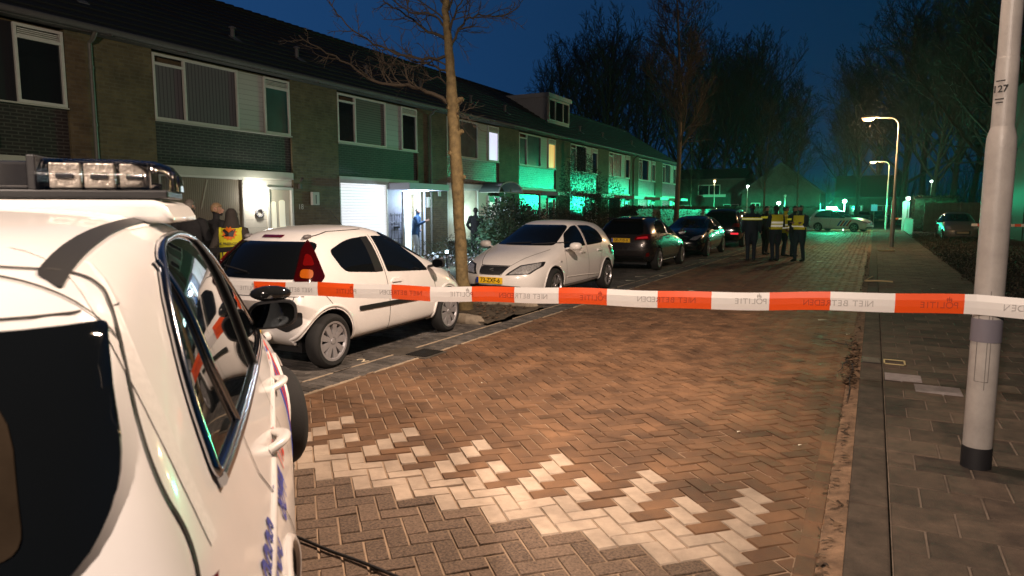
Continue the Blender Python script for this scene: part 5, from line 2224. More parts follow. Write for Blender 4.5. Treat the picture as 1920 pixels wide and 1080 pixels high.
back_print('emblem_burst', [((.085 + .03 * (i % 2)) * cos(pi * i / 12), 1.29 + (.08 + .03 * (i % 2)) * sin(pi * i / 12)) for i in range(24)], M('orange_print', (.75, .16, .01), .6), .004)
pl_ = [(-.12, 1.24), (-.04, 1.265), (-.10, 1.34), (-.07, 1.36), (.0, 1.30), (.03, 1.33), (.10, 1.36), (.07, 1.29), (.06, 1.24), (.0, 1.25)]
back_print('emblem_shape', pl_, INK, .010)
text_mb('DE PRESS.COM', .05, INK, 'vest_lettering', v_, basis((0, -.185, 1.135), (1, 0, 0), (0, 0, 1)), .002, bold=.001)
# person in the bright doorway
root, o, sh, k = person('person in dark blue leaning out of the bright blue-lit doorway', V((FX + .25, 18.62, .02)), rad(20), 1.72, CLO_BLUE, CLO_PALE, HAIRG, lean=.06, arms=('hip', 'reach'), bulk=1.15)
# dark figure by the street tree
root, o, sh, k = person('dark figure standing in front of the lit window, beside the street tree', V((-12.4, 20.75, 0)), FWD, 1.74, CLO_BLK, CLO_BLK, HAIRD, arms='pocket', bulk=1.1)
# officers in the road
G = 'officers talking in the road'
T = math.atan2(-CF.y, -CF.x)
YB = M('yellow_band', (.60, .56, .03), .6, emis=(.6, .56, .03), estr=.25)  # slight emission stands in for the band shining in lamplight


def at_foot(u, v):
    q_ = gnd(u, v)
    return V((q_.x, q_.y, 0))


root, o, sh, k = person('officer seen from behind in a dark jacket with one yellow band across the shoulders', at_foot(1407, 489), FWD - .25, 1.84, CLO_NAVY, CLO_NAVY, HAIRD, arms='side', bulk=1.22, stride=.05, headturn=-.5, group=G)
band(sh, k, 1.295, 1.365, .018, YB)
band(sh, k, 1.315, 1.335, .022, RETROW, 'reflective_strip')
root, o, sh, k = person('officer in dark clothes half hidden between two colleagues', at_foot(1434, 477), T + .3, 1.80, CLO_BLK, CLO_BLK, HAIRD, arms='side', bulk=1.1, group=G)
band(sh, k, 1.33, 1.40, .018, YB)
root, o, sh, k = person('officer seen from behind in a yellow vest with two wide pale bands', at_foot(1452, 489), FWD + .05, 1.80, CLO_NAVY, CLO_NAVY, HAIRD, arms='front', bulk=1.22, stride=.06, cap=True, group=G)
hv_shell(sh, k, VEST, 1.02, 1.48)
band(sh, k, 1.205, 1.27, .02, RETROW, wide=.18)
band(sh, k, 1.10, 1.165, .02, RETROW, wide=.18)
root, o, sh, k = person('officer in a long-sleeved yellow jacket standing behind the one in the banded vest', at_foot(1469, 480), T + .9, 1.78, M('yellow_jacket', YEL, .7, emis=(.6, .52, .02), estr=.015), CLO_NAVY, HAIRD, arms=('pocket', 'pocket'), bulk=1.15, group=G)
band(sh, k, 1.10, 1.15, .016, RETROW)
band(sh, k, 1.00, 1.04, .016, RETROW)
root, o, sh, k = person('officer in dark uniform mostly hidden behind the side-facing officer', at_foot(1486, 481), T + .4, 1.80, CLO_BLK, CLO_NAVY, HAIRD, arms='front', bulk=1.1, group=G)
band(sh, k, 1.28, 1.34, .018, YB)
root, o, sh, k = person('officer standing side-on with folded arms and a yellow vest at the edge of the group', at_foot(1497, 490), T - .95, 1.80, CLO_NAVY, CLO_NAVY, HAIRD, arms='fold', bulk=1.2, stride=.16, headturn=.3, group=G)
hv_shell(sh, k, VEST, 1.02, 1.46)
band(sh, k, 1.11, 1.15, .02, RETROW, wide=.2)

# ================================================================== TREES AND PLANTS
BARK = M('street_tree_bark', (.17, .125, .055), .85, var=.6, vscale=11, bump=.9, bscale=45)
TWIG = M('twig_bark', (.055, .042, .028), .85)
BARKD = M('dark_bark', (.035, .030, .026), .9, var=.4, vscale=6, bump=.6, bscale=30)
TWIGD = M('dark_twig', (.030, .026, .023), .9)


def wander(r, p, d, L, n, wob, up=.0):
    pts = [V(p)]
    d = V(d).normalized()
    for i in range(n):
        d = (d + V((r.gauss(0, wob), r.gauss(0, wob), r.gauss(0, wob) + up))).normalized()
        pts.append(pts[-1] + d * (L / n))
    return pts, d


def at_path(pts, t):
    f = t * (len(pts) - 1)
    i = min(int(f), len(pts) - 2)
    return pts[i].lerp(pts[i + 1], f - i), (pts[i + 1] - pts[i]).normalized()


def twigs(mb, r, pts, r0, n, L, depth, wob=.18, up=.06, tmin=.1, spread=.8, minr=.004, sides=4):
    for i in range(n):
        t = tmin + (1 - tmin) * (i + r.random()) / n
        p, d = at_path(pts, t)
        a = d.orthogonal().normalized()
        a.rotate(Matrix.Rotation(r.uniform(0, 6.283), 3, d))
        dd = (d * (1 - spread * .5) + a * spread).normalized()
        l = L * (1.15 - .6 * t) * r.uniform(.6, 1.25)
        rad_ = max(minr, r0 * (1 - .65 * t) * .6)
        k = 4 if depth else 3
        q_, _ = wander(r, p, dd, l, k, wob, up)
        mb.tube(q_, [rad_ * (1 - .75 * j / k) + minr * .3 for j in range(k + 1)], sides if depth > 0 else 3, 0, False)
        if depth > 0:
            twigs(mb, r, q_, rad_, max(3, int(n * .6)), l * .5, depth - 1, wob, up, .15, spread, minr, sides)


# --- the street tree by the parked cars, with its lit trunk
TP = gnd(873, 586)
TN = V((CF.x, CF.y, 0)).normalized()


def tp(u, v, dz=0.0):
    return pln(u, v, TP + TN * dz, TN)


st_root = empty('street_tree', (TP.x, TP.y, 0), 0, 'bare street tree with a lamplit ochre trunk between two white cars', 'tree', 'street trees')
mb = MB()
px = [(874, 590), (866, 500), (861, 420), (856, 330), (851, 240), (848, 190), (845, 145), (840, 80), (836, 20), (833, -50), (830, -160), (826, -330)]
rw_ = [15.5, 11.5, 10.6, 11.5, 10.8, 11, 8.5, 7.2, 6.2, 5.6, 4.2, 2]
P = [tp(*q_) - V((TP.x, TP.y, 0)) for q_ in px]
P[0].z = -.05
rr_ = random.Random(5)
pts, rad_ = [], []
for i in range(len(P) - 1):
    for j in range(4):
        t = j / 4
        pts.append(P[i].lerp(P[i + 1], t) + V((rr_.gauss(0, .006), rr_.gauss(0, .006), 0)))
        rad_.append((rw_[i] * (1 - t) + rw_[i + 1] * t) * 10.9 / 1280 * rr_.uniform(.96, 1.06))
pts.append(P[-1])
rad_.append(.01)
mb.tube(pts, rad_, 14)
for (u, v, du) in ((860, 190, 20), (846, 205, -16), (862, 250, 14), (848, 290, -14), (866, 335, 13)):   # pruned stubs
    a = tp(u, v) - V((TP.x, TP.y, 0))
    mb.tube([a - CR * du * .002, a + CR * du * .0035 + V((0, 0, .03)) - TN * .05], [.06, .035], 8)
mb.build('trunk', BARK, st_root, smooth=60)
mb = MB()
limbs = [
    ([(838, 190), (800, 170), (765, 158), (725, 157), (690, 146), (640, 114), (600, 90), (560, 66)], 4.2, -.5),
    ([(838, 135), (805, 120), (770, 112), (735, 95), (715, 92), (700, 85)], 2.4, .6),
    ([(834, 108), (790, 110), (745, 100), (700, 82), (660, 55), (630, 25), (608, -10)], 3.0, -.8),
    ([(834, 72), (800, 60), (775, 35), (735, 12), (700, -12)], 3.0, .5),
    ([(832, 50), (815, 30), (770, 22), (740, 5), (720, -20)], 2.4, -.3),
    ([(846, 82), (862, 52), (880, 34), (905, 28), (940, 33), (965, 20), (985, -5)], 2.6, .4),
    ([(842, 60), (850, 30), (864, 5), (875, -30)], 2.6, -.5),
    ([(840, 100), (850, 75), (862, 60), (880, 55)], 1.5, .3),
    ([(836, 25), (850, -10), (880, -60)], 2.6, .2), ([(834, 10), (810, -30), (770, -90)], 2.6, -.3),
    ([(845, 160), (820, 145), (795, 150), (770, 140), (748, 142)], 1.8, .7),
    ([(842, 125), (815, 112), (780, 125), (750, 118), (715, 122)], 1.8, -.2),
    ([(848, 205), (858, 214), (878, 222)], 1.0, -.2),
    ([(836, 40), (800, 8), (760, -8)], 2.0, .3),
]
for k, (lp, w0, dz) in enumerate(limbs):
    n = len(lp)
    Q = [tp(u, v, dz * i / (n - 1)) - V((TP.x, TP.y, 0)) for i, (u, v) in enumerate(lp)]
    Q2 = []
    for i in range(n - 1):
        for j in range(3):
            Q2.append(Q[i].lerp(Q[i + 1], j / 3) + V((rr_.gauss(0, .012), rr_.gauss(0, .012), rr_.gauss(0, .012))))
    Q2.append(Q[-1])
    r0 = w0 * 10.9 / 1280
    mb.tube(Q2, [r0 * (1 - .8 * i / (len(Q2) - 1)) for i in range(len(Q2))], 6, 0, False)
    twigs(mb, rr_, Q2, r0 * .8, int(5 + 1.1 * n), .55, 1, .2, .05, .15, .75, .0035)
mb.build('crown', TWIG, st_root, smooth=60)


# --- other bare trees
def bare_tree_meshes(seed, H, r0, fork=.25, nl=9, spread=.55, tw=7, up=.12, minr=.016, clear=.25):
    r = random.Random(seed)
    tk, cr = MB(), MB()
    tp_, _ = wander(r, (0, 0, -.1), (0, 0, 1), H * .92, 9, .035, .05)
    tk.tube(tp_, [r0 * (1 - .85 * (i / 9) ** .9) + .01 for i in range(10)], 10)
    for i in range(nl):
        t = clear + (1 - clear) * (i + r.uniform(.2, .8)) / nl * .92
        p, d = at_path(tp_, t)
        a = i * 2.399 + r.uniform(-.4, .4)
        dd = V((cos(a) * spread, sin(a) * spread, r.uniform(.55, 1.0))).normalized()
        l = H * (.62 - .42 * t) * r.uniform(.8, 1.15)
        q_, _ = wander(r, p, dd, l, 6, .09, up)
        rl = r0 * (.52 - .36 * t)
        cr.tube(q_, [rl * (1 - .85 * j / 6) + minr * .4 for j in range(7)], 6, 0, False)
        twigs(cr, r, q_, rl * .7, tw, l * .42, 2, .11, up, .18, .62, minr, 4)
    return tk, cr


def plant_tree(label, loc, sc_=1.0, rz=0.0, src=None, group='bare trees beyond the houses', **kw):
    if src is None:
        root = empty('bare_tree', loc, rz, label, 'tree', group)
        a, b = bare_tree_meshes(**kw)
        a.build('trunk', BARKD, root, smooth=60)
        b.build('crown', TWIGD, root)
    else:
        root = copy_tree(src)
        root.location = loc
        root.rotation_euler = (0, 0, rz)
        root['label'] = label
    root.scale = (sc_, sc_, sc_)
    return root


def tpos(u, y):
    p_ = ply(u, 420, y)
    return (p_.x, y, 0)


t1 = plant_tree('tall bare tree with an upright crown behind the white dormer', tpos(1055, 78), seed=11, H=21, r0=.34, nl=25, tw=10, up=.16)
t2 = plant_tree('broad bare tree behind the far end of the house row', tpos(1200, 84), seed=23, H=20, r0=.33, nl=25, tw=10, up=.14, spread=.65)
t3 = plant_tree('dense bare tree right of the tall thin street tree', tpos(1425, 92), seed=37, H=23, r0=.36, nl=25, tw=10, up=.13, spread=.6)
t4 = plant_tree('wide spreading bare tree above the lit street lamps', tpos(1690, 88), seed=41, H=24, r0=.40, nl=27, tw=10, up=.07, spread=.85, clear=.2)
for lab, u, y, s_, rz, src in [
    ('small bare tree rising over the roof ridge left of the dormer', 905, 70, .66, 1.0, t1),
    ('bare tree peeking over the ridge beside the street tree', 955, 74, .70, 2.2, t2),
    ('bare tree between the dormer tree and the end of the row', 1125, 80, .95, 3.0, t3),
    ('bare tree close behind the end house', 1265, 80, .98, 4.0, t1),
    ('bare tree behind the dark gabled house', 1345, 88, .88, .7, t2),
    ('bare tree at the right edge of the dense clump left of the gap of sky', 1475, 96, .80, 5.0, t2),
    ('small bare tree in the gap of sky behind the green light', 1575, 110, .62, 2.0, t3),
    ('bare tree left of the spreading one, over the far lamp', 1605, 92, .80, 1.4, t1),
    ('bare tree right of the spreading one', 1780, 84, .95, 2.7, t1),
    ('bare tree beside the pale lamp on the right', 1740, 72, .72, .4, t2),
    ('bare tree behind the picket fence and the driveway', 1850, 70, .85, 5.2, t3),
    ('bare tree above the dark building on the right', 1905, 52, .7, 3.7, t4),
    ('low bare tree over the roof of the dark gabled house', 1300, 100, .8, 3.3, t3),
    ('bare tree behind the dense clump near the gap of sky', 1400, 108, .95, 4.3, t4),
    ('bare tree over the roof ridge right of the dormer', 1090, 96, 1.0, 1.9, t4),
    ('bare tree filling the clump between the dormer and the thin street tree', 1160, 100, 1.05, .3, t3),
    ('bare tree just right of the thin street tree, behind the orange lamp', 1318, 102, 1.0, 2.5, t4),
    ('bare tree at the middle of the dense clump', 1380, 98, .95, 3.6, t1),
    ('bare tree left of the tall lit lamp post', 1645, 104, .95, 4.9, t2),
    ('bare tree above the picket fence on the right', 1725, 100, 1.05, 1.2, t3),
    ('bare tree close behind the driveway, right of the spreading one', 1815, 90, 1.0, .9, t2),
]:
    plant_tree(lab, tpos(u, y), s_ * (1.1 if u > 1000 else 1), rz, src)

# the far-off thicket behind everything: one mass
r = random.Random(77)
mb = MB()
for i in range(2600):
    x = r.uniform(-75, 40)
    q_, _ = wander(r, (x, 122 + r.uniform(-4, 4), 0), (r.gauss(0, .25), r.gauss(0, .2), 1), r.uniform(4, 11) * (.75 if -14 < x < -2 else 1), 5, .14, .02)
    mb.tube(q_, [.07, .055, .045, .035, .025, .015], 3, 0, False)
tag(mb.build('far_thicket', TWIGD), 'distant dark thicket of bare stems behind the far houses', 'thicket', kind='stuff')

# slim street trees further along the road
sl = empty('street_tree', (0, 0, 0), 0, 'tall thin street tree with a long clear trunk at the end of the house row', 'tree', 'street trees')
r = random.Random(9)
mb = MB()
q_, _ = wander(r, (0, 0, -.1), (0, 0, 1), 12.5, 12, .018, .03)
mb.tube(q_, [.135 - .0095 * i for i in range(13)], 10)
mb.build('trunk', M('slim_trunk_bark', (.13, .10, .06), .85, var=.4, vscale=9, bump=.8, bscale=40), sl, smooth=60)
mb = MB()
twigs(mb, r, q_, .075, 26, 3.0, 2, .12, .10, .34, .62, .008)
mb.build('crown', TWIG, sl)
P_ = gnd(1268, 470)
sl.location = (-6.9, 33.8, 0)
sl.location = ply(1268, 430, 32.0)
sl.location.z = 0
for lab, u, y, s_ in (('slim street tree with a knotty lamplit trunk behind the officers', 1431, 47, .62), ('thin young street tree with a pale stem left of the green light', 1494, 52, .70),
                      ('slim tree with a green-lit stem behind the hedge', 1292, 62, .6)):
    c = copy_tree(sl)
    p_ = ply(u, 430, y)
    c.location = (p_.x, y, 0)
    c.scale = (s_ * .95, s_ * .95, s_)
    c.rotation_euler = (0, 0, y)
    c['label'] = lab


# --- shrubs of leaf-sized faces
def leaf_cloud(r, lobes, n, size, narrow=.45):
    mb = MB()
    tot = sum(a * b * c for _, (a, b, c) in lobes)
    for (c, (a, b, h)) in lobes:
        for i in range(int(n * a * b * h / tot)):
            t, z = r.uniform(0, 6.283), r.uniform(-1, 1)
            rad_ = r.random() ** .30
            bump_ = 1 + .22 * noise.noise(V((cos(t) * 2.3 + c[0], sin(t) * 2.3 + c[1], z * 2.3)))
            s_ = sqrt(1 - z * z) * rad_ * bump_
            p = V((c[0] + a * s_ * cos(t), c[1] + b * s_ * sin(t), c[2] + h * z * rad_ * bump_))
            if p.z < .02:
                continue
            d = V((cos(t) * sqrt(1 - z * z) + r.gauss(0, .5), sin(t) * sqrt(1 - z * z) + r.gauss(0, .5), z * .6 + r.gauss(0, .5))).normalized()
            q_ = d.orthogonal().normalized()
            q_.rotate(Matrix.Rotation(r.uniform(0, 6.283), 3, d))
            L = size * r.uniform(.6, 1.3)
            m_ = p + d * L * .5
            k_ = d.cross(q_) * L * .1
            mb.add([p, m_ + q_ * L * narrow * .5 + k_, p + d * L, m_ - q_ * L * narrow * .5 + k_], [(0, 1, 2, 3)])
    return mb


LAUREL = M('laurel_leaf', (.075, .14, .085), .32, var=.5, vscale=3, island=.9, spec=.7)
CONIF = M('conifer_leaf', (.022, .036, .016), .7, var=.6, vscale=3, island=.9)
HEDGEM = M('hedge_leaf', (.022, .034, .016), .6, var=.6, vscale=3, island=.9)
DRYM = M('dry_bed_leaf', (.045, .036, .022), .8, var=.6, vscale=3, island=.9)


def shrub(label, loc, lobes, n, size, mat, narrow=.45, seed=1, name='shrub', group='shrubs in the front gardens', stems=5, h=1.0):
    root = empty(name, loc, 0, label, 'shrub', group)
    lobes = [(tuple(q * 1.22 for q in c), tuple(q * 1.22 for q in ax)) for c, ax in lobes]
    n = int(n * 1.4)
    r = random.Random(seed)
    leaf_cloud(r, lobes, n, size, narrow).build('foliage', mat, root)
    mb = MB()
    for i in range(stems):
        a = r.uniform(0, 6.283)
        q_, _ = wander(r, (0, 0, 0), (cos(a) * .35, sin(a) * .35, 1), h, 5, .12, .05)
        mb.tube(q_, [.025, .02, .016, .012, .008, .005], 5, 0, False)
    mb.build('stem', BARKD, root)
    return root


def hpos(u, v, x):
    p_ = plx(u, v, x)
    return (p_.x, p_.y, 0)


shrub('glossy laurel bush catching bluish light behind the second white car', hpos(953, 420, -9.6),
      [((0, 0, .85), (.72, .8, .80)), ((.15, -.55, .6), (.55, .55, .55)), ((0, .5, 1.05), (.5, .6, .45))], 5200, .115, LAUREL, .42, 2, h=1.6)
shrub('dark rounded shrub between the laurel and the tall conifer', hpos(1010, 420, -9.4), [((0, 0, .8), (.8, 1.0, .75)), ((0, 1.2, .75), (.8, 1.0, .75))], 6000, .06, CONIF, .3, 3, h=1.4)
shrub('tall ragged dark conifer shrub, highest of those before the green-lit houses', hpos(1085, 420, -9.0), [((0, 0, 1.0), (.85, .9, 1.0)), ((.0, .1, 2.0), (.6, .65, .9)), ((0, 0, 2.6), (.3, .35, .5))], 8500, .085, CONIF, .22, 4, h=2.6)
shrub('dark conifer bush with feathery tips right of the tallest shrub', hpos(1130, 420, -8.6), [((0, 0, .9), (.7, .8, .9)), ((.1, .2, 1.7), (.45, .5, .6))], 5200, .09, CONIF, .2, 5, h=2.0)
shrub('low dark bush behind the dark grey hatchback', hpos(1040, 440, -8.9), [((0, 0, .7), (.8, 1.6, .7))], 3500, .06, CONIF, .3, 6, h=1.0)
shrub('low shrub at the house wall behind the street tree', hpos(845, 440, -11.6), [((0, 0, .35), (.5, .7, .38)), ((0, -.9, .3), (.4, .5, .3))], 1600, .05, HEDGEM, .4, 7, h=.5)
shrub('small leafy shrub in the garden behind the street tree', hpos(905, 450, -10.5), [((0, 0, .4), (.6, .7, .42))], 1600, .05, LAUREL, .4, 8, h=.5)


def hedge(label, x0, x1, y0, y1, h, n, mat, seed, size=.05, name='hedge'):
    r = random.Random(seed)
    mb = MB()
    for i in range(n):
        f = r.random()
        x, y, z = r.uniform(x0, x1), r.uniform(y0, y1), r.uniform(.02, h)
        s_ = r.random()
        if s_ < .35:
            z = h + r.gauss(0, .03)
        elif s_ < .7:
            x = (x1 if r.random() < .7 else x0) + r.gauss(0, .03)
        else:
            y = (y0 if r.random() < .8 else y1) + r.gauss(0, .03)
        d = V((r.gauss(0, 1), r.gauss(0, 1), r.gauss(0, 1))).normalized()
        q_ = d.orthogonal().normalized()
        L = size * r.uniform(.6, 1.4)
        p = V((x, y, z))
        mb.add([p, p + d * L * .5 + q_ * L * .25, p + d * L, p + d * L * .5 - q_ * L * .25], [(0, 1, 2, 3)])
    mb.box(x0 + .08, x1 - .08, y0 + .08, y1 - .08, 0, h - .08)
    o = mb.build(name, mat)
    return tag(o, label, 'hedge')


hedge('clipped dark hedge along the gardens behind the black car', -9.3, -8.5, 27, 52, 1.75, 9000, HEDGEM, 1, .08)
hedge('long dark hedge in front of the gabled house across the side street', -17, -5, 74, 75, 1.9, 5000, HEDGEM, 2, .12)
hedge('dark bushy hedge beside the green-lit gatepost on the right', 2.6, 5.4, 60, 61, 2.6, 4000, HEDGEM, 3, .12)
# rough ground cover in the bed on the right
r = random.Random(8)
mb = MB()
for i in range(26000):
    y = 3 + 45 * r.random() ** 1.6
    x = 1.98 + abs(r.gauss(0, 1.6)) + .25 * noise.noise(V((0, y * .9, 0)))
    if x > 7:
        continue
    h = .10 + .35 * max(0, noise.noise(V((x * .8, y * .8, 1))) + .35) * min(1, (x - 1.7) / .8)
    p = V((x, y, .02 + r.random() * h))
    d = V((r.gauss(0, 1), r.gauss(0, 1), r.gauss(.4, .8))).normalized()
    q_ = d.orthogonal().normalized()
    L = r.uniform(.04, .10)
    mb.add([p, p + d * L * .5 + q_ * L * .22, p + d * L, p + d * L * .5 - q_ * L * .22], [(0, 1, 2, 3)])
for i in range(700):
    x, y = 2.1 + abs(r.gauss(0, 1.4)), 3 + 35 * r.random() ** 1.5
    q_, _ = wander(r, (x, y, 0), (r.gauss(0, .5), r.gauss(0, .5), 1), r.uniform(.25, .7), 4, .15, 0)
    mb.tube(q_, [.006, .005, .004, .003, .002], 3, 0, False)
tag(mb.build('ground_cover', DRYM), 'rough dark ground cover in the bed right of the pavement', 'ground cover', kind='stuff')

# ================================================================== STREET FURNITURE AND SMALL THINGS
POST = M('painted_post', (.36, .335, .31), .42, var=.22, vscale=5, bump=.15, bscale=90)
LMETAL = M('lamp_post_grey', (.34, .33, .28), .4, metal=.2, var=.15)
LAMPON = M('lamp_glass_lit', (1, .9, .7), .4, emis=(1.0, .58, .24), estr=4)
LAMPON2 = M('lamp_glass_white_lit', (1, 1, 1), .4, emis=(.85, 1.0, .98), estr=16)


def lamp_post(label, loc, big=False, lit=LAMPON, arm=1.25, H=LAMP_H, name='street_lamp'):
    root = empty(name, loc, 0, label, 'street lamp', 'street lamps along the right pavement')
    m = MB()
    if big:
        m.tube([(0, 0, 0), (0, 0, .04), (0, 0, 1.93), (0, 0, 2.0), (0, 0, 2.06)], [.080, .078, .077, .074, .059], 28)
        m.tube([(0, 0, 2.06), (0, 0, 2.45), (0, 0, 2.452), (0, 0, H - .55)], [.059, .057, .055, .046], 24)
    else:
        m.tube([(0, 0, 0), (0, 0, 1.9), (0, 0, 2.0)], [.09, .085, .06], 16)
        m.tube([(0, 0, 2.0), (0, 0, 3.9), (0, 0, 3.92), (0, 0, H - .55)], [.058, .052, .04, .036], 12)
    po = m.build('post', POST if big else LMETAL, root, smooth=40)
    m = MB()
    A = [(0, 0, H - .56)] + [(-.40 + .40 * cos(t), 0, H - .40 + .38 * sin(t)) for t in [pi / 2 * k / 8 for k in range(9)]] + [(-arm + .35, 0, H - .0)]
    m.tube(A, .034, 10)
    m.build('arm', POST if big else LMETAL, root, smooth=60)
    m = MB()
    n = 18
    vs = []
    for (x, w_, h_) in ((-arm + .42, .035, .035), (-arm + .34, .08, .06), (-arm + .1, .125, .085), (-arm - .12, .115, .08), (-arm - .26, .06, .04)):
        for i in range(n):
            t = 2 * pi * i / n
            vs.append((x, w_ * cos(t), H + .01 + (h_ * sin(t) if sin(t) > 0 else .02 * sin(t))))
    fs = [tuple(range(n)), tuple(reversed(range(4 * n, 5 * n)))]
    for a in range(4):
        for i in range(n):
            fs.append((a * n + i, a * n + (i + 1) % n, (a + 1) * n + (i + 1) % n, (a + 1) * n + i))
    m.add(vs, fs)
    m.build('lamp_head', LMETAL, root, smooth=50, fixn=True)
    m = MB()
    m.ball((-arm, 0, H - .03), (.24, .13, .10), 14)
    m.build('lamp_glass', lit, root, smooth=60)
    return root, po


near, po = lamp_post('thick pale lamp post numbered 127 close by on the right, with tape tied across it', (.636, 4.941, .07), True)
m = MB()
m.tube([(0, 0, .0), (0, 0, .135)], .082, 28)
m.build('base_collar', M('black_collar', (.012, .012, .014), .55), near, smooth=40)
m = MB()                                    # seam and cable door
m.box(-.002, .002, -.0795, -.078, .5, 1.1)
ang0 = math.atan2(-4.94, -.636)


def on_post(a, z, r_):
    t = ang0 + a
    return V((r_ * cos(t), r_ * sin(t), z))


for a in (-.55, .35):
    m.tube([on_post(a, .55, .0785), on_post(a, 1.05, .0785)], .002, 4)
for z in (.55, 1.05):
    m.tube([on_post(-.55 + .9 * k / 8, z, .0785) for k in range(9)], .002, 4)
m.build('door_gap', M('gap_grey', (.16, .15, .14), .8), po)
NUM = M('number_ink', (.02, .02, .02), .6)
for s_, z, sz in (('127', 2.27, .055), ('MAST', 2.315, .016), ('STORING', 2.215, .014), ('BELLEN', 2.195, .014)):
    if s_ != '127':
        continue
    tdir = V((-sin(ang0 - .45), cos(ang0 - .45), 0))
    o = text_mb(s_, sz, NUM, 'post_number', po, basis(on_post(-.45, z, .0595), tdir, (0, 0, 1)), .0, bold=.0012)
for z, w_ in ((2.318, .03), (2.215, .03), (2.195, .024)):
    m = MB()
    tdir = V((-sin(ang0 - .45), cos(ang0 - .45), 0))
    p_ = on_post(-.45, z, .0598)
    m.obox(p_, tdir * w_ * .8, V((0, 0, .003)), V((cos(ang0 - .45), sin(ang0 - .45), 0)) * .0006)
    m.build('post_small_print', NUM, po)
lamp_post('lit street lamp on the right pavement beyond the tape, taller looking of the two', (.712, 33.307, .07), arm=1.15)
lamp_post('lit street lamp far along the right pavement, lower looking of the two', (.842, 62.271, 0), arm=1.15)
lamp_post('street lamp behind the viewer beside the pavement', (.60, -4.3, .07), True, arm=1.25)


def small_lamp(label, u, v, y, lit, power, color, name='street_lamp', rr_=.13):
    p_ = ply(u, v, y)
    root = empty(name, (p_.x, y, 0), 0, label, 'street lamp', 'far street lamps')
    m = MB()
    m.tube([(0, 0, 0), (0, 0, p_.z - .05)], [.06, .04], 8)
    m.build('post', LMETAL, root, smooth=60)
    m = MB()
    m.ball((0, 0, p_.z), (rr_, rr_, rr_ * .8), 12)
    m.build('lamp_glass', lit, root, smooth=60)
    m = MB()
    m.tube([(0, 0, p_.z + rr_ * .6), (0, 0, p_.z + rr_), (0, 0, p_.z + rr_ + .05)], [rr_ * 1.3, rr_ * 1.2, .04], 10)
    m.build('lamp_cap', LMETAL, root)
    if power:
        light('far_lamp_light', 'POINT', V((p_.x, y, p_.z - .25)), power, color, radius=.1)
    return root


sl1 = small_lamp('far orange-lit street lamp with a crossbar sign in front of the gabled house', 1340, 339, 70, LAMPON, 260, WARM)
m = MB()
m.box(-1.1, 1.1, -.03, .03, 2.9, 3.15)
m.build('street_sign', M('pale_sign', (.4, .42, .38), .5), sl1)
small_lamp('far cold white street lamp to the right of the orange one', 1402, 349, 72, LAMPON2, 160, (.8, 1, .95))
small_lamp('bright white lamp just above the heads of the officers', 1460, 381, 66, LAMPON2, 160, (.9, 1, .9), rr_=.17)
small_lamp('white lamp among the trees on the right above the fence', 1747, 340, 74, LAMPON2, 60, (.9, 1, .95), rr_=.13)
small_lamp('white lamp beside the green-lit gatepost and the dark hedge', 1703, 372, 59, LAMPON2, 90, (.9, 1, .9), rr_=.14)
small_lamp('tiny white lamp far down the road right of the green light', 1621, 364, 100, LAMPON2, 0, WARM, rr_=.2)
small_lamp('tiny white lamp far off, lowest beside the tall lit posts', 1646, 380, 110, LAMPON2, 0, WARM, rr_=.22)
small_lamp('unlit thin lamp post behind the officers', 1472, 368, 64, LMETAL, 0, WARM, rr_=.1)

# barrier tape across the road -------------------------------------------
TA, TB = V((.58, 4.853, 1.085)), V((-5.3, 4.32, .955))
ORG = M('tape_orange', (.80, .085, .008), .35, coat=.3)
WHT = M('tape_white', (.80, .78, .75), .35, coat=.3)
PRT = M('tape_grey_print', (.42, .40, .385), .6)
PRO = M('tape_red_print', (.42, .04, .006), .6)
tape = empty('barrier_tape', TA, 0, 'red and white police barrier tape stretched right across the road', 'barrier tape')
END_R, END_L = V((2.35, 4.78, 1.06)), V((-8.35, 4.05, 1.02))


def tape_pt(s):
    """s metres from the post towards the left; negative runs to the right"""
    L = (TB - TA).length
    d = (TB - TA) / L
    p_ = TA + d * s
    p_.z += -.02 * sin(pi * max(0, min(1, s / 8)))
    if s < 0:
        p_ = TA + V((.995, -.04, .004)) * (-s)
    return p_


HW = .060


def wob(q_):
    return .012 * sin(q_ * 2.3) + .007 * sin(q_ * 6.1 + 1)


tl = V((-(TB - TA).y, (TB - TA).x, 0)).normalized()
mb = MB()
SEGL = .365
s_ = -1.75
k = 0
while s_ < 8.6:
    n = 6
    for i in range(n):
        a, b = s_ + SEGL * i / n, s_ + SEGL * (i + 1) / n
        A, B = tape_pt(a) - TA, tape_pt(b) - TA
        A.z += .5 * wob(a * 1.3)
        B.z += .5 * wob(b * 1.3)
        za, zb = wob(a), wob(b)
        up = V((0, 0, HW))
        bow = tl * .006
        for (p0, p1, q0, q1) in ((-1, -.33, 0, 1), (-.33, .33, 1, 1), (.33, 1, 1, 0)):
            vs_ = [A + up * p0 + bow * q0 + V((0, za, 0)), B + up * p0 + bow * q0 + V((0, zb, 0)), B + up * p1 + bow * q1 + V((0, zb, 0)), A + up * p1 + bow * q1 + V((0, za, 0))]
            mb.add(vs_, [(0, 1, 2, 3)], k % 2)
    s_ += SEGL
    k += 1
tp_o = mb.build('tape_strip', [WHT, ORG], tape, smooth=60)
# lettering, seen from the back so it reads mirrored
PITCH_T = 1.08
d = (TB - TA).normalized()


def tape_text(s, word, size):
    def colour_at(q_):
        return int(math.floor((q_ + 1.75) / SEGL)) % 2
    # letters one by one so each takes the ink of its ground
    x = s
    for ch in word:
        if ch == ' ':
            x += size * .42
            continue
        wdt = size * (.36 if ch == 'I' else .66)
        for_col = PRO if colour_at(x + wdt / 2) else PRT
        p_ = tape_pt(x + wdt / 2) - TA
        p_.y += wob(x + wdt / 2)
        yield ch, p_, for_col
        x += wdt


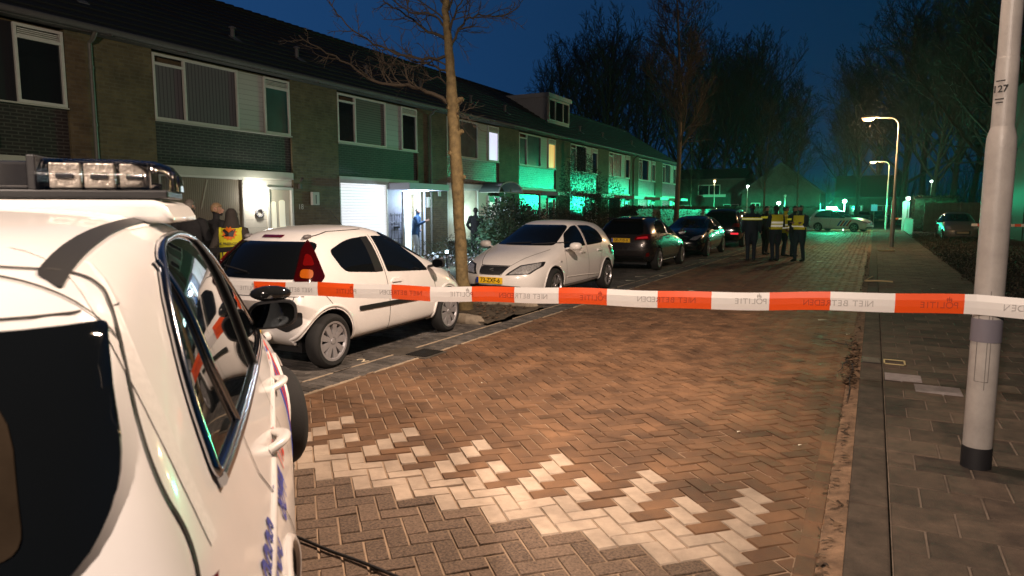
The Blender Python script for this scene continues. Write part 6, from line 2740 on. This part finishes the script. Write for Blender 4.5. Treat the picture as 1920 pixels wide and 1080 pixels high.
letters = {}
for r_ in range(-1, 9):
    s0 = .10 + r_ * PITCH_T
    for word, off in (('POLITIE', 0), ('NIET BETREDEN', .46)):
        for ch, p_, c_ in tape_text(s0 + off, word, .05 if len(word) > 8 else .052):
            letters.setdefault((r_, word, c_.name), []).append((ch, p_, .054))
glyph = {}


def glyph_mesh(ch, size):
    if ch not in glyph:
        c = bpy.data.curves.new('g', 'FONT')
        c.body = ch
        c.size = size
        c.align_x = 'CENTER'
        c.align_y = 'CENTER'
        o = bpy.data.objects.new('g', c)
        COL.objects.link(o)
        me = evaluated_mesh(o)
        bpy.data.objects.remove(o)
        glyph[ch] = ([v.co.copy() for v in me.vertices], [tuple(p.vertices) for p in me.polygons])
    return glyph[ch]


letters = {k_: [l_ for l_ in v_ if -1.6 < l_[1].dot(d) < 8.4] for k_, v_ in letters.items()}
for (r_, word, mname), lst in [(k_, q_) for k_, v_ in letters.items() for q_ in ([v_] if len(v_) > 2 else [[l_] for l_ in v_])]:
    mb = MB()
    for ch, p_, sz in lst:
        gv, gf = glyph_mesh(ch, sz)
        # the text runs along +d (to the left as seen), i.e. mirrored for the viewer
        mb.add([p_ + d * v.x + V((0, 0, v.y - .006)) + tl * .0085 for v in gv], gf)
        if ch == 'O' and len(lst) > 1:                       # the flame over the O of the word
            c0 = p_ + tl * .009
            for ox, oz, h_ in ((-.010, .012, .030), (.0, .016, .036), (.010, .014, .030)):
                mb.add([c0 + d * ox + V((0, 0, oz)), c0 + d * (ox + .007) + V((0, 0, oz + h_ * .5)), c0 + d * (ox + .002) + V((0, 0, oz + h_)), c0 + d * (ox - .003) + V((0, 0, oz + h_ * .5))], [(0, 1, 2, 3)])
    if mb.v:
        mb.build('tape_word', PRO if mname == PRO.name else PRT, tp_o)
m = MB()                                     # the tail wrapped round the post
m.tube([V((.636, 4.941, .86)) - TA, V((.636, 4.941, 1.0)) - TA], .0815, 28, 0, False)
m.build('tape_wrap', M('tape_wrap_grey', (.17, .16, .19), .35), tape, smooth=60)
# second tape at the far right
m = MB()
a, b = V((4.0, 38.0, .95)), V((14, 36, .95))
nseg = 44
for i in range(nseg):
    p0, p1 = a.lerp(b, i / nseg), a.lerp(b, (i + 1) / nseg)
    m.obox((p0 + p1) / 2, (p1 - p0) / 2, V((0, .004, 0)), V((0, 0, .06)), i % 2)
tag(m.build('barrier_tape', [WHT, ORG]), 'second thin strip of red and white tape crossing before the silver car', 'barrier tape')
m = MB()
a, b = V((1.2, 66, .9)), V((5.5, 66, .9))
for i in range(14):
    p0, p1 = a.lerp(b, i / 14), a.lerp(b, (i + 1) / 14)
    m.obox((p0 + p1) / 2, (p1 - p0) / 2, V((0, .004, 0)), V((0, 0, .06)), i % 2)
tag(m.build('barrier_tape', [WHT, ORG]), 'distant strip of tape strung between the far lamp post and the green gatepost', 'barrier tape')

# garden railing behind the police car ------------------------------------
rl = empty('garden_railing', (-8.4, 4.0, 0), 0, 'black metal bar railing in front of the people by the house', 'railing')
BLKM = M('black_metal', (.012, .012, .013), .5)
m = MB()
m.box(-.025, .025, 0, 4.6, 1.03, 1.10)
m.box(-.02, .02, 0, 4.6, .15, .19)
m.build('rail', BLKM, rl)
for i in range(3):
    m = MB()
    m.box(-.035, .035, 2.2 * i, 2.2 * i + .07, 0, 1.16)
    m.build('post', BLKM, rl)
m = MB()
for i in range(46):
    m.tube([(0, .1 * i + .05, .17), (0, .1 * i + .05, 1.05)], .008, 6, 0, False)
m.build('bars', BLKM, rl)

# gravel and pale flowers by the lit door ---------------------------------
m = MB()
r = random.Random(12)
for i in range(420):
    x, y = r.uniform(-11.5, -9.3), r.uniform(14.5, 21)
    s2 = r.uniform(.015, .05)
    p_ = V((x, y, r.uniform(.02, .45)))
    dd = V((r.gauss(0, 1), r.gauss(0, 1), r.gauss(0, 1))).normalized()
    q_ = dd.orthogonal().normalized() * s2
    m.add([p_ - q_, p_ + dd * s2, p_ + q_, p_ - dd * s2], [(0, 1, 2, 3)])
tag(m.build('garden_blossom', M('pale_blossom', (.45, .42, .5), .5)), 'pale specks of blossom and leaves low in the garden by the lit doorway', 'flowers', kind='stuff')

gl_ = empty('garden_lamp', (-10.7, 16.3, 0), 0, 'low garden lamp shining on the laurel bush behind the street tree', 'lamp')
m = MB()
m.tube([(0, 0, 0), (0, 0, .42)], .03, 10)
m.tube([(0, 0, .50), (0, 0, .53)], [.07, .06], 12)
m.build('post', BLKM, gl_)
m = MB()
m.tube([(0, 0, .42), (0, 0, .50)], .045, 12)
m.build('lamp_glass', M('garden_lamp_lit', (1, 1, 1), .5, emis=(.7, .95, 1), estr=8), gl_)
light('garden_lamp_light', 'POINT', (-10.55, 16.3, .75), 75, (.60, .95, 1.0), radius=.06)

# drains -------------------------------------------------------------------
dr = empty('drain_grate', (-4.62, 6.35, 0), 0, 'square metal drain grate in the parking strip by the front wheel of the small hatchback', 'drain')
IRON = M('cast_iron', (.025, .022, .02), .6, metal=.5, bump=.4, bscale=90)
m = MB()
m.box(-.30, .30, -.22, .22, -.02, .010)
m.build('frame', M('drain_frame', (.07, .058, .045), .8, var=.4), dr, bevel=.004)
m = MB()
m.box(-.01, .27, -.18, .18, .010, .0125)
m.build('pit', INK, dr)
m = MB()
for i in range(9):
    m.box(.0 + i * .031, .014 + i * .031, -.18, .18, .0125, .022)
m.build('bars', IRON, dr)
dr = empty('kerb_drain', (.05, 7.98, .078), 0, 'small ribbed drain cover set in the kerb on the right', 'drain')
m = MB()
m.box(-.09, .09, -.14, .14, -.01, .004)
m.build('frame', IRON, dr)
m = MB()
for i in range(8):
    m.box(-.08, .08, -.12 + i * .031, -.106 + i * .031, .004, .012)
m.build('ribs', M('iron_rib', (.09, .08, .065), .6), dr)
m = MB()
for (a, b, c_, d_) in ((-.10, -.085, -.12, .12), (.085, .10, -.12, .12), (-.10, .10, -.12, -.105), (-.10, .10, .105, .12)):
    m.box(a, b, c_, d_, 0, .006)
o = tag(m.build('pavement_marker', M('yellowish_frame', (.55, .45, .22), .6)), 'pale yellow square frame on the pavement beside the kerb drain', 'cover')
o.location = (.265, 8.0, .074)
for i, (x0, x1, y0, lab) in enumerate(((.17, .47, 7.15, 'pale replaced slab in the pavement, farther of two'), (.40, .75, 6.78, 'pale replaced slab in the pavement, nearer of two'))):
    m = MB()
    m.box(x0, x1, y0, y0 + .3, .06, .0765)
    tag(m.build('pale_slab', M('pale_slab', (.27, .235, .23), .85, var=.35, vscale=8, bump=.4)), lab, 'slab')

# chalk mark, shadow line, litter -------------------------------------------------
CHALK = M('chalk', (.65, .55, .38), .9)
o = text_mb('2', .22, CHALK, 'chalk_mark', None, Matrix.Translation((-5.02 + .14, 5.74, .006)) @ Matrix.Rotation(rad(62), 4, 'Z'), .0005)
tag(o, 'pale chalk figure 2 written beside the rear wheel of the small hatchback', 'marking')
m = MB()
a, b = gnd(555, 1012), gnd(760, 1092)
m.tube([a.lerp(b, t / 12) + V((0, 0, .014)) + V((.003 * sin(t), .003 * cos(t * .8), 0)) for t in range(13)], .008, 10)  # dark tube standing in for a thin shadow across the paving
tag(m.build('cable', M('black_cable', (.008, .008, .008), .5), smooth=60), 'thin black cable lying on the dark paving beside the police car', 'cable')
m = MB()
a, b = gnd(1652, 473, .07), gnd(1672, 470, .07)
m.obox((a + b) / 2 + V((0, 0, .03)), V((.27, .1, 0)), V((-.02, .06, 0)), V((0, 0, .02)))
tag(m.build('wooden_plank', M('pale_wood', (.55, .42, .22), .7)), 'pale plank lying at the foot of the first lit lamp post', 'plank')
m = MB()
a = gnd(1622, 528, .08)
b = gnd(1674, 530, .08)
m.tube([a + V((0, 0, .02)), (a + b) / 2 + V((0, 0, .03)), b + V((0, 0, .02))], .018, 6)
c_ = gnd(1636, 521, .08)
m.tube([a + V((0, 0, .02)), c_ + V((0, 0, .03))], .014, 6)
tag(m.build('broken_stick', M('pale_wood', (.55, .42, .22), .7)), 'pale split stick lying across the kerb above the tape', 'stick')
LIT = M('paper_white', (.7, .66, .52), .7)
for i, (u, v, l_, lab) in enumerate(((1543, 600, .15, 'long white paper strip on the road just below the tape'), (1540, 490, .30, 'pale strip on the road behind the officers'),
                                     (1484, 527, .12, 'small upright scrap of paper just above the tape'), (1508, 544, .1, 'paper scrap touching the top edge of the tape, right part'),
                                     (1425, 505, .2, 'small pale scrap on the road before the officers'), (1300, 545, .2, 'pale scrap on the road just above the orange tape'),
                                     (1245, 517, .25, 'white strip on the road beside the dark grey hatchback'), (1183, 526, .25, 'white strip behind the second white car'),
                                     (1200, 519, .25, 'thin white strip in the bay between the white car and the dark hatchback'), (1320, 487, .3, 'pale scrap beside the wheel of the black car'),
                                     (1752, 541, .12, 'pale leaf on the pavement left of the thick post'), (1590, 627, .05, 'tiny scrap on the road below the tape near the gutter'),
                                     (905, 718, .03, 'tiny white fleck in the middle of the road'), (1385, 810, .025, 'tiny white fleck on the red bricks by the gutter'),
                                     (1500, 835, .025, 'tiny pale fleck close to the gutter row'))):
    p_ = gnd(u, v, .012 if u < 1600 else .085)
    a = CR * l_ * .5
    b = V((-CR.y, CR.x, 0)) * l_ * .16
    m = MB()
    m.add([p_ - a - b, p_ + a * .9 - b * 1.3 + V((0, 0, .01)), p_ + a + b, p_ - a * .95 + b * .8 + V((0, 0, .006))], [(0, 1, 2, 3)])
    tag(m.build('paper_scrap', LIT), lab, 'litter', 'litter on the road')
r = random.Random(4)
for lab, (u0, v0), (u1, v1) in (('long thin twig reaching from the gutter onto the road', (1612, 660), (1540, 640)), ('dark twig lying along the gutter', (1600, 690), (1585, 760)), ('short crooked twig in the gutter', (1590, 675), (1572, 705))):
    a, b = gnd(u0, v0), gnd(u1, v1)
    m = MB()
    m.tube([a.lerp(b, t / 6) + V((r.gauss(0, .012), r.gauss(0, .012), .03 + .02 * r.random())) for t in range(7)], [.009 - .001 * t for t in range(7)], 5)
    m.tube([a.lerp(b, .3) + V((0, 0, .03)), a.lerp(b, .5) + V((.06, .05, .05))], .004, 4)
    tag(m.build('twig', BARKD), lab, 'twig', 'twigs in the gutter')

# fences and buildings on the right -----------------------------------------
pf = empty('picket_fence', (2.05, 47, .02), 0, 'low pale picket fence lit green beside the driveway', 'fence')
m = MB()
for i in range(80):
    y = i * .16
    m.box(-.012, .012, y, y + .11, .05, 1.05 + .02 * (i % 2))
m.build('pickets', M('fence_white', (.42, .42, .40), .6, var=.2), pf)
m = MB()
m.box(.013, .05, 0, 12.8, .25, .32)
m.box(.013, .05, 0, 12.8, .8, .87)
m.build('rail', M('fence_white', (.42, .42, .40), .6), pf)
m = MB()
m.box(-.22, .22, -.22, .22, 0, 2.2)
m.prism([(-.26, 2.2), (.26, 2.2), (0, 2.38)], (0, -.26, 0), (1, 0, 0), (0, 0, 1), (0, .52, 0))
o = tag(m.build('gate_post', M('render_pale', (.45, .45, .44), .8)), 'pale square gatepost lit bright green left of the driveway', 'post')
o.location = (2.1, 60.2, 0)
bf = empty('board_fence', (3.2, 58.2, 0), 0, 'tall brown vertical board fence behind the silver car', 'fence')
m = MB()
for i in range(56):
    m.box(i * .2, i * .2 + .19, -.012 + .01 * (i % 2), .012 + .01 * (i % 2), .05, 2.15)
m.build('boards', M('brown_boards', (.16, .12, .085), .8, var=.35, vscale=3), bf)
m = MB()
for i in range(6):
    m.box(i * 2.2, i * 2.2 + .1, .03, .12, 0, 2.2)
m.build('posts', M('brown_boards', (.16, .12, .085), .8), bf)
# dark house on the right with a pale end wall, window and balcony rail
bh = empty('end_house', (6.7, 57, 0), 0, 'tall dark house on the right behind the thick post, its pale far wall lit green', 'house')
m = MB()
m.box(.2, 9, -39, -13.0, 0, 8.6)
m.build('wall', brickmat('dark_brown_brick', (.035, .028, .022), (.03, .022, .018), (.05, .045, .04), .85), bh)
m = MB()
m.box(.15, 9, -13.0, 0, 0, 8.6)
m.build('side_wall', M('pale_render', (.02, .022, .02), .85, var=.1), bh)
m = MB()
m.add([(-.1, .3, 8.5), (-.1, -39.3, 8.5), (4.6, -39.3, 11.0), (4.6, .3, 11.0), (9.3, .3, 8.5), (9.3, -39.3, 8.5)], [(0, 1, 2, 3), (3, 2, 5, 4)])
m.build('roof', ROOF, bh)
for z0 in (2.9, .6):
    f = frame_mb(-33.6, -31.2, z0 + .3, z0 + 1.7, .08, -.05, .06).build('window', FRAME, bh)
    f.location = (.2, 0, 0)
    f.rotation_euler = (0, 0, 0)
    m = MB()
    m.box(-.03, .02, -33.5, -31.3, z0 + .36, z0 + 1.64)
    m.build('pane', DGLASS, f)
m = MB()
for i in range(30):
    m.box(-.9, -.86, -37.5 + i * .35, -37.44 + i * .35, .9, 2.0)
m.box(-.92, -.84, -37.6, -27, 2.0, 2.06)
m.box(-.92, -.84, -37.6, -27, .84, .9)
m.build('balcony_rail', M('grey_rail', (.16, .17, .2), .6), bh)
m = MB()
m.box(-.95, .2, -37.6, -27, .6, .8)
m.build('balcony_slab', M('balcony_grey', (.06, .06, .06), .8), bh)

# houses across the side street ----------------------------------------------
FARB = brickmat('far_brick', (.075, .06, .045), (.06, .048, .036), (.09, .08, .07), .85)


def far_house(label, x0, x1, y, eave, ridge, wins, gable=False):
    root = empty('far_house', ((x0 + x1) / 2, y, 0), 0, label, 'house', 'houses across the side street')
    w_ = (x1 - x0) / 2
    m = MB()
    m.box(-w_, w_, 0, 8, 0, eave)
    if gable:
        m.add([(-w_, 0, eave), (w_, 0, eave), (0, 0, ridge)], [(0, 1, 2)])
    m.build('wall', FARB, root)
    m = MB()
    if gable:
        m.add([(-w_ - .3, -.25, eave - .2), (0, -.25, ridge + .1), (0, 8, ridge + .1), (-w_ - .3, 8, eave - .2), (w_ + .3, -.25, eave - .2), (w_ + .3, 8, eave - .2)], [(0, 1, 2, 3), (1, 4, 5, 2)])
        m.obox((-w_ / 2 - .15, -.28, (eave + ridge) / 2 - .1), V((w_ / 2 + .15, 0, (ridge - eave) / 2 + .15)), V((0, .03, 0)), V((0, 0, .1)), 1)
        m.obox((w_ / 2 + .15, -.28, (eave + ridge) / 2 - .1), V((w_ / 2 + .15, 0, -(ridge - eave) / 2 - .15)), V((0, .03, 0)), V((0, 0, .1)), 1)
    else:
        m.add([(-w_, -.4, eave - .1), (w_, -.4, eave - .1), (w_, 4, ridge), (-w_, 4, ridge), (-w_, 8.4, eave - .1), (w_, 8.4, eave - .1)], [(0, 1, 2, 3), (3, 2, 5, 4)])
        m.box(-w_, w_, -.45, -.35, eave - .2, eave - .02, 1)
    m.build('roof', [ROOF, M('bargeboard', (.07, .07, .065), .6)], root)
    for (a, b, c_, d_) in wins:
        f = MB()
        for q_ in ((a, a + .1, c_, d_), (b - .1, b, c_, d_), (a + .1, b - .1, c_, c_ + .1), (a + .1, b - .1, d_ - .1, d_), ((a + b) / 2 - .05, (a + b) / 2 + .05, c_ + .1, d_ - .1)):
            f.box(q_[0], q_[1], -.06, .02, q_[2], q_[3])
        fo = f.build('window', FRAME, root)
        f = MB()
        f.box(a + .05, b - .05, -.02, .01, c_ + .05, d_ - .05)
        f.build('pane', DGLASS, fo)
    return root


far_house('dark gabled house facing the road with a small paired upstairs window', -22, -13.5, 84, 5.3, 6.7, [(-1.2, 1.4, 3.3, 4.6), (-3.4, -1.9, .8, 2.2), (1.8, 3.6, .6, 2.3)])
far_house('long low dark house left of the gabled one across the side street', -36, -22.4, 86, 5.0, 6.4, [(-4, -2, 3.2, 4.4), (2, 4, 3.2, 4.4), (-4, -2, .8, 2.2), (2, 4.5, .8, 2.2)])
far_house('house with its gable end to the road left of the green light', -13.2, -5.2, 80, 3.6, 6.6, [(-3.0, -2.0, 1.2, 2.4)], True)
far_house('low dark house directly behind the green flashing car', -4.6, 3.0, 96, 3.2, 6.0, [(-2, -.5, 1, 2.2), (1, 2.4, 1, 2.2)])
# distant parked cars and signs beyond the crossing
sg_ = empty('road_sign', ply(1639, 392, 84), 0, 'small pale blue road sign on a pole far down the road', 'sign')
sg_.location.z = 0
m = MB()
m.tube([(0, 0, 0), (0, 0, 2.3)], .03, 8)
m.build('pole', LMETAL, sg_)
m = MB()
m.box(-.3, .3, -.04, -.03, 1.5, 2.2)
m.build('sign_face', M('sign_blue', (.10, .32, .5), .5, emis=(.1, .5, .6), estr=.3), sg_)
for i, (u, lab) in enumerate(((1650, 'dark parked car seen from behind far down the road, right of the road sign'), (1618, 'dark parked car far down the road, left of the road sign'))):
    c_ = copy_tree(silver.root)
    p_ = ply(u, 410, 92)
    c_.location = (p_.x, 94, 0)
    c_.rotation_euler = (0, 0, rad(-88))
    c_['label'] = lab
    c_['group'] = 'far parked cars'
    for ch in c_.children:
        if ch.name.startswith('body'):
            ch.data = ch.data.copy()
            ch.data.materials[0] = M('far_dark_paint', (.02, .02, .022), .3, coat=1)

# ================================================================== HAZE
m = MB()
m.box(-90, 60, -20, 135, -1.2, 27)  # volume added so light spreads in halos round the lamps
hz = tag(m.build('haze', []), 'thin night haze over the street', 'haze', kind='stuff')
hm = bpy.data.materials.new('night_haze')
hm.use_nodes = True
t = hm.node_tree
t.nodes.remove(t.nodes['Principled BSDF'])
vol = t.nodes.new('ShaderNodeVolumePrincipled')
vol.inputs['Density'].default_value = .00022
vol.inputs['Color'].default_value = (.9, .92, .95, 1)
vol.inputs['Anisotropy'].default_value = .82
t.links.new(vol.outputs[0], t.nodes['Material Output'].inputs['Volume'])
hz.data.materials.append(hm)
cy.volume_bounces = 0
